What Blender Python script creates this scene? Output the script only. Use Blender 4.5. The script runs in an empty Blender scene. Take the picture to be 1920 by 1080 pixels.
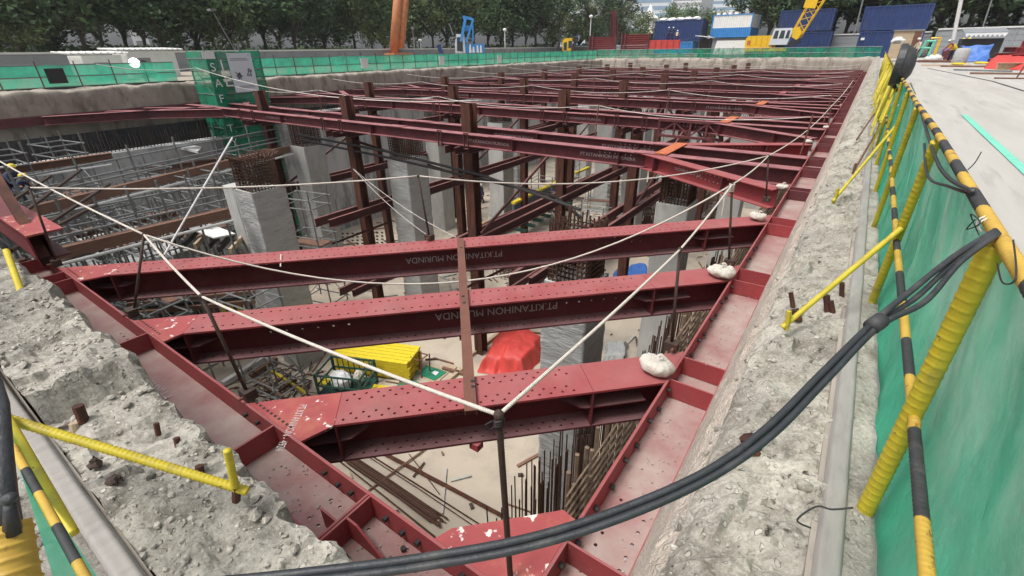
import bpy, bmesh, math, random
from math import sin, cos, pi, radians as RAD, sqrt, hypot, floor, ceil
from mathutils import Vector as V, Matrix, noise
random.seed(11)
SC = bpy.context.scene; COL = SC.collection; D = bpy.data
# ------------------------------------------------------------------ camera (solved from the walers, struts and columns)
F = 871.6; TH = RAD(27.17); YAW = RAD(35.44); RO = RAD(0.85); HC = 2.6
def _axes():
    s, c = sin, cos
    f0 = V((-s(YAW), c(YAW), 0)); r0 = V((c(YAW), s(YAW), 0)); u = V((0, 0, 1))
    f = f0 * c(TH) - u * s(TH); d = -u * c(TH) - f0 * s(TH)
    return r0 * c(RO) + d * s(RO), d * c(RO) - r0 * s(RO), f
CR, CD, CF = _axes()
CAM = V((0, 0, HC))
def ray(px, py): return CR * ((px - 960) / F) + CD * ((py - 540) / F) + CF
def wz(px, py, z):
    r = ray(px, py); return CAM + r * ((z - HC) / r.z)
def wx(px, py, x):
    r = ray(px, py); return CAM + r * (x / r.x)
def wy(px, py, y):
    r = ray(px, py); return CAM + r * (y / r.y)
def wd(px, py, d): return CAM + ray(px, py) * d
def wr(px, py, rr):
    r = ray(px, py); return CAM + r * (rr / hypot(r.x, r.y))
def wpl(px, py, p0, n):
    r = ray(px, py); return CAM + r * ((V(p0) - CAM).dot(n) / r.dot(n))
def rectY(x0, y0, x1, y1, Y):
    a = wy(x0, y1, Y); b = wy(x1, y1, Y); c = wy((x0 + x1) / 2, y0, Y); d = wy((x0 + x1) / 2, y1, Y)
    return a.x, b.x, d.z, c.z
cd = D.cameras.new('camera'); cam = D.objects.new('camera', cd); COL.objects.link(cam)
cam.matrix_world = Matrix(((CR.x, -CD.x, -CF.x, 0), (CR.y, -CD.y, -CF.y, 0), (CR.z, -CD.z, -CF.z, HC), (0, 0, 0, 1)))
cd.sensor_width = 36; cd.lens = F / 1920 * 36; cd.clip_start = .02; cd.clip_end = 4000
SC.camera = cam
# ------------------------------------------------------------------ materials
def mat(name, col, rough=.6, var=.25, scale=3, bump=0, bscale=60, metal=0, col2=None, s2=2, lo=.5, hi=.62, amt2=1.0,
        spec=.4, stretch=None, col3=None, s3=20, lo3=.62, hi3=.68, alpha=None, trans=0, wave=None, updust=None, bdist=.01, voro=None):
    m = D.materials.new(name); m.use_nodes = True; nt = m.node_tree; N = nt.nodes; L = nt.links
    b = N['Principled BSDF']; b.inputs['Roughness'].default_value = rough; b.inputs['Metallic'].default_value = metal
    b.inputs['Specular IOR Level'].default_value = spec
    tc = N.new('ShaderNodeTexCoord'); src = tc.outputs['Object']
    if stretch:
        mp = N.new('ShaderNodeMapping'); mp.inputs['Scale'].default_value = stretch; L.new(src, mp.inputs[0]); src = mp.outputs[0]
    def nz(sc, det=6, ro=.6):
        n = N.new('ShaderNodeTexNoise'); n.inputs['Scale'].default_value = sc; n.inputs['Detail'].default_value = det
        n.inputs['Roughness'].default_value = ro; L.new(src, n.inputs['Vector']); return n.outputs['Fac']
    def rng(s, a, c, d, e):
        r = N.new('ShaderNodeMapRange'); r.inputs[1].default_value = a; r.inputs[2].default_value = c
        r.inputs[3].default_value = d; r.inputs[4].default_value = e; L.new(s, r.inputs[0]); return r.outputs[0]
    def mix(f, a, c):
        x = N.new('ShaderNodeMix'); x.data_type = 'RGBA'
        if isinstance(f, float): x.inputs[0].default_value = f
        else: L.new(f, x.inputs[0])
        for i, q in ((6, a), (7, c)):
            if isinstance(q, tuple): x.inputs[i].default_value = (*q, 1)
            else: L.new(q, x.inputs[i])
        return x.outputs[2]
    f = rng(nz(scale), .25, .75, 0, 1)
    lo_c = tuple(c * (1 - var) for c in col); hi_c = tuple(min(1, c * (1 + var)) for c in col)
    c = mix(f, lo_c, hi_c)
    if col2: c = mix(rng(nz(s2, 8, .65), lo, hi, 0, amt2), c, col2)
    if col3: c = mix(rng(nz(s3, 4, .6), lo3, hi3, 0, 1), c, col3)
    vh = None
    if voro:
        vn = N.new('ShaderNodeTexVoronoi'); vn.inputs['Scale'].default_value = voro[0]; L.new(src, vn.inputs['Vector'])
        ad = N.new('ShaderNodeVectorMath'); ad.operation = 'MULTIPLY_ADD'; nn = N.new('ShaderNodeTexNoise'); nn.inputs['Scale'].default_value = voro[0] * .6; L.new(src, nn.inputs['Vector'])
        ad.inputs[1].default_value = (.02, .02, .02); L.new(nn.outputs['Color'], ad.inputs[0]); L.new(src, ad.inputs[2]); L.new(ad.outputs[0], vn.inputs['Vector'])
        sx0 = N.new('ShaderNodeSeparateColor'); L.new(vn.outputs['Color'], sx0.inputs[0])
        mk = rng(nz(voro[0] * .09, 5, .65), .46, .60, 0, voro[1])
        mm0 = N.new('ShaderNodeMath'); mm0.operation = 'MULTIPLY'; L.new(rng(sx0.outputs[0], .2, .9, 0, 1), mm0.inputs[0]); L.new(mk, mm0.inputs[1]); c = mix(mm0.outputs[0], c, voro[2])
        mm1 = N.new('ShaderNodeMath'); mm1.operation = 'MULTIPLY'; L.new(rng(vn.outputs['Distance'], .0, .55, 0, 1), mm1.inputs[0]); L.new(mk, mm1.inputs[1])
        c = mix(rng(mm1.outputs[0], .45, .9, 0, .75), c, voro[3]); vh = rng(vn.outputs['Distance'], 0, .7, 1, 0)
    if updust:
        g = N.new('ShaderNodeNewGeometry'); sx = N.new('ShaderNodeSeparateXYZ'); L.new(g.outputs['Normal'], sx.inputs[0])
        up = rng(sx.outputs[2], .8, .98, 0, updust[1]); k = rng(nz(2.2, 7, .65), .3, .7, .25, 1)
        mm = N.new('ShaderNodeMath'); mm.operation = 'MULTIPLY'; L.new(up, mm.inputs[0]); L.new(k, mm.inputs[1])
        c = mix(mm.outputs[0], c, updust[0])
    L.new(c, b.inputs['Base Color'])
    bs = None
    if wave:
        w = N.new('ShaderNodeTexWave'); w.wave_type = 'BANDS'; w.bands_direction = wave[0]; w.inputs['Scale'].default_value = wave[1]
        w.inputs['Distortion'].default_value = wave[2]; L.new(src, w.inputs['Vector']); bs = w.outputs['Fac']
    if bump and not wave: bs = nz(bscale, 8, .65)
    if vh is not None and bs is not None:
        av = N.new('ShaderNodeMath'); av.operation = 'ADD'; L.new(bs, av.inputs[0]); L.new(vh, av.inputs[1]); bs = av.outputs[0]
    if bs is not None:
        bp = N.new('ShaderNodeBump'); bp.inputs['Strength'].default_value = bump; bp.inputs['Distance'].default_value = bdist
        L.new(bs, bp.inputs['Height']); L.new(bp.outputs[0], b.inputs['Normal'])
    if alpha is not None or trans:
        out = N['Material Output']; sh = b.outputs[0]
        if trans:
            t = N.new('ShaderNodeBsdfTranslucent'); L.new(c, t.inputs[0]); ms = N.new('ShaderNodeMixShader'); ms.inputs[0].default_value = trans
            L.new(sh, ms.inputs[1]); L.new(t.outputs[0], ms.inputs[2]); sh = ms.outputs[0]
        if alpha is not None:
            tp = N.new('ShaderNodeBsdfTransparent'); ms = N.new('ShaderNodeMixShader')
            L.new(rng(nz(alpha[2], 5, .6), .35, .65, alpha[0], alpha[1]), ms.inputs[0])
            L.new(tp.outputs[0], ms.inputs[1]); L.new(sh, ms.inputs[2]); sh = ms.outputs[0]
        L.new(sh, out.inputs['Surface'])
    return m
RED = (.305, .049, .054)
M = {}
M['red'] = mat('red_paint', RED, .6, .14, 2.5, .12, 120, col2=(.15, .05, .045), s2=2.6, lo=.5, hi=.72, amt2=.65, col3=(.46, .34, .31), s3=48, lo3=.67, hi3=.74, updust=((.38, .20, .19), .45))
M['redweb'] = mat('red_paint_dusty', (.25, .055, .062), .6, .16, 2.5, .12, 120, col2=(.16, .07, .06), s2=6, lo=.58, hi=.74, amt2=.6, updust=((.42, .345, .31), 1.0))
M['redshade'] = mat('red_paint_shaded', (.135, .028, .032), .55, .18, 2.5, .12, 120, col2=(.15, .045, .045), s2=4, lo=.5, hi=.7)  # same red paint, darkened in colour to carry the shade on the webs
M['redlow'] = mat('red_paint_shaded_dusty', (.115, .032, .037), .7, .2, 2.5, .12, 120, updust=((.19, .115, .115), .8))  # bottom flange red darkened in colour for its shade, plus dust on upward faces
M['redfar'] = mat('red_paint_weathered_shaded', (.108, .029, .034), .6, .2, 1.2, .1, 60, col2=(.20, .05, .045), s2=3, lo=.5, hi=.7, amt2=.8, updust=((.46, .20, .21), .85))  # far beams: shade worked into a darker base colour, upward faces paler
M['plate'] = mat('red_paint_scuffed', (.34, .068, .07), .5, .14, 4, .15, 90, col2=(.50, .20, .12), s2=3, lo=.5, hi=.7, amt2=.55, col3=(.75, .66, .62), s3=11, lo3=.62, hi3=.66)
M['orange'] = mat('orange_primer', (.50, .14, .055), .6, .2, 8)
M['rust'] = mat('rusted_steel', (.062, .022, .016), .8, .35, 4, .25, 90, col2=(.125, .045, .022), s2=1.5, lo=.45, hi=.65, stretch=(3, 3, .5))
M['rustred'] = mat('rusty_maroon_steel', (.085, .026, .026), .75, .25, 3, .2, 80, updust=((.34, .17, .15), .6))
M['chan'] = mat('rusty_brown_channel', (.155, .066, .046), .7, .2, 4, .2, 80, col3=(.6, .5, .42), s3=30, lo3=.68, hi3=.74)
M['rebar'] = mat('rebar_rust', (.085, .042, .028), .85, .3, 10, .3, 200)
M['rebarlt'] = mat('rebar_tan', (.24, .17, .12), .85, .35, 10)
M['rod'] = mat('dark_rod', (.06, .038, .03), .7, .3, 12, .3, 200)
M['dark'] = mat('dark_steel', (.03, .027, .027), .6, .2, 5)
M['dust'] = mat('concrete_dust', (.55, .43, .38), .95, .2, 6, .3, 80)
def broken_concrete(name, light, grey, dirt, sc=1.0):
    m = D.materials.new(name); m.use_nodes = True; nt = m.node_tree; N = nt.nodes; L = nt.links; b = N['Principled BSDF']
    b.inputs['Roughness'].default_value = .95; b.inputs['Specular IOR Level'].default_value = .25
    tc = N.new('ShaderNodeTexCoord'); src = tc.outputs['Object']
    def nz(s_, det=6, ro=.6, off=0):
        mp = N.new('ShaderNodeMapping'); mp.inputs['Location'].default_value = (off, off * .7, off * 1.3); L.new(src, mp.inputs[0])
        n = N.new('ShaderNodeTexNoise'); n.inputs['Scale'].default_value = s_ * sc; n.inputs['Detail'].default_value = det; n.inputs['Roughness'].default_value = ro; L.new(mp.outputs[0], n.inputs['Vector']); return n.outputs['Fac']
    def rng(s_, a, c, d, e):
        r = N.new('ShaderNodeMapRange'); r.inputs[1].default_value = a; r.inputs[2].default_value = c; r.inputs[3].default_value = d; r.inputs[4].default_value = e; L.new(s_, r.inputs[0]); return r.outputs[0]
    def mix(f, a, c):
        x = N.new('ShaderNodeMix'); x.data_type = 'RGBA'; L.new(f, x.inputs[0])
        for k, q in ((6, a), (7, c)):
            if isinstance(q, tuple): x.inputs[k].default_value = (*q, 1)
            else: L.new(q, x.inputs[k])
        return x.outputs[2]
    def op(o, a, c):
        q = N.new('ShaderNodeMath'); q.operation = o
        for k, v in ((0, a), (1, c)):
            if isinstance(v, (int, float)): q.inputs[k].default_value = v
            else: L.new(v, q.inputs[k])
        return q.outputs[0]
    c = mix(rng(nz(1.9, 8, .7), .40, .62, 0, 1), light, grey)
    c = mix(rng(nz(5.5, 9, .74, 4), .47, .64, 0, .9), c, dirt)
    sp = nz(85, 6, .75, 2); c = mix(rng(sp, .5, .72, 0, .55), c, tuple(k * .45 for k in dirt)); c = mix(rng(sp, .46, .30, 0, .5), c, tuple(min(.8, k * 1.5) for k in light))
    vo = N.new('ShaderNodeTexVoronoi'); vo.inputs['Scale'].default_value = 46 * sc; vo.inputs['Randomness'].default_value = 1; ns = N.new('ShaderNodeTexNoise'); ns.inputs['Scale'].default_value = 30; L.new(src, ns.inputs['Vector'])
    ad = N.new('ShaderNodeVectorMath'); ad.operation = 'MULTIPLY_ADD'; ad.inputs[1].default_value = (.03, .03, .03); L.new(ns.outputs['Color'], ad.inputs[0]); L.new(src, ad.inputs[2]); L.new(ad.outputs[0], vo.inputs['Vector'])
    sx = N.new('ShaderNodeSeparateColor'); L.new(vo.outputs['Color'], sx.inputs[0])
    st = op('MULTIPLY', rng(sx.outputs[0], .66, .68, 0, 1), rng(nz(3.2, 4, .6, 9), .46, .56, 0, 1)); edge = rng(vo.outputs['Distance'], .42, .34, 0, 1); st = op('MULTIPLY', st, edge)
    c = mix(op('MULTIPLY', st, rng(sx.outputs[1], 0, 1, .2, .85)), c, tuple(min(.7, k * 1.35) for k in light)); c = mix(op('MULTIPLY', st, rng(sx.outputs[2], .55, 1, 0, .8)), c, (.21, .19, .17))
    pit = rng(nz(17, 5, .6, 6), .64, .70, 0, 1); c = mix(pit, c, tuple(k * .55 for k in dirt))
    L.new(c, b.inputs['Base Color'])
    rough_mask = rng(nz(2.4, 5, .6, 13), .38, .62, .15, 1)
    h = op('ADD', op('MULTIPLY', nz(60, 9, .72, 3), rough_mask), op('MULTIPLY', st, .55)); h = op('ADD', h, op('MULTIPLY', nz(13, 6, .6, 5), .7)); h = op('SUBTRACT', h, op('MULTIPLY', pit, .5))
    bp = N.new('ShaderNodeBump'); bp.inputs['Strength'].default_value = 1.0; bp.inputs['Distance'].default_value = .018; L.new(h, bp.inputs['Height']); L.new(bp.outputs[0], b.inputs['Normal']); return m
M['rough'] = broken_concrete('broken_concrete', (.49, .455, .395), (.35, .325, .285), (.20, .175, .14))
M['roughl'] = broken_concrete('broken_concrete_grey', (.45, .425, .37), (.30, .28, .25), (.16, .145, .12), .9)
M['tanconc'] = mat('dusty_concrete', (.49, .42, .355), .95, .22, 8, .8, 60, col2=(.33, .28, .23), s2=11, lo=.55, hi=.68, amt2=.6, voro=(80, .5, (.62, .56, .5), (.25, .21, .17)))
M['curb'] = mat('smooth_curb_concrete', (.30, .28, .26), .85, .18, 6, .25, 50, col2=(.30, .29, .27), s2=3, lo=.52, hi=.7, stretch=(6, 1.2, 6))
M['wallc'] = mat('stained_wall_concrete', (.34, .30, .255), .9, .3, 1.1, .4, 8, col2=(.15, .12, .095), s2=1.5, lo=.5, hi=.68, stretch=(1, 1, .45))
M['liner'] = mat('grey_liner_concrete', (.50, .505, .50), .85, .16, .8, .15, 10, col2=(.25, .26, .265), s2=.9, lo=.5, hi=.6, stretch=(1, 1, .3))
M['darkw'] = mat('dark_waterproof_wall', (.05, .055, .06), .7, .3, 1, col2=(.1, .09, .085), s2=2)
M['wrap'] = mat('grey_plastic_wrap', (.42, .425, .42), .65, .14, 2, .5, 2.6, spec=.25, stretch=(1, 1, 3.5), bdist=.14, col2=(.33, .335, .33), s2=1.5, lo=.5, hi=.68)
M['colc'] = mat('column_concrete', (.42, .42, .40), .85, .2, 2, .2, 12, col2=(.20, .19, .175), s2=1.2, lo=.52, hi=.7, amt2=.7, stretch=(1, 1, .35))
M['floor'] = mat('beige_pit_floor', (.47, .405, .325), .85, .16, .35, .15, 10, col2=(.27, .235, .195), s2=.45, lo=.48, hi=.68, amt2=.7, col3=(.56, .40, .22), s3=.8, lo3=.64, hi3=.78)
M['deck'] = mat('pale_deck_concrete', (.43, .41, .38), .85, .1, 1.5, .12, 15, col2=(.33, .30, .27), s2=.9, lo=.5, hi=.72, amt2=.65, col3=(.36, .34, .315), s3=2.2, lo3=.6, hi3=.68, stretch=(1.6, .16, 1))
M['ground'] = mat('bare_ground', (.34, .30, .25), .95, .2, .2, col2=(.22, .2, .16), s2=.08)
M['gline'] = mat('green_line_paint', (.18, .55, .42), .8, .15, 8)
M['net'] = mat('green_debris_net', (.04, .54, .32), .65, .3, 4, .9, 10, col2=(.22, .43, .33), s2=5, lo=.52, hi=.72, amt2=.35, alpha=(.74, .97, 5), trans=.35, stretch=(1, 1, .45), bdist=.05)
M['netf'] = mat('bright_green_net', (.10, .72, .47), .7, .25, .6, alpha=(.72, .96, 1.2), trans=.3)
M['nett'] = mat('tower_green_net', (.012, .27, .145), .7, .3, .8, alpha=(.42, .88, 1.5), trans=.15)
M['yel'] = mat('yellow_paint', (.53, .42, .03), .5, .18, 12, .1, 60, col2=(.30, .23, .06), s2=11, lo=.53, hi=.68, amt2=.7, col3=(.16, .11, .05), s3=50, lo3=.66, hi3=.72)
M['yel2'] = mat('yellow_orange_paint', (.55, .35, .06), .5, .2, 12, col3=(.25, .12, .04), s3=40, lo3=.62, hi3=.68)
M['blk'] = mat('black_paint', (.045, .045, .047), .6, .3, 20, col2=(.12, .115, .10), s2=12, lo=.58, hi=.72, amt2=.7)
M['cable'] = mat('black_rubber', (.03, .034, .038), .45, .25, 30, .25, 60, spec=.5, col2=(.11, .108, .10), s2=9, lo=.55, hi=.72, amt2=.6)
M['tape'] = mat('black_tape', (.04, .043, .047), .35, .3, 20, .6, 40, bdist=.01)
M['rope'] = mat('white_rope', (.66, .60, .53), .9, .16, 40, .7, 1, wave=('DIAGONAL', 55, 0), bdist=.004)
M['ropef'] = mat('pale_rope', (.60, .56, .52), .9, .1, 5)
M['bag'] = mat('white_burlap', (.56, .525, .465), .95, .14, 14, .9, 45, col2=(.36, .31, .26), s2=7, lo=.52, hi=.68, amt2=.7)
M['ply'] = mat('yellow_timber', (.70, .55, .03), .5, .1, 6)
M['redtarp'] = mat('red_tarpaulin', (.56, .06, .05), .55, .2, 2, .7, 5, col2=(.40, .06, .05), s2=3, lo=.52, hi=.7, amt2=.6)
M['bluetarp'] = mat('blue_tarpaulin', (.055, .16, .48), .5, .15, 3, .3, 6)
M['gsheet'] = mat('green_sheet', (.02, .20, .11), .6, .15, 4)
M['white'] = mat('white_paint', (.72, .72, .71), .5, .08, 3)
M['poster'] = mat('poster_white', (.62, .66, .70), .6, .06, 2)
M['ink'] = mat('grey_ink', (.14, .15, .17), .7, .2, 5)
M['chalk'] = mat('white_marking', (.52, .46, .45), .9, .25, 30)
M['chalkd'] = mat('dull_marking', (.24, .12, .12), .9, .2, 30)
M['tube'] = mat('galvanised_tube', (.20, .21, .21), .5, .2, 6, metal=.2)
M['whitetube'] = mat('white_tube', (.60, .60, .59), .5, .1, 6)
M['brown'] = mat('brown_timber', (.20, .11, .075), .75, .25, 4, stretch=(1, 1, 6))
M['timber'] = mat('pale_timber', (.44, .34, .23), .8, .2, 5)
M['gcage'] = mat('dark_green_paint', (.02, .07, .055), .5, .2, 5)
M['blue'] = mat('blue_container', (.026, .05, .155), .55, .2, 1.5, col2=(.06, .07, .13), s2=1, lo=.55, hi=.7)
M['bluel'] = mat('light_blue', (.045, .22, .52), .5, .15, 2)
M['cyan'] = mat('crane_blue', (.05, .28, .66), .5, .12, 2)
M['cyel'] = mat('crane_yellow', (.78, .48, .02), .45, .1, 2)
M['coran'] = mat('rig_orange', (.50, .20, .09), .55, .15, 1.2, col2=(.42, .15, .06), s2=2)
M['cabw'] = mat('cab_white', (.62, .65, .68), .4, .08, 2)
M['glass'] = mat('dark_glass', (.05, .06, .07), .1, .2, 2, spec=.6)
M['bglass'] = mat('blue_glass_facade', (.26, .36, .48), .25, .1, .2, spec=.5)
M['bldg'] = mat('pale_facade', (.66, .69, .73), .7, .06, .3)
M['hoard'] = mat('grey_hoarding', (.24, .255, .27), .7, .14, .5)
M['hcap'] = mat('hoarding_cap', (.60, .60, .58), .7, .08, 2)
M['trunk'] = mat('bark', (.075, .065, .052), .9, .3, 4, .3, 10)
M['leaf'] = mat('leaf_green', (.085, .14, .055), .75, .55, .5, trans=.2)
M['leafy'] = mat('leaf_yellowgreen', (.15, .19, .08), .75, .5, .5, trans=.2)
M['leafd'] = mat('leaf_dark', (.055, .098, .045), .75, .5, .5, trans=.12)
for k_ in ('leaf', 'leafy', 'leafd'):
    nt_ = M[k_].node_tree; lk_ = [l for l in nt_.links if l.to_socket.name in ('Base Color', 'Color') and l.from_node.type == 'MIX' and l.to_node.type.startswith('BSDF')]
    oi_ = nt_.nodes.new('ShaderNodeObjectInfo'); hv_ = nt_.nodes.new('ShaderNodeHueSaturation'); mr_ = nt_.nodes.new('ShaderNodeMapRange'); mr_.inputs[3].default_value = .6; mr_.inputs[4].default_value = 1.75
    mh_ = nt_.nodes.new('ShaderNodeMapRange'); mh_.inputs[3].default_value = .515; mh_.inputs[4].default_value = .462; nt_.links.new(oi_.outputs['Random'], mh_.inputs[0]); nt_.links.new(mh_.outputs[0], hv_.inputs['Hue'])
    nt_.links.new(oi_.outputs['Random'], mr_.inputs[0]); nt_.links.new(mr_.outputs[0], hv_.inputs['Value']); nt_.links.new(lk_[0].from_socket, hv_.inputs['Color'])
    for l_ in lk_: nt_.links.new(hv_.outputs[0], l_.to_socket)
M['skin'] = mat('skin', (.32, .18, .12), .6, .08, 6)
M['hiviz'] = mat('orange_vest', (.72, .16, .03), .7, .1, 6)
M['navy'] = mat('navy_cloth', (.03, .04, .08), .9, .2, 6)
M['redcl'] = mat('red_cloth', (.40, .04, .04), .9, .2, 6)
M['cream'] = mat('cream_cloth', (.52, .46, .34), .9, .15, 6)
M['helw'] = mat('white_helmet', (.75, .75, .72), .35, .05, 6)
M['hely'] = mat('yellow_helmet', (.72, .55, .05), .35, .05, 6)
M['gravel'] = mat('loose_gravel', (.42, .39, .345), .95, .4, 25, .5, 90)
# ------------------------------------------------------------------ mesh builder
class MB:
    def __init__(s): s.v = []; s.f = []; s.mi = []; s.cur = 0
    def add(s, vs, fs):
        n = len(s.v); s.v += [V(p) for p in vs]; s.f += [tuple(i + n for i in f) for f in fs]; s.mi += [s.cur] * len(fs); return s
    def prism(s, poly, ext):          # poly: 3d points, ext: vector
        n = len(poly); e = V(ext); a = [V(p) for p in poly]; b = [p + e for p in a]
        return s.add(a + b, [tuple(range(n - 1, -1, -1)), tuple(range(n, 2 * n))] + [(i, (i + 1) % n, n + (i + 1) % n, n + i) for i in range(n)])
    def box(s, x0, x1, y0, y1, z0, z1):
        return s.prism([(x0, y0, z0), (x1, y0, z0), (x1, y1, z0), (x0, y1, z0)], (0, 0, z1 - z0))
    def bar(s, p, q, w, h, up=(0, 0, 1)):
        p = V(p); q = V(q); d = (q - p).normalized(); u = V(up); sd = d.cross(u)
        if sd.length < 1e-4: sd = d.cross(V((1, 0, 0)))
        sd.normalize(); u = sd.cross(d)
        a = sd * (w / 2); b = u * (h / 2)
        return s.prism([p - a - b, p + a - b, p + a + b, p - a + b], q - p)
    def hbeam(s, p, q, H=.4, B=.4, tf=.021, tw=.014, up=(0, 0, 1)):
        p = V(p); q = V(q); d = (q - p).normalized(); u = V(up); sd = d.cross(u)
        if sd.length < 1e-4: sd = d.cross(V((1, 0, 0)))
        sd.normalize(); u = sd.cross(d)
        h, b, t = H / 2, B / 2, tw / 2; hf = h - tf
        pr = [(-b, -h), (b, -h), (b, -hf), (t, -hf), (t, hf), (b, hf), (b, h), (-b, h), (-b, hf), (-t, hf), (-t, -hf), (-b, -hf)]
        n = len(pr); A = [p + sd * x + u * y for x, y in pr]; Bq = [v + (q - p) for v in A]
        return s.add(A + Bq, [(i, (i + 1) % n, n + (i + 1) % n, n + i) for i in range(n)] + [(11, 2, 1, 0), (8, 7, 6, 5), (10, 9, 4, 3), (12 + 0, 13, 14, 23), (12 + 5, 18, 19, 20), (15, 16, 21, 22)])
    def chan(s, p, q, H=.2, B=.09, t=.012, up=(0, 0, 1), flip=1):
        p = V(p); q = V(q); d = (q - p).normalized(); u = V(up); sd = d.cross(u).normalized() * flip; u = (sd.cross(d) * flip).normalized()
        pr = [(0, -H / 2), (B, -H / 2), (B, -H / 2 + t), (t, -H / 2 + t), (t, H / 2 - t), (B, H / 2 - t), (B, H / 2), (0, H / 2)]
        A = [p + sd * x + u * y for x, y in pr]; Bq = [v + (q - p) for v in A]; n = 8
        return s.add(A + Bq, [(i, (i + 1) % n, n + (i + 1) % n, n + i) for i in range(n)] + [(3, 2, 1, 0), (0, 7, 4, 3), (7, 6, 5, 4), (8, 9, 10, 11), (11, 12, 15, 8), (12, 13, 14, 15)])
    def tube(s, pts, r, n=8, cap=True):
        pts = [V(p) for p in pts]; k = len(pts); rs = r if isinstance(r, (list, tuple)) else [r] * k
        t0 = (pts[1] - pts[0]).normalized(); a = t0.orthogonal().normalized(); vs = []; pt = t0
        for i, p in enumerate(pts):
            t = ((pts[min(i + 1, k - 1)] - pts[max(i - 1, 0)]).normalized()) or pt
            q = pt.rotation_difference(t); a = q @ a; a = (a - t * a.dot(t)).normalized(); b = t.cross(a); pt = t
            vs += [p + (a * cos(2 * pi * j / n) + b * sin(2 * pi * j / n)) * rs[i] for j in range(n)]
        fs = [(i * n + j, i * n + (j + 1) % n, (i + 1) * n + (j + 1) % n, (i + 1) * n + j) for i in range(k - 1) for j in range(n)]
        if cap: fs += [tuple(range(n - 1, -1, -1)), tuple((k - 1) * n + j for j in range(n))]
        return s.add(vs, fs)
    def rebar(s, p, q, r, pitch, n=14, rib=.12, skew=.45):     # ribbed bar with real ribs
        p = V(p); q = V(q); d = q - p; Ln = d.length; d.normalize(); a = d.orthogonal().normalized(); b = d.cross(a)
        sub = 8; k = max(2, int(Ln / pitch * sub)); vs = []
        for i in range(k + 1):
            u = Ln * i / k
            for j in range(n):
                th = 2 * pi * j / n; ph = (u / pitch + skew * (cos(th) * .5)) % 1
                h = max(0, 1 - abs(ph - .5) / .16) ** .8
                rr = r * (1 + rib * h) if abs(sin(th)) < .97 else r * (1 + rib)
                vs.append(p + d * u + (a * cos(th) + b * sin(th)) * rr)
        fs = [(i * n + j, i * n + (j + 1) % n, (i + 1) * n + (j + 1) % n, (i + 1) * n + j) for i in range(k) for j in range(n)]
        fs += [tuple(range(n - 1, -1, -1)), tuple(k * n + j for j in range(n))]
        return s.add(vs, fs)
    def ball(s, c, rx, ry, rz, nu=10, nv=7, jit=0):
        c = V(c); vs = [c + V((0, 0, -rz))]
        for i in range(1, nv):
            t = -pi / 2 + pi * i / nv
            for j in range(nu):
                k = 1 + random.uniform(-jit, jit)
                vs.append(c + V((rx * cos(t) * cos(2 * pi * j / nu) * k, ry * cos(t) * sin(2 * pi * j / nu) * k, rz * sin(t) * k)))
        vs.append(c + V((0, 0, rz))); e = len(vs) - 1; fs = [(0, 1 + (j + 1) % nu, 1 + j) for j in range(nu)]
        for i in range(nv - 2):
            for j in range(nu):
                a = 1 + i * nu; fs.append((a + j, a + (j + 1) % nu, a + nu + (j + 1) % nu, a + nu + j))
        a = 1 + (nv - 2) * nu; fs += [(a + j, a + (j + 1) % nu, e) for j in range(nu)]
        return s.add(vs, fs)
    def holes(s, o, u, v, n, L0, L1, W, t, rows, seg=8):
        """plate from o + u*[L0,L1] + v*[-W/2,W/2], thickness t along -n, pierced by real holes; rows = [(v, [u...], r)]"""
        o = V(o); u = V(u).normalized(); v = V(v).normalized(); n = V(n).normalized(); dn = -n * t
        P = lambda a, b, k=0: o + u * a + v * b + dn * k
        rows = sorted(rows, key=lambda r: r[0]); cuts = [-W / 2]
        for a, b in zip(rows, rows[1:]): cuts.append((a[0] + b[0]) / 2)
        cuts.append(W / 2)
        if not rows: rows = [(0, [], .01)]
        def quad(a0, a1, b0, b1):
            s.add([P(a0, b0), P(a1, b0), P(a1, b1), P(a0, b1), P(a0, b0, 1), P(a1, b0, 1), P(a1, b1, 1), P(a0, b1, 1)], [(0, 1, 2, 3), (7, 6, 5, 4)])
        for k, (vc, us, r) in enumerate(rows):
            b0, b1 = cuts[k], cuts[k + 1]; us = sorted(x for x in us if L0 + r * 2 < x < L1 - r * 2); last = L0
            for i, x in enumerate(us):
                g0 = (x - us[i - 1]) / 2 if i else 9; g1 = (us[i + 1] - x) / 2 if i + 1 < len(us) else 9
                a0 = x - min(g0, .05, x - L0); a1 = x + min(g1, .05, L1 - x)
                if a0 - last > 1e-4: quad(last, a0, b0, b1)
                last = a1; cor = [(a0, b0), (a1, b0), (a1, b1), (a0, b1)]
                ring = [(x + r * cos(2 * pi * j / seg - pi * .75), vc + r * sin(2 * pi * j / seg - pi * .75)) for j in range(seg)]
                q = seg // 4; idx = len(s.v); s.v += [P(*c) for c in cor] + [P(*c) for c in ring] + [P(*c, 1) for c in cor] + [P(*c, 1) for c in ring]; o2 = 4 + seg
                fs = []
                for e in range(4):
                    # side e: corner e -> e+1, ring from e*q-? .. built so that ring index e*q is nearest corner e
                    c0, c1 = e, (e + 1) % 4
                    arc = [(e * q + w) % seg for w in range(q + 1)]
                    f = [c0, c1] + [4 + w for w in reversed(arc)]
                    fs.append(tuple(f)); fs.append(tuple(w + o2 for w in reversed(f)))
                for j in range(seg): fs.append((4 + (j + 1) % seg, 4 + j, o2 + 4 + j, o2 + 4 + (j + 1) % seg))
                s.f += [tuple(w + idx for w in f) for f in fs]; s.mi += [s.cur] * len(fs)
            if L1 - last > 1e-4: quad(last, L1, b0, b1)
        W2 = W / 2
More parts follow.
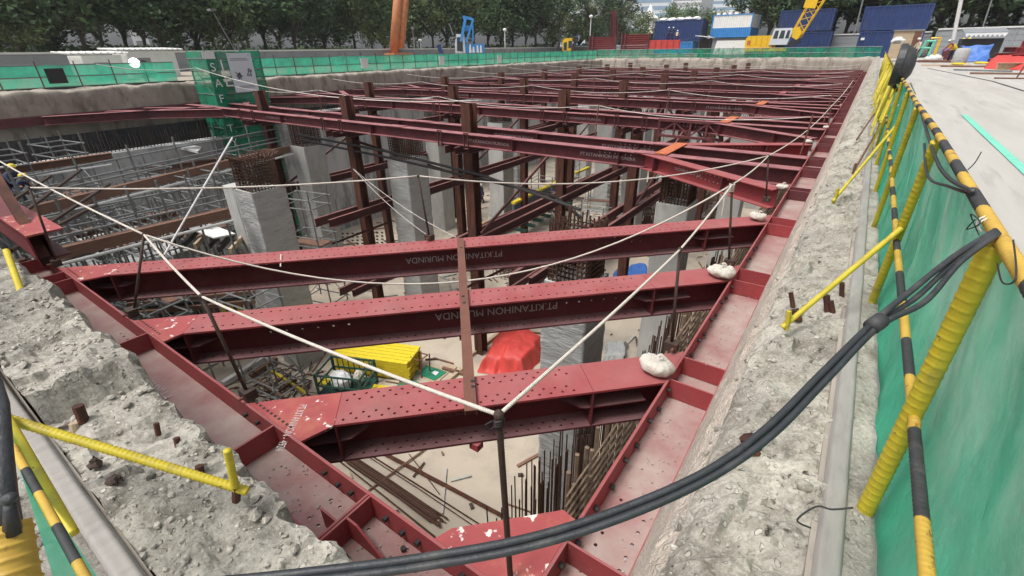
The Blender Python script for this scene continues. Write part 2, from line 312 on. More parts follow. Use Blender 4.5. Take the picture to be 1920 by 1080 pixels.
        for (a, b), (c, d) in (((L0, -W2), (L1, -W2)), ((L1, -W2), (L1, W2)), ((L1, W2), (L0, W2)), ((L0, W2), (L0, -W2))):
            s.add([P(a, b), P(c, d), P(c, d, 1), P(a, b, 1)], [(3, 2, 1, 0)])
        return s
    def mesh(s, name, mats, off=V((0, 0, 0)), smooth=False):
        me = D.meshes.new(name); me.from_pydata([tuple(p - off) for p in s.v], [], s.f)
        for m in (mats if isinstance(mats, (list, tuple)) else [mats]): me.materials.append(M[m] if isinstance(m, str) else m)
        if any(s.mi): me.polygons.foreach_set('material_index', s.mi)
        if smooth: me.polygons.foreach_set('use_smooth', [True] * len(s.f))
        me.update(); return me
    def build(s, name, mats, parent=None, loc=None, smooth=False):
        off = V(loc) if loc is not None else V((0, 0, 0))
        if parent: off = wloc(parent)
        o = D.objects.new(name, s.mesh(name, mats, off, smooth)); COL.objects.link(o)
        if parent: o.parent = parent
        else: o.location = off
        return o
def wloc(o):
    l = V(o.location)
    while o.parent: o = o.parent; l += V(o.location)
    return l
def tag(o, label=None, cat=None, group=None, kind=None):
    if label: o['label'] = label
    if cat: o['category'] = cat
    if group: o['group'] = group
    if kind: o['kind'] = kind
    return o
def thing(name, label, cat, loc, group=None):
    o = D.objects.new(name, None); COL.objects.link(o); o.location = V(loc); o.empty_display_size = .2
    return tag(o, label, cat, group)
def copy_tree(o, parent=None):
    c = o.copy(); COL.objects.link(c)
    if parent: c.parent = parent
    for ch in list(o.children): copy_tree(ch, c)
    return c
def dup(o, loc, label, rz=None, group=None):
    c = copy_tree(o); c.location = V(loc); c['label'] = label
    if rz is not None: c.rotation_euler.z = rz
    if group: c['group'] = group
    return c
def text(s, size, m, parent, origin, xd, yd, name='lettering', width=None):
    cu = D.curves.new('t', 'FONT'); cu.body = s; cu.size = size; o = D.objects.new('t', cu); COL.objects.link(o)
    bpy.context.view_layer.update()
    me = D.meshes.new_from_object(o.evaluated_get(bpy.context.evaluated_depsgraph_get())); D.objects.remove(o); D.curves.remove(cu)
    xd = V(xd).normalized(); yd = V(yd).normalized(); k = 1
    if width: k = width / max(v.co.x for v in me.vertices)
    off = wloc(parent) if parent else V((0, 0, 0))
    for v in me.vertices: v.co = V(origin) + xd * v.co.x * k + yd * v.co.y - off
    me.materials.clear(); me.materials.append(M[m]); me.name = name
    t = D.objects.new(name, me); COL.objects.link(t); t.parent = parent
    return t
ORD = ['first', 'second', 'third', 'fourth', 'fifth', 'sixth', 'seventh', 'eighth', 'ninth', 'tenth', 'eleventh', 'twelfth', 'thirteenth', 'fourteenth', 'fifteenth', 'sixteenth', 'seventeenth', 'eighteenth', 'nineteenth', 'twentieth', 'twenty first', 'twenty second', 'twenty third', 'twenty fourth', 'twenty fifth', 'twenty sixth']
def fbm(p, o=5, h=.9): return noise.fractal(p, h, 2.1, o)
FL = -9.9; GZ = 1.2
#PARTS
# ------------------------------------------------------------------ setting
def sheet_ring(name, m, outer, hole, z):
    bm = bmesh.new(); vo = [bm.verts.new((x, y, z)) for x, y in outer]; vi = [bm.verts.new((x, y, z)) for x, y in hole]
    es = [bm.edges.new((vo[i], vo[(i + 1) % len(vo)])) for i in range(len(vo))] + [bm.edges.new((vi[i], vi[(i + 1) % len(vi)])) for i in range(len(vi))]
    bmesh.ops.triangle_fill(bm, use_beauty=True, edges=es); me = D.meshes.new(name); bm.to_mesh(me); bm.free(); me.materials.append(M[m])
    o = D.objects.new(name, me); COL.objects.link(o); return o
XW, YF, YL = -33.5, 70.0, .05          # opposite wall, far wall, left wall
hole = [(.30, -.02), (.30, 70.4), (-34.1, 70.4), (-34.1, -.02)]
tag(sheet_ring('ground', 'ground', [(-900, -300), (900, -300), (900, 1500), (-900, 1500)], hole, GZ - .02), kind='structure')
def jitgrid(name, x0, x1, y0, y1, nx, ny, zf, m, kind='structure'):
    b = MB()
    for j in range(ny + 1):
        for i in range(nx + 1):
            x = x0 + (x1 - x0) * i / nx; y = y0 + (y1 - y0) * j / ny; b.v.append(V((x, y, zf(x, y))))
    b.f = [(j * (nx + 1) + i, j * (nx + 1) + i + 1, (j + 1) * (nx + 1) + i + 1, (j + 1) * (nx + 1) + i) for j in range(ny) for i in range(nx)]; b.mi = [0] * len(b.f)
    return tag(b.build(name, m), kind=kind)
jitgrid('pit_floor', -34, .2, .2, 70.2, 60, 120, lambda x, y: FL + .02 * fbm(V((x * .6, y * .6, 0)), 3), 'floor')
jitgrid('deck', .32, 46, -3, 72, 60, 90, lambda x, y: GZ + .006 * fbm(V((x * .5, y * .5, 3)), 3), 'deck')
gl = MB(); a = wz(1822, 228, GZ + .012); c = wz(1925, 322, GZ + .012); d = (c - a); sd = V((d.y, -d.x, 0)).normalized() * .055
gl.add([a + d * -.25 - sd, a + d * -.25 + sd, c + d * 1.2 + sd, c + d * 1.2 - sd], [(0, 1, 2, 3)])
tag(gl.build('lane_line', 'gline'), kind='structure')
ck = MB(); pts = [wz(x, y, GZ + .01) for x, y in ((1740, 128), (1800, 140), (1860, 152), (1925, 172))]
for p, q in zip(pts, pts[1:]): ck.bar(p, q, .07, .008)
tag(ck.build('deck_joint', 'blk'), kind='structure')
# ------------------------------------------------------------------ retaining walls
def spaced(a, b, s0, g):
    out = [a]; s = s0
    while out[-1] + s < b: out.append(out[-1] + s); s *= g
    return out + [b]
def profile(name, prof, ts, P, amp, nscale, mats, slot, label, kindcap=0):
    """sweep a cross profile [(across, z)...] along ts with broken-concrete displacement"""
    b = MB(); m = len(prof)
    for t in ts:
        for k, (a, z) in enumerate(prof):
            p = V(P(t, a, z)); am = amp[k] if isinstance(amp, list) else amp
            if am:
                pw = p + noise.noise_vector(p * nscale * .5) * .09; e = fbm(p * nscale, 6, .75) * am * .6 + fbm(p * nscale * .22 + V((7, 3, 1)), 3) * am * 1.1 + noise.cell(pw * nscale * .8) * am * .55 + noise.cell(pw * nscale * 2.2 + V((3, 3, 3))) * am * .22
                q = noise.noise_vector(p * nscale * .8) * am * .5
                p += V((q.x, q.y, e + q.z * .3))
            b.v.append(p)
    for i in range(len(ts) - 1):
        for k in range(m - 1):
            b.f.append((i * m + k, i * m + k + 1, (i + 1) * m + k + 1, (i + 1) * m + k)); b.mi.append(slot[k])
    return b.build(name, mats, smooth=name != 'broken_top')
def dense(pr, n):
    out = []
    for (a, z), (c, w) in zip(pr, pr[1:]):
        k = max(1, int(hypot(c - a, w - z) / n)); out += [(a + (c - a) * i / k, z + (w - z) * i / k) for i in range(k)]
    return out + [pr[-1]]
WT = 1.34
pr = [(-.385, -.55), (-.375, -.02), (-.345, .25), (-.255, .9), (-.19, 1.12), (-.11, 1.24), (-.03, 1.31), (.10, 1.335), (.22, 1.36)]
pd = [pr[0]] + dense(pr[1:], .022)
amp = [0 if a < -.36 else (.014 if a < -.13 else .042) for a, z in pd]
ts = spaced(.30, 9, .016, 1.0022) + spaced(9.1, 70.2, .1, 1.02)[0:]
slot = [1 if a < -.14 else 0 for a, z in pd]
rw = thing('retaining_wall', 'broken rough concrete wall top beside the green fence, right of the pit', 'retaining wall', (0, .3, -9.9))
o = profile('broken_top', pd, ts, lambda t, a, z: (a, t, z), amp, 9, ['rough', 'tanconc'], slot, ''); o.parent = rw; o.location = -wloc(rw)
b = MB(); b.box(-.384, .30, .3, 70.4, FL - .3, -.56); b.build('wall_face', 'wallc', rw)
# smooth curb strip and the rough margin outside it
def rough_strip(name, x0, x1, y0, y1, z, along, m, amp, parent, bev=.012, st=.03):
    b = MB(); n = 10
    for t in spaced(y0, y1, st, 1.012):
        for i in range(n + 1):
            a = i / n; x = x0 + (x1 - x0) * a; zz = z - (bev * 2.2 if i in (0, n) else (bev * .5 if i in (1, n - 1) else 0))
            p = V((x, t, zz)) if along == 'Y' else V((t, x, zz)); p.z += fbm(p * 14, 4) * amp + fbm(p * 2, 2) * amp; p += noise.noise_vector(p * 3) * amp * .5; b.v.append(p)
    k = len(b.v) // (n + 1)
    b.f = [(i * (n + 1) + j, i * (n + 1) + j + 1, (i + 1) * (n + 1) + j + 1, (i + 1) * (n + 1) + j) for i in range(k - 1) for j in range(n)]; b.mi = [0] * len(b.f)
    return b.build(name, m, parent, smooth=True)
rough_strip('curb_strip', .205, .272, .1, 70, 1.385, 'Y', 'curb', .006, rw)
rough_strip('rough_margin', .262, .345, .1, 70, 1.36, 'Y', 'rough', .014, rw, .004, .018)
b = MB(); b.box(.19, .262, .1, 70.3, .2, 1.352); b.box(.2625, .34, .1, 70.3, .2, 1.31); b.build('outer_core', 'wallc', rw)
# left wall: runs along -X, top broken, higher lump far left
lw = thing('retaining_wall', 'broken rough concrete wall top with a high lump, at the lower left beside the waler', 'retaining wall', (-4, .4, -9.9))
prl = [(.765, -.55), (.755, -.10), (.69, .05), (.56, .45), (.445, .95), (.428, 1.17), (.418, 1.268), (.398, 1.29), (.22, 1.28), (.06, 1.29)]
pdl = [prl[0]] + dense(prl[1:], .020)
tsl = spaced(.0, 5.5, .015, 1.0028) + spaced(5.6, 33.6, .1, 1.06)
def PL(t, a, z):
    x = -t - .25; n1 = fbm(V((x * 2.2, a * 3, 0)), 3) * .12
    k = min(1, max(0, (-x - 2.30 + n1 + (a - .2) * .25) / .05)); top = max(0, (z - 1.0) / .3); top = min(1, top)
    return (x, a + (.026 * fbm(V((x * 5, 5, z * .6)), 5, .6) + .018 * noise.cell(V((x * 9 + noise.noise(V((x * 6, 1, 1))), 2.5, z * 2)))) * min(1, max(0, a - .1) * 5), z + .15 * k * top)
ampl = [0 if z < -.05 else (.014 if z < .9 else .032) for a, z in pdl]
o = profile('broken_top', pdl, tsl, PL, ampl, 8, ['roughl', 'tanconc'], [1 if z < .5 else 0 for a, z in pdl], ''); o.parent = lw; o.location = -wloc(lw)
b = MB(); b.box(-33.6, -.384, -.02, .764, FL - .3, -.56); b.build('wall_face', 'wallc', lw)
rough_strip('curb_strip', -.012, .05, -33, .3, 1.325, 'X', 'curb', .006, lw)
rough_strip('rough_margin', -.16, -.008, -33, .3, 1.30, 'X', 'roughl', .014, lw, .004, .03)
b = MB(); b.box(-33, .2, .0, .06, .2, 1.29); b.box(-33, .2, -.20, -.0005, .2, 1.25); b.build('outer_core', 'wallc', lw)
# corner infill behind the walers
b = MB(); b.box(-.39, .30, -.02, .34, -.6, 1.2); b.build('corner_block', 'wallc', rw)
# opposite wall, far wall
ow = thing('retaining_wall', 'long stained concrete wall across the pit, below the green net fence', 'retaining wall', (XW, 30, -9.9))
prO = dense([(-32.99, -.3), (-33.0, .5), (-33.0, .80), (-33.03, 1.03), (-33.10, 1.09), (-34.2, 1.12)], .09)
o = profile('stained_top', prO, spaced(-.5, 70.4, .11, 1.002), lambda t, a, z: (a, t, z), .07, 2.6, ['wallc'], [0] * 99, ''); o.parent = ow; o.location = -wloc(ow)
b = MB(); b.box(-34.2, -33.01, -.5, 70.4, FL - .3, -1.0); b.build('lower_wall', 'darkw', ow)
b = MB(); b.box(-34.2, -33.0, -.5, 70.4, -.999, -.3); b.build('wall_band', 'wallc', ow)
fw = thing('retaining_wall', 'rough concrete wall closing the far end of the pit', 'retaining wall', (-16, YF, -9.9))
prF = dense([(70.0, -.4), (69.98, .3), (70.02, .9), (70.12, 1.18), (70.5, 1.22), (70.9, 1.22)], .2)
o = profile('stained_top', prF, spaced(-34.2, .3, .2, 1.0), lambda t, a, z: (t, a, z), .1, 1.2, ['wallc'], [0] * 99, ''); o.parent = fw; o.location = -wloc(fw)
b = MB(); b.box(-34.2, .2, 70.01, 70.9, FL - .3, -.4); b.build('lower_wall', 'wallc', fw)
# grey basement liner walls
def liner(x0, x1, y0, y1, z1, label, along, step=2.4):
    t = thing('liner_wall', label, 'wall', ((x0 + x1) / 2, (y0 + y1) / 2, FL))
    b = MB(); b.box(x0, x1, y0, y1, FL - .1, z1)
    b.build('panel', 'liner', t); j = MB()
    if along == 'Y':
        y = y0 + step
        while y < y1 - .2: j.box(x1, x1 + .02, y - .03, y + .03, FL, z1 - .02); y += step * random.choice((.5, .5, 1))
        j.box(x1, x1 + .025, y0, y1, FL + 4.0, FL + 4.06)
    else:
        x = x0 + step
        while x < x1 - .2: j.box(x - .03, x + .03, y0 - .02, y0, FL, z1 - .02); x += step * random.choice((.5, .5, 1))
        j.box(x0, x1, y0 - .025, y0, FL + 4.0, FL + 4.06)
    j.build('formwork_joint', 'colc', t); return t
liner(-31.9, -31, 16.2, 69.4, -1.1, 'grey poured concrete wall of the basement along the far side, with formwork joints', 'Y')
liner(-31.9, -31, .8, 16.0, -1.9, 'grey poured concrete wall at the left, behind the scaffolds, below the dark rebar', 'Y', 3.2)
liner(-30.9, -1.2, 68.6, 69.4, -1.1, 'grey poured concrete wall of the basement at the far end of the pit', 'X')
liner(-1.1, -.4, 3.0, 69, -2.4, 'grey concrete wall under the right waler, behind the rebar mat', 'Y')
b = MB(); y = 1.2                                   # rebar standing out of the left liner
for i in range(92):
    b.tube([(-31.4, y, -1.9), (-31.4 + random.uniform(-.05, .05), y + random.uniform(-.04, .04), -1.0 + random.uniform(-.4, .25))], .024, 5); y += .165
tag(b.build('rebar_mat', 'rod', loc=(-31.4, 8, -1.9)), 'row of dark vertical rebars standing out of the left grey wall', 'rebar')
b = MB(); y = 16.6
for i in range(230):
    b.tube([(-31.4, y, -1.1), (-31.4, y, -.62 + random.uniform(-.1, .1))], .02, 4); y += .23
tag(b.build('rebar_mat', 'rebar', loc=(-31.4, 40, -1.1)), 'low fringe of rebar along the top of the far side basement wall', 'rebar')
# ------------------------------------------------------------------ walers
def bolt(b, p, n, r=.02, h=.03):
    p = V(p); n = V(n).normalized(); a = n.orthogonal().normalized(); c = n.cross(a)
    ring = [p + (a * cos(k * pi / 3) + c * sin(k * pi / 3)) * r for k in range(6)]; b.prism(ring, n * h)
YS = [3.67, 6.07, 8.59]; ROWY = [13.7 + 7 * k for k in range(8)]
w = thing('waler', 'dusty red waler channel along the right side of the pit, at all strut ends', 'waler', (-.585, 30, -.4))
b = MB()
rowsW = [(-.10, [y for y in [1.55 + .1 * i for i in range(9)]], .0125), (.09, [1.62 + .1 * i for i in range(7)], .0125)]
b.holes((-.585, 0, -.2), (0, 1, 0), (-1, 0, 0), (0, 0, 1), 1.19, 70, .371, .014, rowsW)
b.build('web', 'redweb', w)
b = MB(); b.box(-.791, -.77, 1.19, 70, -.4, 0); b.build('flange', 'red', w)
b = MB(); b.box(-.400, -.379, 1.165, 70, -.4, 0); b.build('flange', 'red', w)
for y in YS + [1.62]:
    for dy in ((-.2, .2) if y > 2 else (0,)):
        b = MB(); b.box(-.7695, -.4005, y + dy - .008, y + dy + .008, -.193, -.006); b.build('stiffener', 'red', w)
for Y in ROWY:
    for dy in (-2.9, -.7, .7, 2.9):
        b = MB(); b.box(-.7695, -.4005, Y + dy - .01, Y + dy + .01, -.193, -.004); b.build('stiffener', 'redfar', w)
        b = MB(); b.box(-.7695, -.4005, Y + dy + .28, Y + dy + .30, -.193, -.004); b.build('stiffener', 'redfar', w)
b = MB(); b.bar((-.76, 1.30, -.06), (-.56, 1.42, -.06), .012, .12); b.build('gusset', 'red', w)
for i in range(26): b = MB(); bolt(b, (-.7695, 1.5 + .24 * i + random.uniform(-.02, .02), -.09 - .05 * (i % 2)), (1, 0, 0)); b.build('bolt', 'dark', w)
lwl = thing('waler', 'red steel waler channel at the lower left, partly hidden by the broken concrete', 'waler', (-4.5, .97, -.4))
b = MB()
rowsL = [(-.1, [-1.0 - .1 * i for i in range(4)] + [-1.95 - .1 * i for i in range(5)] + [-5.9 - .1 * i for i in range(4)], .0125), (.07, [-2.05 - .1 * i for i in range(4)], .0125)]
rowsL = [(v, [-u for u in us], r) for v, us, r in rowsL]
b.holes((0, .97, -.2), (-1, 0, 0), (0, -1, 0), (0, 0, 1), .385, 9.9, .371, .014, rowsL)
b.build('web', 'redweb', lwl)
b = MB(); b.box(-9.9, -.385, 1.159, 1.18, -.4, 0); b.build('flange', 'red', lwl)
b = MB(); b.box(-9.9, -.385, .76, .781, -.4, 0); b.build('flange', 'red', lwl)
for x in (-3.15, -5.55, -7.95, -8.3, -9.2):
    b = MB(); b.box(x - .009, x + .009, .782, 1.1585, -.193, -.004); b.build('stiffener', 'red', lwl)
for dx in (0, .022):
    b = MB(); b.box(-2.03 + dx, -2.014 + dx, .782, 1.1585, -.193, -.003 - dx * .1); b.build('stiffener', 'red', lwl)
b = MB(); b.prism([(-2.005, .98, -.192), (-1.62, .98, -.192), (-1.9, .98, -.006), (-2.005, .98, -.006)], (0, -.014, 0)); b.build('rib', 'red', lwl)
b = MB(); b.box(-2.20, -2.035, .92, .934, -.19, -.02); b.build('rib', 'red', lwl)
for x, z in ((-1.2, -.1), (-1.4, -.12), (-1.56, -.1), (-1.7, -.12), (-1.85, -.1), (-2.2, -.1), (-2.35, -.12), (-2.5, -.1), (-3.4, -.1), (-3.6, -.12), (-1.05, -.12), (-.9, -.1)): b = MB(); bolt(b, (x, 1.1585, z), (0, -1, 0)); b.build('bolt', 'dark', lwl)
for x, y in ((-1.9, .86), (-1.35, 1.06), (-1.1, .9), (-.8, 1.08), (-1.65, 1.10)): b = MB(); bolt(b, (x, y, -.193), (0, 0, 1), .018, .025); b.build('bolt', 'dark', lwl)
text('PT.KITANIHON', .15, 'chalk', lwl, wz(325, 742, -.191), (-1, -.02, 0), (0, -1, 0), width=.95)
# corner gusset plate with paint scuffs and its far edge
t = thing('corner_plate', 'scuffed red corner plate where the two walers meet, behind the black cable', 'plate', (-.95, 1.4, -.05))
b = MB(); b.prism([(-1.44, 1.183, -.03), (-.794, 1.183, -.03), (-.794, 1.77, -.03), (-.90, 1.79, -.03), (-1.40, 1.29, -.03)], (0, 0, .026)); b.build('top_plate', 'plate', t)
b = MB(); b.prism([(-1.37, 1.30, -.4), (-.92, 1.76, -.4), (-.92, 1.76, -.034), (-1.37, 1.30, -.034)], (.012, -.012, 0)); b.build('web_plate', 'red', t)
# ------------------------------------------------------------------ near corner struts at 45 degrees
DD = V((1, 1, 0)).normalized(); NN = V((1, -1, 0)).normalized(); UP = V((0, 0, 1))
def strut_near(c, s_a, s_b, label, txt, webholes, extra=()):
    q = sqrt(2); P = lambda s, e, z: V((-c / 2, c / 2, 0)) + DD * s + NN * e + UP * z
    sL = (1.182 - c / 2) * q; sR = (-.793 + c / 2) * q
    t = thing('corner_strut', label, 'strut', P((sL + sR) / 2, 0, -.4), 'diagonal corner struts with bolt holes')
    hol = [s_a + .06 + .1 * i for i in range(int((s_b - s_a - .08) / .1))]
    rows = [(-.15, hol, .0125), (.15, [h + .05 for h in hol][:-1], .0125), (-.085, [h + .05 for h in hol][:-1], .0125), (.085, hol, .0125)] if c < 5 else [(-.11, hol, .0135), (.11, [h + .03 for h in hol], .0135)]
    b = MB(); b.holes(P(0, 0, 0), DD, UP.cross(DD), UP, s_a + .002, s_b - .002, .4, .021, rows); b.build('top_flange', 'red', t)
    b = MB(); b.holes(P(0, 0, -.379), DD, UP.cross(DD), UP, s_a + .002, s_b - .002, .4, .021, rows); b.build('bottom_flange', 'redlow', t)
    b = MB(); wr_ = {}
    for s0, v in webholes: wr_.setdefault(v, []).append(s0)
    b.holes(P(0, .007, -.2), DD, UP, DD.cross(UP), sL + .03, sR - .03, .357, .014, [(v, l, .0135) for v, l in wr_.items()]); b.build('web', 'redshade', t)
    for z0, nm in ((-.021, 'end_plate'), (-.4, 'bottom_end_plate')):
        for left in (1, 0):
            b = MB()
            if left: poly = [P(s_a - .002, .2, z0), P(s_a - .002, -.2, z0), P(sL - .2, -.2, z0), P(sL + .2 - (.22 if z0 > -.1 else 0), .2 + (.22 if z0 > -.1 else 0), z0)] if 1 else 0
            else: poly = [P(s_b + .002, .2, z0), P(s_b + .002, -.2, z0), P(sR + .2, -.2, z0), P(sR - .2, .2, z0)]
            if left and z0 > -.1: poly = [P(s_a - .002, .2, z0), P(s_a - .002, -.2, z0), P(sL - .2, -.2, z0), P(sL + .33, .33, z0)]
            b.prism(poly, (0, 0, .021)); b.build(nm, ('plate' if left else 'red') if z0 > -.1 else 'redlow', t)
    for s0, nm in ((s_a, 1), (s_a - .28, 1), (s_b, 1)):
        for e0, e1 in ((.0075, .197), (-.197, -.0075)):
            b = MB(); b.prism([P(s0 - .008, e0, -.378), P(s0 + .008, e0, -.378), P(s0 + .008, e1, -.378), P(s0 - .008, e1, -.378)], (0, 0, .356)); b.build('stiffener', 'redshade', t)
    for sg, s0, s1, s2 in ((1, s_a, s_a - .27, s_a + .28), (-1, s_b, s_b + .5, s_b - .26)):
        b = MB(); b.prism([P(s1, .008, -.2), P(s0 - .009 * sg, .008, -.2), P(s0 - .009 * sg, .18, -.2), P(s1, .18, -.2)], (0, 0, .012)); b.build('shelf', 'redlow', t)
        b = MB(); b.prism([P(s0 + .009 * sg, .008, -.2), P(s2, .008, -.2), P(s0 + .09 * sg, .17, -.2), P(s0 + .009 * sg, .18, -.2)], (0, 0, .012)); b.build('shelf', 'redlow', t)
    b = MB()
    for i in range(11):
        p = P(sL + .06, 0, 0); x = -c + 1.182 + .27 - i * .055; b.prism([(x - .012, 1.215, .001), (x + .012, 1.215, .001), (x + .012, 1.235, .001), (x - .012, 1.235, .001)], (0, 0, .002))
    b.build('slot_marks', 'dark', t)
    for (body, px, py, px2, py2, size, face, m) in txt:
        a = wpl(px, py, P(0, .012, 0), NN); d = wpl(px2, py2, P(0, .012, 0), NN)
        a.z = min(a.z, -.04); o = text(body, size, m, t, V((a.x, a.y, a.z)) + NN * .004, -DD, (0, 0, -1), width=(a - d).xy.length)
    return t, P
def wh(c, pts):
    out = []
    for px, py in pts:
        p = wpl(px, py, V((-c / 2, c / 2, 0)), NN); out.append(((p - V((-c / 2, c / 2, 0))).dot(DD), round((p.z + .2) * 12) / 12))
    return out
C1, C2, C3 = 4.46, 6.86, 9.38
s1, P1 = strut_near(C1, -.93, 1.19, 'drilled red corner strut with two seams and chalk notes, next above the black cable',
    [('PT.KITANIHON MURINDA', 940, 757, 812, 778, .10, 0, 'chalkd')], [(-.5, .1), (.55, .1)])
s2, P2 = strut_near(C2, -2.72, 2.55, 'middle one of three drilled red corner struts, lettered upside down, above the red tarpaulin',
    [('PT.KITANIHON MURINDA', 1046, 566, 816, 596, .135, 0, 'chalk')], [(-1.95 + .17 * i, v) for i in range(6) for v in (.1, 0)] + [(1.5 + .16 * i, v) for i in range(6) for v in (.1, 0)])
s3, P3 = strut_near(C3, -4.35, 4.3, 'drilled red corner strut under the top end of the rusty channel, lettered upside down',
    [('PT.KITANIHON MURINDA', 942, 470, 760, 484, .135, 0, 'chalk')], [(-3.3 + .12 * i, v) for i in range(8) for v in (.1,)] + [(2.5 + .15 * i, v) for i in range(6) for v in (.1, 0)])
text('PT.KITANIHON - 4924', .09, 'chalk', s1, P1(-1.25, -.10, .002), V((.75, -1, 0)), V((1, .75, 0)), 'chalk_note', width=.5)
# rusty cross channel lying over the three struts
t = thing('cross_channel', 'long rusty brown channel with slots lying across the three red corner struts', 'channel', (-3.2, 3.5, 0.02))
b = MB(); p = V((-4.50, 4.98, .05)); q = V((-1.93, 2.12, .05)); b.chan(p, q, .10, .05, .008, up=UP.cross((q - p).normalized()) * -1); b.build('channel_bar', 'chan', t)
b = MB()
for px, py in ((868, 554), (870, 566), (886, 712), (887, 722), (865, 463)):
    a = wz(px, py, .0545); dn = (q - p).normalized(); b.bar(a - dn * .0, a + dn * .028, .035, .002)
b.build('slots', 'dark', t)
b = MB(); a = wpl(895, 826, P1(0, .19, 0), NN); b.box(a.x - .06, a.x + .03, a.y - .04, a.y + .04, -.47, -.402); b.build('hanger', 'red', t)
# fourth strut end at the far left with drilled face, and the rusty angle beside it
t = thing('strut_end', 'thick red strut end with a drilled face at the left edge, above the concrete lump', 'strut', (-9.3, 1.5, 0))
b = MB(); fz = wz(74, 520, .0); a = V((-9.9, 1.0, 0)); 
b.hbeam((-8.95, 1.25, .22), (-12.6, 1.25, .22), .42, .36, .025, .016); b.build('beam', 'redshade', t)
b = MB(); b.holes((-8.9, 1.05, .21), (-1, .12, 0), (0, 0, 1), (0, -1, 0), -.2, 1.2, .46, .02, [(-.12, [.1 + .14 * i for i in range(7)], .016), (.12, [.05 + .14 * i for i in range(7)], .016)]); b.build('face_plate', 'red', t)
b = MB(); b.box(-10.1, -8.68, 1.03, 1.42, .445, .47); b.build('cap_plate', 'plate', t)
t = tag(MB().chan(wz(78, 492, .05), wd(-20, 330, 7.0), .16, .12, .014).build('angle_bar', 'rust', loc=(-8.6, 1.2, .05)), 'rusty steel angle rising past the left edge, over the red strut end', 'angle')
# ------------------------------------------------------------------ straight strut pairs across the pit
def nth(k): return ORD[k]
for k, Y in enumerate(ROWY):
    for side, dy in (('nearer', -.75), ('farther', .75)):
        y = Y + dy
        t = thing('cross_strut', 'red H beam strut across the pit, %s beam of the %s pair from the front' % (side, nth(k)), 'strut', (-16.8, y, -.4), 'straight strut pairs across the pit')
        b = MB(); b.hbeam((-32.3, y, -.2), (-.80, y, -.2)); b.build('beam', 'redfar', t)
        for x in (-4.4, -9.5, -14.6, -20.6, -26.2): b = MB(); b.box(x - .45, x + .45, y - .195, y + .195, .002, .016); b.build('splice_plate', 'redfar', t)
        if k < 4:
            for x in (-4.2, -5.3, -9.0, -16.0, -22.5): b = MB(); b.box(x - .008, x + .008, y - .19, y - .008, -.377, -.023); b.build('stiffener', 'redfar', t)
            for x in (-11.0, -6.6, -24.0): 
                if (k + int(x)) % 2 == 0 or k == 0: text('PT.KITANIHON MURINDA', .14, 'chalk', t, (x, y - .012, -.27), (1, 0, 0), (0, 0, 1), width=1.75)
        if k < 3:
            for i in range(7):
                for z in (-.12, -.22): b = MB(); b.box(-5.0 - i * .16 - .015, -5.0 - i * .16 + .015, y - .0105, y - .0075, z - .015, z + .015); b.build('bolt', 'hcap', t)
    for sgn, side in ((-1, 'near'), (1, 'far')):
        t = thing('flare_strut', 'red flaring brace from the %s strut pair to the right waler, %s side' % (nth(k), side), 'strut', (-2.6, Y + sgn * 1.9, -.4), 'flaring braces at the right waler')
        p = V((-4.55, Y + sgn * .80, -.2)); q = V((-.95, Y + sgn * 2.95, -.2)); b = MB(); b.hbeam(p, q, .4, .36); b.build('beam', 'red' if k == 0 else 'redfar', t)
        d = (q - p).normalized(); n = d.cross(UP)
        for s0 in (.55, 2.9):
            b = MB(); c = p + d * s0; b.bar(c + n * .1 * 1 - UP * .178, c + n * .1 + UP * .178, .19, .016, d); b.bar(c - n * .1 - UP * .178, c - n * .1 + UP * .178, .19, .016, d); b.build('stiffener', 'redfar', t)
        if k == 0:
            for i in range(8):
                for z in (-.1, -.24):
                    c = p + d * (2.0 + .13 * i) + n * .0085 + UP * (z + .2); b = MB(); b.ball(c, .014, .014, .014, 6, 4); b.build('bolt', 'hcap', t)
            if sgn < 0: text('PT.KITANIHON', .12, 'chalk', t, p + d * 2.1 + n * .012 + UP * .06, -d, -UP, width=.9)
        t = thing('flare_strut', 'red flaring brace from the %s strut pair to the opposite waler, %s side' % (nth(k), side), 'strut', (-30.5, Y + sgn * 1.9, -.4), 'flaring braces at the opposite waler')
        b = MB(); b.hbeam((-28.9, Y + sgn * .80, -.2), (-32.4, Y + sgn * 2.95, -.2), .4, .36); b.build('beam', 'redfar', t)
    # orange splice plate bridging the pair
    t = thing('bridge_plate', 'drilled %s plate laid across the two beams of the %s strut pair' % ('bright orange' if k < 3 else 'dull orange', nth(k)), 'plate', (-4.6, Y, .02), 'orange plates over the strut pairs')
    b = MB(); v = V((.45, .89, 0)).normalized(); b.holes((-4.1, Y, .05), (0, 1, 0), (1, 0, 0), (0, 0, 1), -.92, .92, .34, .02, [(-.10, [-.85, -.72, -.59, .59, .72, .85], .03), (.1, [-.8, -.67, .62, .76], .03)]); b.build('plate_body', 'orange' if k < 3 else 'red', t)
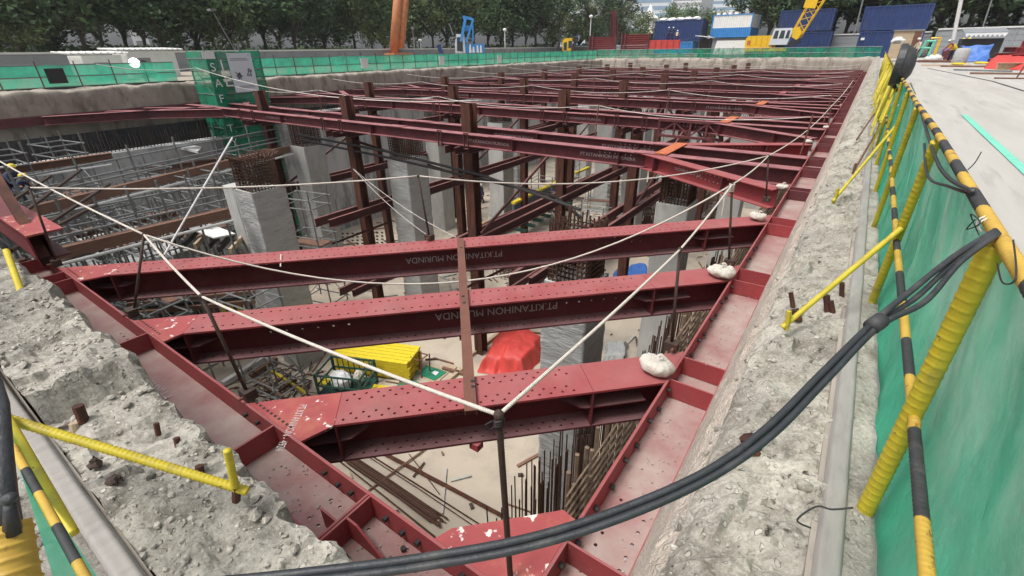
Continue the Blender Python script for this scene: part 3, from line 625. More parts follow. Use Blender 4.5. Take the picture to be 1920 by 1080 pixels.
# opposite and far walers
t = thing('waler', 'red waler beam along the opposite wall, far side of the pit', 'waler', (-32.7, 30, -.4))
b = MB(); b.hbeam((-32.75, .5, -.2), (-32.75, 69.9, -.2), up=(1, 0, 0)); b.build('beam', 'redfar', t)
for i in range(28): b = MB(); b.box(-32.9, -32.5, 2 + i * 2.4, 2.02 + i * 2.4, -.2, -.01); b.build('stiffener', 'redfar', t)
for i, Y in enumerate((9.0, 6.4)):
    t = thing('flare_strut', 'red brace flaring from the waler at the upper left, %s one' % ('upper' if i == 0 else 'lower'), 'strut', (-30, Y, -.4))
    b = MB(); b.hbeam((-32.4, Y, -.2), (-27.6 - i * 2.2, 12.6 - i * .2, -.2), .4, .36); b.build('beam', 'redfar', t)
t = thing('waler', 'red waler beam along the far end of the pit', 'waler', (-16, 69.7, -.4))
b = MB(); b.hbeam((-32.4, 69.75, -.2), (-.8, 69.75, -.2), up=(0, 1, 0)); b.build('beam', 'redfar', t)
# ------------------------------------------------------------------ king posts and their bracing
PX = [-7.8, -11.55, -18.5, -25.5]
SIDE = ['rightmost', 'second from the right', 'third from the right', 'leftmost']
for k, Y in enumerate(ROWY):
    for j, X in enumerate(PX):
        if j == 0 and k == 0: continue
        x = X; top = (.9 if j else -.42)
        t = thing('king_post', 'rusty king post in the %s strut pair, %s of its row' % (nth(k), SIDE[j]), 'post', (x, Y, FL), 'king posts under the struts')
        b = MB(); b.hbeam((x, Y, FL), (x, Y, top), .42, .42, .03, .02, up=(0, 1, 0)); b.build('shaft', 'rust', t)
        for s in (-1, 1):
            b = MB(); b.chan((x + s * .22, Y - 1.15, -.56), (x + s * .22, Y + 1.15, -.56), .26, .1, .014, flip=s); b.build('bracket', 'rustred', t)
        
        for sx in (-1, 1):
            b = MB(); xx = x + sx * .62; yy = Y - .965
            b.box(xx - .10, xx + .10, yy - .02, yy + .02, .02, .06); b.box(xx - .10, xx - .07, yy - .02, yy + .02, -.47, .0205); b.box(xx + .07, xx + .10, yy - .02, yy + .02, -.47, .0205); b.box(xx - .11, xx + .11, yy - .021, yy + .35, -.5, -.4695); b.build('clamp', 'rustred', t)
for j, X in enumerate(PX):
    for s, nm in ((-1, 'left'), (1, 'right')):
        for z, lv in ((-4.25, 'upper'), (-8.0, 'lower')):
            if lv == 'lower' and j not in (1, 2): continue
            x = X + s * .28; y0 = 11.2 if lv == 'upper' else 11.7; y1 = 64
            t = thing('brace_beam', 'maroon channel brace on the %s flank of king posts, %s level, %s row' % (nm, lv, SIDE[j].replace(' from the right', ' from right')), 'brace', (x, (y0 + y1) / 2, z), 'lengthwise braces between king posts')
            b = MB(); b.chan((x, y0 + (.3 if s > 0 else 0), z), (x, y1, z), .38, .13, .016, flip=s); b.build('channel_bar', 'rustred', t)
    for k in range(0, 6):
        y0, y1 = ROWY[k], ROWY[k + 1]
        if j == 0 and k == 0: continue
        t = thing('diagonal_brace', 'thin diagonal angle brace between the %s and %s posts, %s row' % (nth(k), nth(k + 1), SIDE[j].replace(' from the right', ' from right')), 'brace', (PX[j], (y0 + y1) / 2, -4), 'thin diagonal braces')
        a, c = (-4.0, -1.0) if (k + j) % 2 else (-1.0, -4.0)
        b = MB(); b.chan((PX[j] + .26, y0, a), (PX[j] + .26, y1, c), .1, .08, .012); b.build('angle_bar', 'rustred', t)
    if j:
        for k in range(0, 3):
            t = tag(MB().chan((PX[j] + .25, ROWY[k] - .4, -.62), (PX[j] + .25, ROWY[k + 1] - 1.2, -.62), .3, .11, .014).build('purlin_beam', 'rustred', loc=(PX[j], ROWY[k], -.6)), 'maroon channel under strut pairs %s to %s, %s post row' % (nth(k), nth(k + 1), SIDE[j]), 'beam', 'channels under the struts')
for i, (y, z0, z1) in enumerate(((13.45, -1.0, -1.55), (13.6, -1.28, -1.9))):
    tag(MB().tube([(-22.5, y, z0), (-16, y, (z0 * 2 + z1) / 3), (-10.8 + i * 3, y, z1), (-6.6, y - .3, z1 - .5)], .055, 8).build('tie_pipe', 'dark', loc=(-14, y, -1.2)), '%s of the two black pipes strung between the king posts below the nearest strut pair' % ('upper', 'lower')[i], 'pipe')
for i, (X, z0, z1, y) in enumerate(((-18.4, -4.3, -6.4, 13.2), (-11.4, -4.6, -7.9, 13.2))):
    tag(MB().chan((X - 2.6, y, z1), (X + 2.2, y, z0), .1, .08, .012).build('diagonal_brace', 'rustred', loc=(X, y, z0)), 'diagonal angle crossing the %s post of the nearest row' % ('third from right', 'second from right')[i], 'brace')
# truss bracket on the second strut pair
t = thing('truss_bracket', 'small red lattice bracket bolted under the second strut pair', 'bracket', (-5.6, 19.9, -.4))
b = MB(); xa, xb, y = -6.6, -4.0, 19.75
b.bar((xa, y, -.02), (xb, y, -.02), .1, .1); b.bar((xa, y, -.62), (xb, y, -.62), .1, .1)
for i in range(5):
    x = xa + .05 + (xb - xa - .1) * i / 4; b.bar((x, y, -.57), (x, y, -.07), .07, .07, (0, 1, 0))
    if i < 4: x2 = xa + .05 + (xb - xa - .1) * (i + 1) / 4; b.bar((x, y, -.57), (x2, y, -.07), .06, .05, (0, 1, 0)) if i % 2 == 0 else b.bar((x, y, -.07), (x2, y, -.57), .06, .05, (0, 1, 0))
b.build('lattice', 'redfar', t)
# ------------------------------------------------------------------ concrete columns with rebar cages
def column(x, y, w, z1, label, wrap, cage, ch, lean=0):
    t = thing('concrete_column', label, 'column', (x, y, FL), 'concrete columns with bare rebar tops')
    b = MB(); h = w / 2; bev = .03
    b.prism([(x - h + bev, y - h, FL), (x + h - bev, y - h, FL), (x + h, y - h + bev, FL), (x + h, y + h - bev, FL), (x + h - bev, y + h, FL), (x - h + bev, y + h, FL), (x - h, y + h - bev, FL), (x - h, y - h + bev, FL)], (0, 0, z1 - FL)); b.build('shaft', 'colc', t)
    if wrap:
        b = MB(); n = 14; hh = h + .02; per = []
        for (ax, ay), (cx, cy) in (((-1, -1), (1, -1)), ((1, -1), (1, 1)), ((1, 1), (-1, 1)), ((-1, 1), (-1, -1))):
            per += [(ax + (cx - ax) * i / n, ay + (cy - ay) * i / n) for i in range(n)]
        m = len(per); rows = 60; z0 = FL + .3
        for r in range(rows + 1):
            z = z0 + (z1 - .02 - z0) * r / rows
            for px, py in per:
                p = V((x + px * hh, y + py * hh, z)); e = .022 * fbm(V((p.x * 1.3, p.y * 1.3, z * 3.2 + x)), 4)
                p.x += px * e + .012 * px; p.y += py * e + .012 * py
                if r == rows: p.z += random.uniform(-.05, .06)
                b.v.append(p)
        b.f = [(r * m + i, r * m + (i + 1) % m, (r + 1) * m + (i + 1) % m, (r + 1) * m + i) for r in range(rows) for i in range(m)]; b.mi = [0] * len(b.f)
        b.build('plastic_wrap', 'wrap', t, smooth=True)
    if cage:
        b = MB(); n = 10; hh = h - .08; top = z1 + ch
        for i in range(n):
            for (ax, ay) in ((-1, None), (1, None), (None, -1), (None, 1)):
                u = -1 + 2 * i / (n - 1); px, py = (ax if ax is not None else u), (ay if ay is not None else u)
                bx, by = x + px * hh, y + py * hh; jt = random.uniform(-.06, .06)
                pts = [(bx, by, z1 - .1), (bx, by, top - .18)]
                if cage == 'bent':
                    ox, oy = (px, py) if ax is not None else (px, py); L = random.uniform(.35, .6)
                    if ax is not None: pts += [(bx + px * .08, by, top - .06), (bx + px * L, by, top + jt * .5)]
                    else: pts += [(bx, by + py * .08, top - .06), (bx, by + py * L, top + jt * .5)]
                elif cage == 'inward': pts += [(bx + px * .05, by + py * .05, top - .05 + jt), (bx - px * .1 + jt, by + py * .3, top + .02)]
                else: pts += [(bx + jt * .3, by + jt * .3, top + jt * 2)]
                b.tube(pts, .022, 5)
        b.build('vertical_rebar', 'rebar', t); b = MB(); z = z1 + .05
        while z < top - .2:
            zz = z
            for f in ((1.03, 1.03), (1.03, .5), (.5, 1.03)):
                q = [(x - hh * f[0], y - hh * f[1], zz), (x + hh * f[0], y - hh * f[1], zz), (x + hh * f[0], y + hh * f[1], zz), (x - hh * f[0], y + hh * f[1], zz)]
                for a, c in zip(q, q[1:] + q[:1]): b.tube([a, c], .013, 4, False)
            z += .12
        b.build('stirrups', 'rebar', t)
    return t
column(-4.25, 8.45, 1.05, -1.95, 'grey wrapped concrete column between the second and third drilled struts, dark rebar grid on top', 1, 'straight', 1.35)
column(-4.15, 15.25, 1.05, -1.9, 'grey concrete column under the flaring braces at right, dense dark rebar on top', 0, 'straight', 1.2)
column(-17.95, 8.75, 1.25, -1.95, 'column wrapped in creased grey plastic at left, rusty rebar bent outward on top', 1, 'inward', 1.25)
column(-17.15, 15.6, 1.25, -1.9, 'wrapped grey column left of the centre king post, rebar mushroom spread on top', 1, 'bent', 1.15)
column(-24.3, 15.0, 1.25, -1.9, 'grey concrete column beside the green safety tower, rebar cage on top', 0, 'straight', 1.3)
column(-20.3, 27.4, 1.3, -1.9, 'pale concrete column right of the centre king post, spread rebar head on top', 0, 'bent', 1.0)
column(-4.9, 29.6, 1.2, -1.85, 'concrete column in the back at right, dark spread rebar head just below the struts', 0, 'bent', 1.05)
column(-16.1, 36.2, 1.3, -1.6, 'distant concrete column with a ladder leaning on it', 0, 'straight', .8)
column(-13.6, 45.5, 1.3, -1.2, 'far concrete column wrapped in plastic, deep under the struts', 1, 'straight', .6)
column(-22.5, 45.0, 1.3, -1.2, 'far bare concrete column near the opposite basement wall', 0, 'straight', .6)
column(-9.0, 55.0, 1.3, -1.2, 'farthest bare concrete column towards the end wall', 0, 'straight', .6)
for x, y, lab in ((-11.2, 42.5, 'deep pit column between the second and third rows, bare, slightly narrow'), (-17.4, 53, 'deep pit column, bare, below the seventh strut pair'), (-25.0, 36, 'bare column close to the long side wall, fifth bay'), (-5.4, 44, 'bare column close to the right wall, fifth bay'), (-26, 57, 'bare column close to the long side wall, last bays'), (-11.0, 29.5, 'bare pale column in the third bay behind the rebar cages'), (-24.6, 25.5, 'bare pale column in the second bay behind the green tower side')):
    column(x, y, 1.25, -1.6, lab, 0, 'straight', .8)
# small grey column stump by the left liner
column(-20.6, 9.2, .9, -2.3, 'narrow pale column face behind the creased wrapped column', 0, 0, 0)
# ------------------------------------------------------------------ things on the pit floor
# yellow timber stack
t = thing('timber_stack', 'stack of bright yellow formwork beams on the pit floor', 'timber stack', (-15, 10, FL))
A, Bq = wz(628, 664, -9.1), wz(752, 705, -9.1); d = (Bq - A); d.z = 0; Ln = d.length; d.normalize(); n = V((-d.y, d.x, 0))
A = V((-15.95, 9.05, 0)); d = V((.93, .37, 0)).normalized(); n = V((-d.y, d.x, 0)); Ln = 3.5
for r in range(7):
    b = MB()
    for i in range(6):
        o = A + n * (i * .225) + UP * (FL + .12 + r * .125); j = random.uniform(-.05, .05)
        b.bar(o + d * j + UP * .03, o + d * (Ln + j) + UP * .03, .205, .035); b.bar(o + d * j + UP * .088, o + d * (Ln + j) + UP * .088, .205, .035); b.bar(o + d * (j + .01) + UP * .059, o + d * (Ln + j - .01) + UP * .059, .13, .026)
    b.build('beam_layer', 'ply', t)
b = MB()
for s in (.3, 1.7, 3.1): b.bar(A + d * s + n * -.2 + UP * (FL + .06), A + d * s + n * 1.4 + UP * (FL + .06), .1, .11)
b.build('bearers', 'brown', t)
t = thing('timber_plank', 'pair of loose yellow beams on the floor beside the yellow stack', 'planks', (-14.5, 8.5, FL))
b = MB(); o = A - n * .75
for i in range(2): b.bar(o + n * i * -.26 + d * (-.2 - i * .1) + UP * (FL + .08), o + n * i * -.26 + d * (3.2 + i * .3) + UP * (FL + .08), .2, .14)
b.build('beams', 'ply', t)
# red tarpaulin over a pile
def tarp(name, px, label, m, h, seed, amp=.16, cat='tarp', nx=34):
    c = [wz(x, y, FL) for x, y in px]; b = MB()
    for j in range(nx + 1):
        for i in range(nx + 1):
            u, v = i / nx, j / nx; p = (c[0] * (1 - u) + c[1] * u) * (1 - v) + (c[3] * (1 - u) + c[2] * u) * v
            e = min(u, 1 - u, v, 1 - v); k = min(1, e / .16); q = V((p.x * .9, p.y * .9, seed))
            rid = (1 - abs(noise.noise(q * 1.2))) * .5 + fbm(q * 2.4, 4) * .35
            per = (u if min(v, 1 - v) < min(u, 1 - u) else v) * 26; k2 = min(1, e / .13); k2 = k2 * k2 * (3 - 2 * k2); p.z = FL + .015 + h * k2 * (.78 + .30 * noise.noise(q * .8) + (.18 if u > .45 else 0)) + amp * .22 * (rid - .4) * (.3 + k) + amp * .5 * sin(per + 3 * noise.noise(q)) * k2 * (1 - k2) * 1.6
            p.x += noise.noise(q * 2 + V((5, 0, 0))) * .16; p.y += noise.noise(q * 2 + V((0, 9, 0))) * .16; p.z = max(p.z, FL + .02); b.v.append(p)
    b.f = [(j * (nx + 1) + i, j * (nx + 1) + i + 1, (j + 1) * (nx + 1) + i + 1, (j + 1) * (nx + 1) + i) for j in range(nx) for i in range(nx)]; b.mi = [0] * len(b.f)
    o = tag(b.build(name, m, loc=sum(c, V()) / 4, smooth=True), label, cat)
    o.modifiers.new('s', 'SUBSURF').render_levels = 1; return o
tarp('tarpaulin', [(895, 697), (985, 712), (1030, 655), (945, 612)], 'bright red tarpaulin draped over a pile beside the wrapped column', 'redtarp', .8, 3.1, .5)
tarp('tarpaulin', [(1138, 552), (1222, 550), (1215, 508), (1150, 512)], 'crumpled light blue tarpaulin on the floor behind the middle drilled strut', 'bluetarp', .7, 8.2, .3)
tarp('tarpaulin', [(1128, 680), (1170, 690), (1178, 650), (1135, 648)], 'crumpled grey plastic sheet on the floor right of the wrapped column', 'wrap', .4, 5.2, .3, 'plastic sheet')
tarp('tarpaulin', [(812, 414), (830, 414), (830, 402), (815, 402)], 'small blue sheet lying by the centre king post', 'bluetarp', .5, 2.2, .2)
t = thing('green_board', 'dark green sheet with a small white note, flat on the floor by the yellow stack', 'board', wz(790, 700, FL))
b = MB(); b.prism([wz(*p, FL + .04) for p in ((783, 702), (815, 714), (838, 698), (800, 685))], (0, 0, .02)); b.build('sheet', 'gsheet', t)
b = MB(); b.prism([wz(*p, FL + .066) for p in ((809, 699), (817, 704), (823, 698), (815, 695))], (0, 0, .004)); b.build('note', 'white', t)
b = MB(); b.prism([wz(*p, FL + .02) for p in ((779, 702), (817, 720), (843, 697), (800, 681))], (0, 0, .015)); b.build('board', 'timber', t)
tag(MB().prism([wz(*p, FL + .02) for p in ((745, 722), (775, 735), (800, 725), (766, 710))], (0, 0, .04)).build('green_board', 'gsheet', loc=wz(770, 722, FL)), 'second dark green sheet, partly hidden under the nearest strut edge', 'board')
tag(MB().prism([wz(*p, FL + .02) for p in ((832, 690), (850, 697), (857, 689), (840, 682))], (0, 0, .05)).build('wooden_tray', 'timber', loc=wz(845, 690, FL)), 'small pale timber frame on the floor right of the green sheet', 'tray')
for i, (p, q, w, m, lab) in enumerate((((838, 715), (880, 680), .16, 'timber', 'pale timber beam on the floor left of the red tarp, front piece'), ((880, 668), (935, 625), .16, 'timber', 'pale timber beam on the floor behind the red tarp'), ((925, 490), (1015, 525), .14, 'brown', 'brown timber lying by the rebar topped wrapped column'), ((660, 545), (745, 515), .3, 'dark', 'dark steel plate lying on the floor near the first wrapped columns'), ((830, 690), (872, 702), .12, 'brown', 'short brown batten on the floor below the cross channel'))):
    tag(MB().bar(wz(*p, FL + .09), wz(*q, FL + .09), w, .14).build('timber_beam', m, loc=wz(*p, FL)), lab, 'timber')
# rusty trolley frame beside the stack
t = thing('trolley', 'small rusty tubular frame standing at the end of the yellow stack', 'trolley', wz(775, 700, FL))
b = MB(); o = wz(772, 703, FL); 
for dx, dy in ((0, 0), (.5, .1), (0, .5), (.5, .6)): b.tube([o + V((dx, dy, 0)), o + V((dx + .1, dy, 1.0))], .03, 6)
for a, c in (((0, 0, .9), (.5, .1, .9)), ((0, .5, .9), (.5, .6, .9)), ((0, 0, .5), (0, .5, .5)), ((.5, .1, .9), (.5, .6, .9))): b.tube([o + V(a), o + V(c)], .03, 6)
b.build('tubes', 'chan', t)
# dark green cage pallet with bags
t = thing('cage_pallet', 'dark green steel cage pallet with a white bag inside, left of the yellow stack', 'cage', wz(615, 725, FL))
o = wz(600, 745, FL); dx = V((.9, .42, 0)).normalized(); dy = V((-.42, .9, 0)).normalized()
for a in (0, 1.9):
    for c in (0, 1.3): b = MB(); b.bar(o + dx * a + dy * c, o + dx * a + dy * c + UP * 1.15, .09, .09); b.build('corner_post', 'gcage', t)
b = MB()
for z in (.15, .6, 1.1):
    for p, q in (((0, 0), (1.9, 0)), ((1.9, 0), (1.9, 1.3)), ((1.9, 1.3), (0, 1.3)), ((0, 1.3), (0, 0))): b.bar(o + dx * p[0] + dy * p[1] + UP * z, o + dx * q[0] + dy * q[1] + UP * z, .05, .07)
for i in range(1, 8): b.bar(o + dx * i * .24 + UP * .1, o + dx * i * .24 + UP * 1.1, .03, .03); b.bar(o + dx * i * .24 + dy * 1.3 + UP * .1, o + dx * i * .24 + dy * 1.3 + UP * 1.1, .03, .03)
b.prism([o + UP * .1, o + dx * 1.9 + UP * .1, o + dx * 1.9 + dy * 1.3 + UP * .1, o + dy * 1.3 + UP * .1], (0, 0, .05)); b.build('bars', 'gcage', t)
tag(MB().ball(o + dx * .7 + dy * .6 + UP * .5, .5, .4, .42, 12, 8, .12).build('sack', 'white', loc=o + dx * .7 + dy * .6), 'crumpled white sack inside the dark green cage pallet', 'sack')
tag(MB().ball(o + dx * 1.4 + dy * .8 + UP * .6, .22, .22, .3, 10, 7, .1).build('sack', 'bag', loc=o + dx * 1.4 + dy * .8), 'smaller pale sack on the right inside the green cage', 'sack')
tag(MB().box(-.4, .4, -.3, .3, 0, .5).build('scrap_bin', 'gcage', loc=wz(600, 668, FL)), 'dark green bin standing behind the cage pallet', 'bin') if 0 else None
# scrap heap: individual bars, planks
scrap = [((418, 720), (500, 668), .22, .22, 'whitetube', 'pale grey steel sheet bent, at the left edge of the scrap heap'), ((470, 705), (518, 672), .2, .2, 'brown', 'brown beam leaning at the back of the scrap heap'),
    ((482, 712), (530, 745), .12, .12, 'brown', 'brown plank pair in the middle of the scrap heap'), ((508, 694), (575, 738), .09, .09, 'ply', 'thin yellow bar across the scrap heap'),
    ((500, 728), (545, 700), .1, .08, 'rebar', 'rusty bar lying crosswise in the scrap heap'), ((520, 735), (556, 712), .1, .1, 'rust', 'rusty offcut at the right of the scrap heap')]
for p, q, w, h, m, lab in scrap: tag(MB().bar(wz(*p, FL + .15), wz(*q, FL + .2), w, h).build('scrap_beam', m, loc=wz(*p, FL)), lab, 'scrap')
b = MB()
for i in range(150):
    c = wz(random.uniform(440, 590), random.uniform(690, 775), FL + random.uniform(.03, .2)); a = random.uniform(0, 6.3); L = random.uniform(.15, .7)
    b.tube([c, c + V((cos(a) * L, sin(a) * L, random.uniform(-.05, .15)))], random.uniform(.012, .035), 5)
tag(b.build('scrap_metal', 'rebar', loc=wz(510, 720, FL)), kind='stuff')
tag(MB().box(-.16, .16, -.14, .14, 0, .3).build('bucket', 'white', loc=wz(551, 738, FL)), 'small white box in front of the scrap heap', 'box')
# long rebar bundles at the front
def bars(p, q, n, spread, r, lab, m='rebar', z=.06):
    b = MB(); a, c = wz(*p, FL + z), wz(*q, FL + z); dn = (c - a).normalized(); sd = dn.cross(UP)
    for i in range(n):
        o = sd * random.uniform(-spread, spread) + UP * random.uniform(0, spread * .5); e = sd * random.uniform(-.1, .1) * spread * 4
        b.tube([a + o + dn * random.uniform(-.3, .1), (a + c) / 2 + o + UP * .02, c + o + e + dn * random.uniform(-.15, .25)], r, 5)
    return tag(b.build('rebar_bundle', m, loc=a), lab, 'rebar')
bars((655, 862), (822, 975), 22, .16, .018, 'thick bundle of thin rebars on the floor below the nearest strut', 'rebar')
bars((640, 868), (818, 1010), 3, .03, .022, 'few long bars lying left of the thick rebar bundle')
bars((722, 852), (975, 985), 6, .05, .03, 'long pair of rusty bars running towards the corner plate', 'rust')
bars((690, 855), (900, 990), 3, .12, .014, 'thin loose bars between the two rebar bundles', 'rust')
bars((695, 918), (800, 842), 2, .03, .03, 'dark timber crossing under the rebar bundles', 'brown')
bars((765, 850), (818, 920), 1, .01, .016, 'bent hooked bar on the beige floor')
bars((795, 868), (770, 900), 1, .01, .03, 'short stub bar beside the hooked bar')
# starter bars in rows, right wall
for r, (x, n, y0, st, top, lab) in enumerate(((-4.45, 26, 4.6, .20, -6.5, 'front row of tall thin starter bars at the right, over the beige floor'), (-3.6, 34, 5.0, .16, -5.2, 'second row of tall starter bars standing before the wrapped column'), (-2.9, 120, 4.6, .11, -4.2, 'dense curtain of tall rebars along the right basement wall'))):
    b = MB()
    for i in range(n):
        y = y0 + st * i + random.uniform(-.03, .03); xx = x + random.uniform(-.05, .05) + .012 * i * (r == 0)
        b.tube([(xx, y, FL), (xx + random.uniform(-.03, .03), y + random.uniform(-.04, .04), top + random.uniform(-.35, .35))], .017, 5)
    tag(b.build('rebar_row', 'rebar', loc=(x, y0, FL)), lab, 'rebar')
t = thing('rebar_mat', 'dense tan rebar mat with twisted bars against the wall under the right waler', 'rebar', (-1.9, 12, FL))
b = MB()
for i in range(150):
    y = 4.0 + i * .15; b.tube([(-1.95, y, FL), (-1.95 + random.uniform(-.05, .05), y, -2.6 + random.uniform(-.5, .4))], .035, 5)
b.build('vertical_rebar', 'rebarlt', t); b = MB()
for i in range(38): b.tube([(-1.88, 3.8, FL + .2 + i * .19), (-1.88, 27, FL + .2 + i * .19)], .018, 4)
b.build('horizontal_rebar', 'rebarlt', t)

# loose debris and dashed rows of rebar chairs on the floor
b = MB()
for r in range(6):
    p, q = wz(615, 440 + r * 7, FL), wz(735, 437 + r * 6, FL); L = (q - p).length; n = int(L / .35)
    for i in range(n): c = p.lerp(q, i / n); b.box(c.x - .07, c.x + .07, c.y - .05, c.y + .05, FL + .02, FL + .1)
tag(b.build('rebar_chairs', 'rod', loc=wz(680, 455, FL)), kind='stuff')
b = MB()
for i in range(520):
    x, y = random.uniform(-30, -2.5), random.uniform(4, 40) ; a = random.uniform(0, 3.14); L = random.choice((.15, .3, .5, .9, 1.6)) * random.uniform(.6, 1.2); w = random.uniform(.03, .12)
    d = V((cos(a), sin(a), 0)); b.cur = random.choice((0, 0, 1, 2, 3)); b.bar(V((x, y, FL + .05)) - d * L / 2, V((x, y, FL + .06)) + d * L / 2, w, .05)
tag(b.build('floor_debris', ['brown', 'rod', 'timber', 'colc']), kind='stuff')
# ------------------------------------------------------------------ right fence: net, posts, rails, ties
FX = .31
fence = thing('net_fence', 'green debris net fence with yellow rebar posts running along the right of the concrete', 'fence', (FX, 10, 1.3))
b = MB(); nz = 16
for y in spaced(.12, 34, .03, 1.012):
    for k in range(nz + 1):
        u = k / nz; z = 1.32 + (2.25 - 1.32) * u
        e = .026 * fbm(V((y * 2.2, z * 1.1, 1)), 4) + .022 * sin(y * 11 + z * 3) * noise.noise(V((y, z * .4, 4))) + .012 * (1 - abs(noise.noise(V((y * 6 + z * 4, z * 2.2, 8)))) * 2); bl = .02 * sin(pi * u)
        w_ = 1 - u ** 4; b.v.append(V((FX + .035 * w_ + (e + bl) * w_ - .004, y, z + (.02 * noise.noise(V((y * 5, 0, 0))) if k == 0 else 0))))
k = len(b.v) // (nz + 1); b.f = [(i * (nz + 1) + j, i * (nz + 1) + j + 1, (i + 1) * (nz + 1) + j + 1, (i + 1) * (nz + 1) + j) for i in range(k - 1) for j in range(nz)]; b.mi = [0] * len(b.f)
b.build('net', 'net', fence, smooth=True)
def banded(p, q, r, name, parent, L0=.22, rib=True, n=12, pitch=.02):
    p = V(p); q = V(q); d = q - p; L = d.length; d.normalize(); s = 0; i = 0
    bb = MB()
    while s < L:
        e = min(L, s + L0 * random.uniform(.8, 1.2)); bb.cur = i % 2
        if rib: bb.rebar(p + d * s, p + d * e, r, pitch, n, .09)
        else: bb.tube([p + d * s, p + d * e], r, n)
        s = e; i += 1
    return bb.build(name, ['yel2', 'blk'], parent, smooth=True)
def bend(y): return FX + .006 * sin(y * 2.1)
ry = [.15, 1.28, 2.82, 4.37, 5.9, 9, 14, 22, 34]
for i, (a, c) in enumerate(zip(ry, ry[1:])):
    z = lambda y: 2.25 - .008 * sin(y * 1.7); banded((bend(a) - .012, a, z(a)), (bend(c) - .012, c, z(c)), .0135, 'top_rail', fence, .22, i < 3, 12, .018)
    banded((bend(a) - .005, a, 1.76), (bend(c) - .005, c, 1.755), .013, 'mid_rail', fence, .26, i < 3, 10, .014)
posts = [(1.36, 1.28, 1.34, .0215), (2.91, 2.64, 1.33, .0185), (4.37, 4.02, 1.33, .017), (5.5, 5.3, 1.33, .017), (6.9, 6.75, 1.33, .017)] + [(8.2 + 1.35 * i, 8.1 + 1.35 * i, 1.33, .016) for i in range(16)]
for i, (yb, yt, z, r) in enumerate(posts):
    b = MB()
    if i < 5: b.rebar((FX + .005, yb, z), (FX - .018, yt, 2.235), r, .026, 18, .085)
    else: b.tube([(FX, yb, z), (FX - .012, yt, 2.235)], r, 8)
    b.build('post', 'yel', fence, smooth=True)
ties = [((1690, 428), (1475, 607), 1.37, .0125, 'yel', 'ribbed yellow tie bar slanting from the fence to a stub in the right concrete'), ((1678, 238), (1566, 372), 1.37, .012, 'yel', 'thin yellow tie bar farther along the right concrete, second from the camera'), ((1655, 228), (1600, 322), 1.37, .011, 'chan', 'rusty tie bar lying on the concrete, third from the camera'), ((1668, 172), (1606, 262), 1.37, .011, 'chan', 'thin rusty tie bar far along the right concrete')]
for i, (p, q, z, r, m, lab) in enumerate(ties):
    t = thing('tie_bar', lab, 'bar', wz(*q, z), 'tie bars from fence to concrete'); a = wx(p[0], p[1], FX - .01); c = wz(*q, z + .01); b = MB()
    if i < 2: b.rebar(c + (c - a) * .04, a, r, .011, 12, .12)
    else: b.tube([c, a], r, 6)
    b.build('bar', m, t, smooth=True)
    if i == 0: b = MB(); f = wz(1474, 618, z - .02); b.rebar(f, wr(1480, 583, hypot(f.x, f.y) + .003), .0115, .011, 12, .12); b.build('stub', m, t, smooth=True)
    if i in (1, 2): b = MB(); b.tube([c - UP * .06, c + UP * .09], .012, 6); b.build('stub', m, t)
# rusty rebar stubs and stones in the right concrete
for i, (x, y, h, w, lab) in enumerate(((1487, 565, .075, .012, 'short rusty rebar stub leaning at the waler edge of the right concrete'), (1552, 575, .09, .016, 'rusty stub behind the yellow tie bar, left of a pair'), (1562, 580, .07, .014, 'rusty stub behind the yellow tie bar, right of a pair'), (1578, 560, .12, .012, 'tall thin rusty stub near the smooth curb'), (1497, 590, .05, .02, 'squat rusty stub under the yellow tie bar'), (1414, 838, .05, .03, 'rusty lump poking out under the black cable'))):
    f = wz(x, y + 10, 1.32); tag(MB().rebar(f, f + V((-.03, .01, h)), w, .012, 8, .15).build('rebar_stub', 'rust', loc=f, smooth=True), lab, 'stub', 'rusty stubs in the right concrete')
f = wz(1508, 912, 1.36); o = MB().ball(f, .028, .022, .02, 12, 8, .06).build('stone', 'rough', loc=f, smooth=True); tag(o, 'round pale stone set in the right concrete near the curb', 'stone')
# floodlight hung on the fence
t = thing('floodlight', 'black round floodlight seen from its side, tied on top of the right fence', 'floodlight', wd(1695, 125, 5.5))
o = wd(1693, 122, 5.2); ax = (V((1, -.02, -.02))).normalized(); a1 = UP.cross(ax).normalized(); a2 = ax.cross(a1); b = MB(); n = 28; R = .21
prof = [(-.075, .97), (-.06, 1.0), (-.03, 1.0), (-.025, .95), (.02, .92), (.065, .76), (.10, .46), (.11, .0001)]
vs = [o + ax * s + (a1 * cos(2 * pi * j / n) + a2 * sin(2 * pi * j / n)) * R * k for s, k in prof for j in range(n)]
b.add(vs, [(i * n + j, i * n + (j + 1) % n, (i + 1) * n + (j + 1) % n, (i + 1) * n + j) for i in range(len(prof) - 1) for j in range(n)]); b.build('housing', 'blk', t, smooth=True)
b = MB(); b.add([o - ax * .072 + (a1 * cos(2 * pi * j / n) + a2 * sin(2 * pi * j / n)) * R * .93 for j in range(n)], [tuple(range(n))]); b.build('lens', 'glass', t)
b = MB(); b.tube([o - a2 * R * .95 - ax * .02, o - a2 * R * 1.25 + ax * .02, o - a2 * R * 1.25 + ax * .10, o - a2 * R * .9 + ax * .10], .02, 6); b.build('bracket', 'blk', t); b = MB(); b.tube([o - ax * .07, o - ax * .01], R * 1.03, 28); b.build('rim', 'cable', t)
tag(MB().ball(o + a2 * R * 1.08 + V((-.12, 0, .02)), .06, .05, .035, 10, 6, .25).build('wrap_cloth', 'white', loc=o), 'white taped bundle on top of the black floodlight', 'bundle')
b = MB()
for i in range(4):
    q = o - a2 * R * 1.05 + V((random.uniform(-.05, .1), random.uniform(-.1, .1), -.02)); b.tube([q, q + V((.06, .05, .06)), q + V((.14, .02, -.05)), q + V((.05, -.1, -.18))], .009, 5)
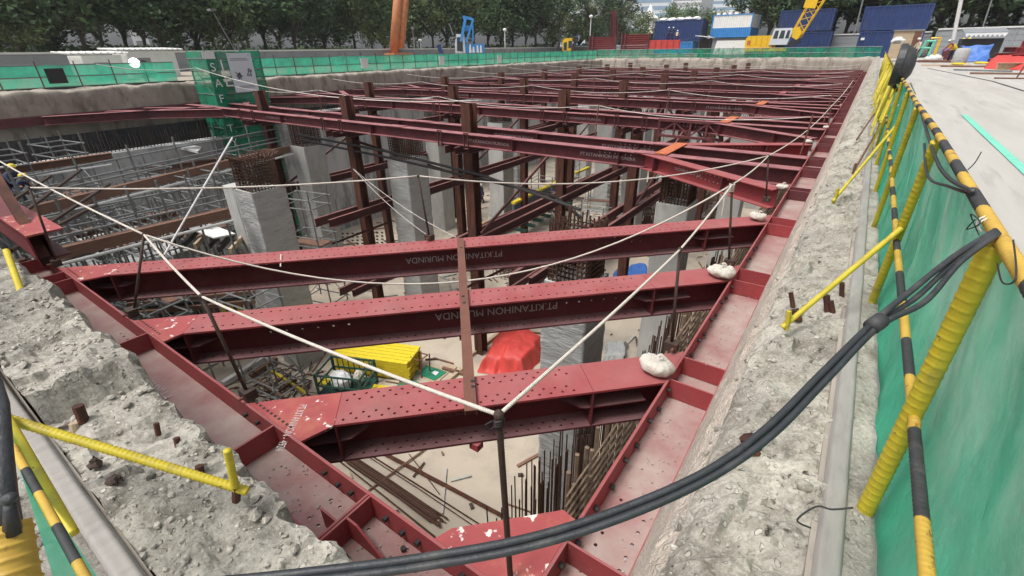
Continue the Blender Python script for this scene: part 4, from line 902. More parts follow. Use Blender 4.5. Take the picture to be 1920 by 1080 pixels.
tag(b.build('tie_wire', 'rope', loc=o), 'pale tie wires knotted below the black floodlight', 'wire')
b = MB()
for i in range(46):
    y = random.uniform(6, 15); q = V((FX - random.uniform(0, .10), y, 2.2 - random.uniform(0, .1))); b.tube([q, q + V((-.05, random.uniform(-.4, .2), -random.uniform(.3, .75)))], .014, 4)
tag(b.build('tie_straps', 'yel', loc=(FX, 9, 2)), 'mass of hanging yellow bars crowded on the fence before the floodlight', 'bars', kind='stuff')
# wires tied on the rail
def wire(pts, r, m, lab, name='wire', n=6, res=10):
    pts = [V(p) for p in pts]; out = []
    for i in range(len(pts) - 1):
        p0, p1, p2, p3 = pts[max(0, i - 1)], pts[i], pts[i + 1], pts[min(len(pts) - 1, i + 2)]
        for k in range(res):
            t = k / res; out.append(.5 * ((2 * p1) + (p2 - p0) * t + (2 * p0 - 5 * p1 + 4 * p2 - p3) * t * t + (3 * p1 - p0 - 3 * p2 + p3) * t ** 3))
    out.append(pts[-1]); o = MB().tube(out, r, n).build(name, m, loc=pts[0], smooth=True); return tag(o, lab, name.replace('_', ' ')) if lab else o
wire([wx(1728, 215, .285), wx(1752, 290, .28), wx(1775, 330, .28), wx(1815, 355, .28), wx(1828, 358, .29)], .006, 'cable', 'thin grey cable looping behind the far part of the top rail', 'thin_cable')
wire([wx(1733, 270, .28), wx(1740, 330, .275), wx(1780, 350, .28), wx(1815, 362, .29)], .005, 'cable', 'second thin cable looping under the top rail', 'thin_cable')
wire([wx(1828, 412, .29), wx(1812, 430, .285), wx(1838, 418, .28), wx(1820, 402, .285), wx(1835, 440, .285)], .0015, 'dark', 'dark knot of tie wire on the net beside the top rail', 'tie_wire')
wire([wx(1900, 450, .29), wx(1905, 520, .285), wx(1880, 530, .285), wx(1870, 495, .29)], .0015, 'dark', 'loop of dark tie wire below the top rail', 'tie_wire')
wire([wx(1815, 318, .30), wx(1828, 305, .32), wx(1840, 285, .33)], .0015, 'dark', 'bent end of tie wire above the top rail', 'tie_wire')
wire([wd(1600, 952, .98), wd(1560, 955, 1.0), wd(1530, 950, 1.02), wd(1495, 975, 1.03), wd(1520, 990, 1.03)], .002, 'dark', 'thin bent wire crossing the smooth curb', 'tie_wire')
def wdc(px, py, d, xm=.288):
    p = wd(px, py, d); return p if p.x < xm else wx(px, py, xm)
# three black cables hung from the right rail to the lower left
t = thing('power_cable', 'thick black power cables sagging across the front from the right rail', 'cable', wd(1640, 606, 1.35))
paths = [[(1866, 432, 1.55), (1790, 480, 1.45), (1700, 552, 1.38), (1640, 602, 1.3), (1540, 700, 1.2), (1440, 800, 1.1), (1330, 880, 1.04), (1180, 948, 1.0), (1000, 1006, .96), (800, 1044, .93), (600, 1070, .9), (380, 1092, .88), (200, 1100, .86)],
         [(1872, 438, 1.54), (1800, 492, 1.44), (1735, 565, 1.37), (1648, 612, 1.29), (1550, 712, 1.19), (1452, 812, 1.085), (1338, 893, 1.03), (1185, 964, .985), (1002, 1023, .95), (800, 1061, .92), (600, 1086, .89), (380, 1108, .87), (200, 1116, .85)],
         [(1869, 434, 1.56), (1800, 482, 1.46), (1720, 556, 1.4), (1645, 608, 1.33), (1546, 708, 1.22), (1447, 808, 1.12), (1335, 888, 1.06), (1183, 957, 1.01), (1001, 1016, .975), (800, 1054, .945), (600, 1080, .91), (380, 1102, .89), (200, 1110, .87)]]
for i, pth in enumerate(paths):
    o = wire([wdc(p[0], p[1], p[2] * .62) for p in pth], (.0054, .0052, .0049)[i], 'cable', None, 'conductor', 12); o.location = V(o.location) - wloc(t); o.parent = t
b = MB(); a, c = wd(1652, 600, 1.30 * .62), wd(1634, 613, 1.28 * .62); b.tube([a, c], .0135, 12); b.build('clip', 'blk', t, smooth=True)
b = MB()
for k in range(2): q = wx(1851 + k * 3, 418 + k * 5, FX - .012); b.tube([q + V((.0165 * cos(a * pi / 6), 0, .0165 * sin(a * pi / 6))) for a in range(13)], .002, 5, False)
b.build('zip_tie', 'white', t)
# ------------------------------------------------------------------ left fence, bottom left corner
lf = thing('net_fence', 'green net fence with a thick yellow ribbed post in the bottom left corner', 'fence', (-1.5, -.1, 1.3))
def lw_(px, py, d): return wd(px, py, d)
b = MB(); n = 12
top = [lw_(-60, 760, 1.28), lw_(20, 830, 1.15), lw_(60, 960, .95), lw_(110, 1110, .80)]; bot = [lw_(-40, 740, 1.5), lw_(44, 850, 1.30), lw_(118, 980, 1.12), lw_(200, 1108, .98)]
for i in range(len(top)):
    for k in range(n + 1):
        p = top[i].lerp(bot[i], k / n); p += noise.noise_vector(p * 6) * .008; b.v.append(p)
b.f = [(i * (n + 1) + k, i * (n + 1) + k + 1, (i + 1) * (n + 1) + k + 1, (i + 1) * (n + 1) + k) for i in range(len(top) - 1) for k in range(n)]; b.mi = [0] * len(b.f)
b.build('net', 'netf', lf, smooth=True)
b = MB(); b.rebar(lw_(12, 780, 1.34), lw_(138, 1000, 1.13), .0112, .014, 14, .06); b.build('lower_rail', 'yel', lf, smooth=True)
banded(lw_(24, 838, 1.13), lw_(175, 1110, .84), .0085, 'mid_rail', lf, .13, True, 12, .0095)
b = MB(); b.rebar(lw_(8, 988, .62), lw_(32, 1140, .60), .0265, .0165, 20, .13); b.build('post', 'yel2', lf, smooth=True)
b = MB(); p = [lw_(-12, 690, .80), lw_(2, 760, .72), lw_(4, 850, .66), lw_(4, 930, .64), lw_(6, 1000, .62)]
b.tube(p, [.006, .010, .012, .016, .02], 14); b.tube([lw_(18, 938, .60), lw_(24, 1000, .61)], [.006, .01], 8); b.ball(lw_(17, 935, .60), .009, .009, .007); b.build('taped_joint', 'tape', lf, smooth=True)
t = thing('tie_bar', 'yellow ribbed tie bar lying over the left concrete to a short upright stub', 'bar', wz(440, 915, 1.32), 'tie bars from fence to concrete')
b = MB(); a = lw_(16, 786, 1.36); c = lw_(464, 921, 1.43); b.rebar(a, c, .0135, .0135, 14, .13); b.build('bar', 'yel', t, smooth=True)
b = MB(); b.rebar(lw_(441, 912, 1.41), lw_(426, 844, 1.35), .011, .013, 12, .1); b.build('stub', 'yel', t, smooth=True)
b = MB(); b.tube([lw_(443, 912, 1.42), lw_(443, 938, 1.46)], .013, 8); b.build('stub_foot', 'rust', t)
b = MB(); b.rebar(wz(40, 548, 1.42), wz(12, 470, 1.55), .016, .02, 12, .1); tag(b.build('tie_bar', 'yel', loc=wz(40, 548, 1.42), smooth=True), 'short dirty yellow bar stuck in the top left end of the concrete', 'bar', 'tie bars from fence to concrete')
for x, y, rx, h, m, lab in ((155, 790, .019, .07, 'rust', 'thick brown stub standing in the broken left concrete'), (292, 805, .010, .02, 'rust', 'small rusty stub top in the left concrete, upper one'), (330, 832, .011, .018, 'rust', 'small rusty stub top in the left concrete, lower one'), (372, 884, .014, .015, 'rust', 'rusty stub under the yellow tie bar'), (135, 800, .016, .008, 'timber', 'sawn pale stub end beside the thick brown stub')):
    f = wz(x, y, 1.30); tag(MB().tube([f - UP * .03, f + V((-.006, .01, h))], rx, 9).build('rebar_stub', m, loc=f), lab, 'stub', 'rusty stubs in the left concrete')
for x, y, r, lab in ((178, 868, .028, 'dark hole rusted in the left concrete, upper'), (214, 902, .030, 'dark hole rusted in the left concrete, lower')):
    f = wz(x, y, 1.305); tag(MB().ball(f, r, r * .7, .022, 10, 6, .3).build('rebar_stub', 'rod', loc=f), lab, 'stub', 'rusty stubs in the left concrete')
# loose gravel on both broken tops, dropped on to the surface
from mathutils.bvhtree import BVHTree
bpy.context.view_layer.update()
def surf(o):
    mw = o.matrix_world; return BVHTree.FromPolygons([mw @ v.co for v in o.data.vertices], [tuple(p.vertices) for p in o.data.polygons])
TOPS = [surf(next(c for c in t.children if c.name.startswith('broken_top'))) for t in (rw, lw)]
b = MB()
for i in range(2300):
    if i % 2: y = .35 + 8 * random.random() ** 2; x = random.uniform(-.15, .2); T_ = TOPS[0]
    else: x = -.3 - 3.4 * random.random() ** 1.3; y = random.uniform(.06, .39); T_ = TOPS[1]
    if noise.noise(V((x * 3, y * 3, 2))) < random.uniform(-.5, .35): continue
    h = T_.ray_cast(V((x, y, 3)), V((0, 0, -1)))[0]
    if h is None: continue
    s = random.choice((.0025, .003, .004, .005, .006, .008, .012)) * random.uniform(.8, 1.3)
    b.ball((x, y, h.z + s * .25), s, s * random.uniform(.6, 1), s * .7, 6, 4, .25)
tag(b.build('loose_gravel', 'gravel'), kind='stuff')
b = MB(); rr_ = random.Random(5)
for i in range(260):
    if i % 2: y = .5 + 7 * rr_.random() ** 1.8; x = rr_.choice((rr_.uniform(-.17, -.08), rr_.uniform(-.1, .19))); T_ = TOPS[0]
    else: x = -.5 - 3.2 * rr_.random(); y = rr_.choice((rr_.uniform(.30, .40), rr_.uniform(.08, .38))); T_ = TOPS[1]
    h = T_.ray_cast(V((x, y, 3)), V((0, 0, -1)))[0]
    if h is None: continue
    s = rr_.choice((.008, .01, .012, .016, .022)) * rr_.uniform(.8, 1.2); bm = bmesh.new()
    for k in range(12): bm.verts.new(V((rr_.gauss(0, 1), rr_.gauss(0, 1), rr_.gauss(0, .7))).normalized() * s * rr_.uniform(.6, 1.1))
    bmesh.ops.convex_hull(bm, input=bm.verts); bm.verts.ensure_lookup_table(); bm.verts.index_update()
    b.add([v.co + h + UP * s * .2 for v in bm.verts], [tuple(v.index for v in f.verts) for f in bm.faces]); bm.free()
tag(b.build('loose_rubble', 'rough'), kind='stuff')
b = MB()
for i in range(420):
    if i % 2: x = random.uniform(-.76, -.41); y = random.uniform(1.3, 6); z = -.19
    else: x = random.uniform(-3, -.5); y = random.uniform(.79, 1.15); z = -.19
    s = random.uniform(.003, .008); b.ball((x, y, z), s, s, s * .7, 5, 4, .3)
tag(b.build('waler_grit', 'gravel'), kind='stuff')
# ------------------------------------------------------------------ rope stanchions, ropes, sandbags
rods = [((957, 1082), (935, 778), 'dark rod rising from the corner plate, where the two white ropes meet in front'), ((468, 745), (378, 556), 'dark rod clamped at the left end of the nearest strut'), ((250, 592), (270, 440), 'dark rod clamped at the left end of the middle drilled strut'),
    ((1258, 655), (1275, 468), 'dark rod clamped on the right waler by the big sandbag'), ((1366, 498), (1373, 346), 'dark rod on the right waler by the second sandbag'), ((1436, 378), (1441, 292), 'dark rod on the right waler near the flaring braces'),
    ((108, 498), (55, 352), 'dark rod at the left end of the farthest drilled strut'), ((806, 450), (784, 330), 'thin dark rod standing on the farthest drilled strut left of the channel')]
tips = []
for i, (f, tp, lab) in enumerate(rods):
    a = wz(*f, .0); c = wr(*tp, hypot(a.x, a.y)); tips.append(c); t = thing('rope_rod', lab, 'rod', a, 'rods that carry the white ropes'); b = MB()
    r = .0165 if i == 0 else .0145
    if i == 0: b.rebar(a, c, .0155, .02, 10, .12)
    else: b.tube([a, c], r, 8)
    b.build('shaft', 'rod', t, smooth=True); b = MB(); b.ball(c, r * 1.5, r * 1.5, r * 1.6, 8, 6); b.build('tip_loop', 'rod', t)
    if i: b = MB(); b.box(a.x - .06, a.x + .06, a.y - .05, a.y + .05, .002, .09); b.build('clamp', 'rod', t); b = MB(); b.tube([a + V((.03, -.06, .05)), a + V((.03, -.10, .05))], .014, 6); b.build('clamp_bolt', 'chan', t)
for f, tp, lab in (((1552, 238), (1558, 200), 'yellowish rod carrying rope far along the right waler'), ((1596, 180), (1600, 150), 'far thin rod on the right waler beyond the yellowish one')):
    a = wz(*f, 0); c = wr(*tp, hypot(a.x, a.y)); tips.append(c); tag(MB().tube([a, c], .02, 6).build('rope_rod', 'chan', loc=a), lab, 'rod', 'rods that carry the white ropes')
def rope(a, c, sag, r, lab, m='rope', n=24, grp='white safety ropes'):
    a = V(a); c = V(c); r *= .85; pts = [a.lerp(c, i / n) - UP * sag * 4 * (i / n) * (1 - i / n) for i in range(n + 1)]
    b = MB(); b.tube(pts, r, 8)
    return tag(b.build('rope', m, loc=a, smooth=True), lab, 'rope', grp)
T = tips; RR = .0115
rope(wd(-30, 285, 8.6), T[2], .05, .014, 'white rope from the upper left edge down to the rod of the middle drilled strut')
rope(T[2], T[1], .03, .013, 'white rope between the two rods at the left struts'); rope(T[1], T[0], .03, .0118, 'thick white rope crossing the nearest strut down to the front rod')
rope(T[0], T[3], .02, .0118, 'thick white rope rising from the front rod to the rod by the big sandbag'); rope(T[3], T[4], .02, .012, 'white rope between the two rods on the right waler')
rope(T[4], T[5], .04, .012, 'white rope up to the rod near the flaring braces'); rope(T[5], T[8], .16, .013, 'white rope sagging on to the yellowish far rod'); rope(T[8], T[9], .1, .014, 'far white rope along the right waler')
rope(T[2], T[4], .95, .0125, 'long sagging white rope across the pit in front of the farthest drilled strut'); rope(T[6], T[7], .08, .0135, 'straight white rope from the left rod to the thin middle rod')
rope(T[7], T[5], .28, .014, 'straight white rope from the thin middle rod to the right waler')
rope(wz(527, 477, .03), wz(526, 500, -.05), .0, .012, 'short loop of rope hanging over the farthest drilled strut'); 
b = MB(); c = T[4]
for i in range(5): b.tube([c + V((.02 * cos(q) * 1.4, .02 * sin(q) * 1.4, -.02 * i)) for q in [2 * pi * k / 8 for k in range(9)]], .009, 5, False)
b.tube([c, c + V((-.05, -.03, -.12)), c + V((-.04, -.02, -.42))], [.02, .03, .012], 6); tag(b.build('rope_knot', 'rope', loc=c), 'thick knot of rope with a hanging tail on the second right rod', 'knot')
b = MB(); c = T[0] - UP * .03
for i in range(3): b.tube([c + V((.02 * cos(q), .02 * sin(q), -.012 * i + .012 * cos(q))) for q in [2 * pi * k / 8 for k in range(9)]], .008, 5, False)
b.tube([c + V((-.02, -.02, .0)), c + V((-.05, -.03, -.03)), c + V((-.035, -.02, -.06)), c + V((-.01, -.01, -.03))], .005, 5); tag(b.build('rope_knot', 'dark', loc=c), 'dark wire knot at the tip of the front rod', 'knot')
far = [((640, 118), (1040, 112), -34, 2.0), ((150, 118), (420, 160), -31, .0), ((510, 165), (840, 172), -20, .0)]
for k, Y in enumerate(ROWY[:7]):
    y = Y + .75; xs = [-30.5, -22, -14, -7, -1.0]
    for i, (a, c) in enumerate(zip(xs, xs[1:])):
        rope((a, y + .3, .95), (c, y + .3, .95), .22, .012, 'thin pale rope above the %s strut pair, %s span from the left' % (nth(k), nth(i)), 'ropef', 10, 'pale ropes over the far struts')
    for i, x in enumerate(xs[1:]):
        tag(MB().tube([(x, y + .3, 0), (x + .05, y + .3, 1.0)], .022, 5).build('rope_rod', 'chan', loc=(x, y + .3, 0)), 'thin pale rod carrying rope on the %s strut pair, %s from the left' % (nth(k), nth(i)), 'rod', 'rods on the far struts')
rope((-31.5, 13.6, 1.9), (-11.5, 14.4, .95), .6, .02, 'rope sagging from the green safety tower over to the centre king post', 'ropef'); rope((-33, 9.5, 2.2), (-31.5, 13.6, 1.9), .2, .02, 'rope from the left fence to the safety tower', 'ropef')
rope((-18.4, 13.4, -2.2), (-11.6, 13.4, -4.4), .3, .016, 'thin rope drooping between two king posts, upper one', 'ropef'); rope((-18.4, 13.4, -2.2), (-11.6, 13.3, -5.0), .5, .016, 'thin rope drooping between two king posts, lower one', 'ropef')
def sandbag(px, py, s, lab, z=.02):
    c = wz(px, py, z); t = thing('sandbag', lab, 'sandbag', c, 'white sandbags on the strut ends'); b = MB(); nu, nv = 40, 14
    for i in range(nv + 1):
        ph = pi * i / nv
        for j in range(nu):
            th = 2 * pi * j / nu; rr = sin(ph) ** .7; fold = 1 + .045 * sin(th * 17 + 2 * sin(th * 3)) * (1 - abs(cos(ph))) ** .0 * max(0, cos(ph) + .25)
            p = V((cos(th) * rr * .22 * fold, sin(th) * rr * .17 * fold, .11 + .115 * cos(ph) * (1 - .25 * (rr < .35)) + .012 * sin(th * 17 + 2 * sin(th * 3)) * rr * (cos(ph) > 0)))
            p.x *= 1 + .18 * noise.noise(c + p * 2); p.z *= .82 + .25 * noise.noise(c * 3 + p * 3); q = c * 7; p.x, p.y = p.x * cos(q.x) - p.y * sin(q.x), p.x * sin(q.x) + p.y * cos(q.x); p.z += .02 * noise.noise(p * 14 + q); p.z = max(p.z, -.01); b.v.append(c + p * s + noise.noise_vector(p * 9 + q) * .03 * s)
    b.f = [(i * nu + j, i * nu + (j + 1) % nu, (i + 1) * nu + (j + 1) % nu, (i + 1) * nu + j) for i in range(nv) for j in range(nu)]; b.mi = [0] * len(b.f); b.build('sack_body', 'bag', t, smooth=True)
    b = MB(); b.tube([c + UP * .21 * s, c + V((.02, .01, .235 * s)), c + V((.05, .0, .22 * s))], [.03 * s, .02 * s, .008], 7); b.build('tied_neck', 'bag', t)
    return t
sandbag(1231, 694, .72, 'big white sandbag with a gathered top on the right end of the nearest strut'); sandbag(1350, 517, .74, 'white sandbag on the right end of the middle drilled strut'); sandbag(1420, 411, .62, 'flat white sandbag on the right end of the farthest drilled strut')
sandbag(1516, 268, .5, 'small far sandbag on the end of a flaring brace by the right waler'); sandbag(1548, 241, .45, 'far sandbag on the waler before the second strut pair'); sandbag(1466, 354, .55, 'pale crumpled bag on the near flaring brace end')
tag(MB().tube([wr(436, 258, 8.6), wr(352, 402, 7.9), wr(308, 478, 7.5)], .0135, 8).build('white_pole', 'whitetube', loc=wr(308, 478, 7.5)), 'white pole leaning up across the left scaffolds', 'pole')
# ------------------------------------------------------------------ green safety tower
t = thing('safety_tower', 'tall green netted stair tower with white SAFETY lettering and a white poster', 'tower', (-31.2, 15.4, FL))
tx, y0, y1, tz = -30.4, 13.75, 16.9, 2.75
b = MB(); b.box(tx - 2.2, tx, y0, y1, FL, tz); 
def netbox(x0, x1, y0, y1, z0, z1, m=12):
    b = MB()
    for (a, c) in (((x1, y0), (x1, y1)), ((x1, y0), (x0, y0)), ((x1, y1), (x0, y1))):
        n0 = len(b.v); k1, k2 = 14, 46
        for j in range(k2 + 1):
            for i in range(k1 + 1):
                p = V((a[0] + (c[0] - a[0]) * i / k1, a[1] + (c[1] - a[1]) * i / k1, z0 + (z1 - z0) * j / k2)); b.v.append(p + noise.noise_vector(p * .9) * .05)
        fs = [(n0 + j * (k1 + 1) + i, n0 + j * (k1 + 1) + i + 1, n0 + (j + 1) * (k1 + 1) + i + 1, n0 + (j + 1) * (k1 + 1) + i) for j in range(k2) for i in range(k1)]; b.f += fs; b.mi += [0] * len(fs)
    return b
netbox(tx - 2.2, tx, y0, y1, FL, tz).build('net_cover', 'nett', t, smooth=True)
for x in (tx - 2.15, tx - .06):
    for y in (y0 + .05, y1 - .05): b = MB(); b.tube([(x, y, FL), (x, y, tz + .25)], .05, 6); b.build('upright', 'tube', t)
b = MB(); z = FL + .5
while z < tz + .1:
    b.tube([(tx + .03, y0, z), (tx + .03, y1, z)], .025, 5); b.tube([(tx - 2.15, y0 - .02, z), (tx - .06, y0 - .02, z)], .025, 5); z += .62
for i in range(6): b.tube([(tx - .1, y0 + .1, FL + i * 2), (tx - 2.1, y0 + .1, FL + 2 + i * 2)], .03, 5)
b.build('ledgers', 'tube', t)
b = MB()
for i in range(14): b.box(tx - 1.9, tx - .2, y0 + .3, y1 - .3, FL + 1 + i * .85, FL + 1.05 + i * .85)
b.build('stair_deck', 'gcage', t)
pz = MB(); pz.box(tx + .06, tx + .075, y0 + 1.15, y0 + 2.55, .55, 2.62); pz.build('poster', 'poster', t)
ik = MB(); 
for z, w0, w1 in ((2.32, .12, 1.1), (2.24, .12, 1.2), (.86, .3, 1.15), (.78, .25, 1.2), (2.5, .05, .12), (2.5, 1.2, 1.3)): ik.box(tx + .077, tx + .079, y0 + 1.15 + w0, y0 + 1.15 + w1, z, z + .03)
for i in range(16):
    a = random.uniform(0, 6.3); cx, cz = (.42, 1.5) if i < 9 else (1.05, 1.55); L = random.uniform(.12, .3); p = V((tx + .078, y0 + 1.15 + cx + random.uniform(-.12, .12), cz + random.uniform(-.22, .22))); ik.bar(p - V((0, cos(a), sin(a))) * L * .6, p + V((0, cos(a), sin(a))) * L * .6, .06, .004, (1, 0, 0))
ik.build('drawing', 'ink', t)
bn = MB(); bn.box(tx - .0 + .045, tx + .06, y0 + .02, y0 + .62, -3.2, 2.6); bn.build('banner', 'nett', t)
for i, chh in enumerate('SAFETY'): text(chh, .62, 'white', t, (tx + .064, y0 + .1, 1.72 - i * .82), (0, 1, 0), (0, 0, 1), 'letter')
for i, (ya, yb, za, zb) in enumerate(((.72, .80, .9, 2.3), (.80, 1.12, .9, .98), (.80, 1.05, 1.5, 1.58))): b = MB(); b.box(tx + .05, tx + .062, y0 + ya, y0 + yb, za, zb); b.build('white_stripe', 'white', t)
b = MB(); b.box(tx + .06, tx + .075, y0 - .15, y0 + .5, 2.35, 2.72); b.build('name_board', 'white', t)
b = MB(); b.tube([(tx - .5, y0 + 2.0, tz), (tx - .9, y0 + 1.5, tz + 2.0)], .03, 5); b.box(tx - 1.1, tx - .7, y0 + 1.3, y0 + 1.6, tz + 2.0, tz + 2.1); b.build('lamp_pole', 'tube', t)
# ------------------------------------------------------------------ scaffolds and walkways at the left
sc = thing('scaffold_bay', 'x', 'scaffold', (0, 0, 0), 'grey tube scaffolds at the left')
for x in (0, 1.8):
    for y in (0, 1.2): b = MB(); b.tube([(x, y, 0), (x, y, 6.2)], .036, 6); b.build('upright', 'tube', sc)
b = MB()
for z in (.3, 1.5, 1.95, 3.4, 3.85, 5.3, 5.75):
    for y in (0, 1.2): b.tube([(-.2, y, z), (2.0, y, z)], .032, 5)
    for x in (0, 1.8): b.tube([(x, -.1, z), (x, 1.3, z)], .032, 5)
for z in (.3, 2.0, 3.6): b.tube([(0, 0, z), (1.8, 0, z + 1.6)], .02, 5); b.tube([(1.8, 1.2, z), (0, 1.2, z + 1.6)], .02, 5)
b.build('ledger_lattice', 'tube', sc)
b = MB(); b.box(0, 1.8, .1, .9, 3.42, 3.47); b.build('plank', 'brown', sc)
spots = [(-20.2, 2.2), (-22.3, 2.4), (-24.5, 2.6), (-26.6, 2.8), (-20.6, 4.6), (-22.7, 4.8), (-24.9, 5.0), (-27.2, 5.2), (-28.6, 7.6), (-26.2, 7.8), (-23.6, 7.8), (-21.4, 11.2), (-27.5, 10.4), (-29.0, 12.4), (-18.6, 3.4), (-17.0, 5.8), (-30.6, 1.4), (-29.6, 3.2), (-30.4, 5.2), (-28.2, 1.2)]
for i, (x, y) in enumerate(spots):
    lab = 'grey scaffold bay among the left walkways, %s along the %s' % (nth(min(i % 4, 3)), ('nearest row', 'second row', 'third row', 'tower row', 'deepest row')[i // 4])
    z = FL + random.uniform(.5, 2.3) if i < 14 else (FL - .6 if i < 16 else FL + 3.2)
    if i == 0: sc.location = V((x, y, z)); sc.rotation_euler.z = .12; sc['label'] = lab
    else: dup(sc, (x, y, z), lab, .12 + random.uniform(-.12, .12))
# small scaffold bays far in the pit
for i, (x, y) in enumerate(((-19.5, 30.2), (-15.2, 31.5), (-13.0, 25.2), (-24.6, 32), (-17.4, 38.6), (-10.6, 30.6), (-21, 36.5))):
    dup(sc, (x, y, FL), 'grey scaffold bay deep in the pit, %s from the left behind the centre post' % nth([3, 4, 5, 0, 2, 6, 1][i]), random.uniform(0, .5), 'grey tube scaffolds deep in the pit').scale = (1, 1, .62)
# raised slab at the left with dark door openings
t = thing('concrete_slab', 'grey upper slab under construction behind the left scaffolds', 'slab', (-27.4, 4.5, -5.4))
b = MB(); b.box(-30.9, -23.6, .9, 7.6, -6.1, -5.4); b.build('deck_slab', 'liner', t)
b = MB(); b.box(-23.9, -23.58, .9, 7.6, FL, -6.11); b.build('front_wall', 'colc', t)
b = MB(); b.box(-23.57, -23.55, 3.0, 4.1, FL, -7.2); b.box(-23.57, -23.55, 5.4, 6.2, FL + .8, -7.4); b.build('opening', 'dark', t)
for i, (x, y, w, l) in enumerate(((-27.2, 3.0, 2.0, 1.2), (-25.0, 2.0, 1.6, 1.0), (-29.0, 6.0, 1.8, 1.1))):
    tag(MB().box(x - w / 2, x + w / 2, y - l / 2, y + l / 2, -5.39, -5.2).build('white_board', 'white', loc=(x, y, -5.4)), 'white board lying on the left slab, %s one' % nth(i), 'board')
b = MB(); b.ball((-26, 5, -5.1), .4, .4, .45); 
def walk(p, q, lab, h=.4):
    t = thing('scaffold_walkway', lab, 'walkway', p, 'brown walkways at the left'); p = V(p); q = V(q); d = (q - p).normalized(); s = d.cross(UP).normalized()
    b = MB(); b.bar(p, q, .5, .16); b.build('deck_plank', 'brown', t); b = MB(); b.bar(p + s * .28 - UP * .02, q + s * .28 - UP * .02, .06, .34); b.build('toe_board', 'brown', t)
    b = MB(); b.tube([p + s * .42 - UP * .28, q + s * .42 - UP * .28], .055, 8); b.build('white_tube', 'whitetube', t)
    b = MB(); n = 6
    for z in (.55, 1.0): b.tube([p - s * .3 + UP * z, q - s * .3 + UP * z], .034, 5)
    for z in (.5,): b.tube([p + s * .34 + UP * z, q + s * .34 + UP * z], .034, 5)
    b.build('guard_rail', 'tube', t)
    for i in range(n + 1):
        a = p.lerp(q, i / n); b = MB(); b.tube([a - s * .3 - UP * 2.6, a - s * .3 + UP * 1.45], .042, 6); b.build('upright', 'tube', t)
    return t
walk(wz(60, 392, -2.0), wz(536, 278, -2.0), 'long brown walkway with a white tube under it, upper one at the left')
walk(wz(78, 478, -2.6), wz(424, 396, -2.6), 'brown walkway with a white tube, lower one, ending at the creased wrapped column')
# shoring: many brown and yellow props under the farthest strut
for r in range(4):
    for i in range(17):
        if r > 1 and i % 2: continue
        a = wz(236 + i * 14.5, 612 - i * 1.2 - r * 14, -8.6); x, y = a.x, a.y; yl = i in (13, 14, 15) and r == 0
        t = tag(MB().box(x - .07, x + .07, y - .06, y + .06, FL, -6.3 - .3 * r).build('shoring_prop', 'ply' if yl else 'brown', loc=(x, y, FL)), ('yellow prop' if yl else 'brown prop') + ' under the farthest drilled strut, %s row, %s from the left' % (nth(r), ['first', 'second', 'third', 'fourth', 'fifth', 'sixth', 'seventh', 'eighth', 'ninth', 'tenth', 'eleventh', 'twelfth', 'thirteenth', 'fourteenth', 'fifteenth', 'sixteenth', 'seventeenth'][i]), 'prop', 'upright props below the left struts')
for i in range(5):
    a = wz(232, 590 - i * 9, -6.2 + .0 * i); c = wz(478, 565 - i * 9, -6.2); tag(MB().bar(a, c, .12, .16).build('shoring_beam', 'dark' if i % 2 else 'brown', loc=a), 'dark horizontal timber on the props under the farthest strut, %s one' % nth(i), 'beam', 'timbers over the props')
t = thing('formwork_table', 'pale formwork boards on dark beams, left of the creased wrapped column', 'formwork', wz(400, 440, -4.5))
b = MB(); o = [wz(x, y, -4.2) for x, y in ((355, 430), (402, 448), (442, 440), (385, 418))]; b.prism(o, (0, 0, .06)); b.build('panel', 'white', t)
for i in range(7):
    b = MB(); a = wz(300 + i * 22, 455 + i * 3 - 2, -4.6); c = wz(330 + i * 22, 425 + i * 2, -4.6); b.bar(a, c, .12, .22); b.build('joist', 'dark' if i % 3 else 'timber', t)
for i in range(7):
    a = wz(270 + i * 28, 470 - i * 4, -5.0); b = MB(); b.tube([a, (a.x, a.y, FL)], .05, 6); b.build('leg', 'tube', t)
# formwork and starter cages deep in the pit
t = thing('formwork', 'long formwork panel with a bright yellow top edge, behind the long maroon brace', 'formwork', (-18, 28, FL))
p, q = wz(962, 381, -7.2), wz(1052, 337, -7.2)
b = MB(); b.bar(p - UP * .9, q - UP * .9, .15, 1.6); b.build('panel', 'ink', t); b = MB(); b.bar(p, q, .3, .16); b.build('edge_beam', 'ply', t)
for i in range(7): b = MB(); a = p.lerp(q, i / 6) + V((.6, 0, -1.9)); b.bar(a + V((-.9, 0, 0)), a + V((.5, 0, 0)), .35, .14); b.build('waling', 'gcage', t)
tag(MB().bar(wz(1078, 325, -7.4), wz(1104, 314, -7.4), .25, .16).build('timber_beam', 'ply', loc=wz(1078, 325, -7.4)), 'short yellow beam farther along the pit beside the ladder', 'timber')
tag(MB().bar(wz(885, 428, -9.5), wz(912, 420, -9.5), .3, .3).build('timber_beam', 'ply', loc=wz(885, 428, -9.5)), 'yellow beams low beside the centre king post', 'timber')
def cage(x0, y0, nx, ny, st, h, lab):
    b = MB()
    for i in range(nx):
        for j in range(ny): b.tube([(x0 + i * st, y0 + j * st, FL), (x0 + i * st, y0 + j * st, FL + h + random.uniform(-.2, .2))], .022, 4)
    for k in range(int(h / .3)):
        for j in range(ny): b.tube([(x0, y0 + j * st, FL + .2 + k * .3), (x0 + (nx - 1) * st, y0 + j * st, FL + .2 + k * .3)], .014, 4, False)
    tag(b.build('rebar_cage', 'rebar', loc=(x0, y0, FL)), lab, 'rebar cage')
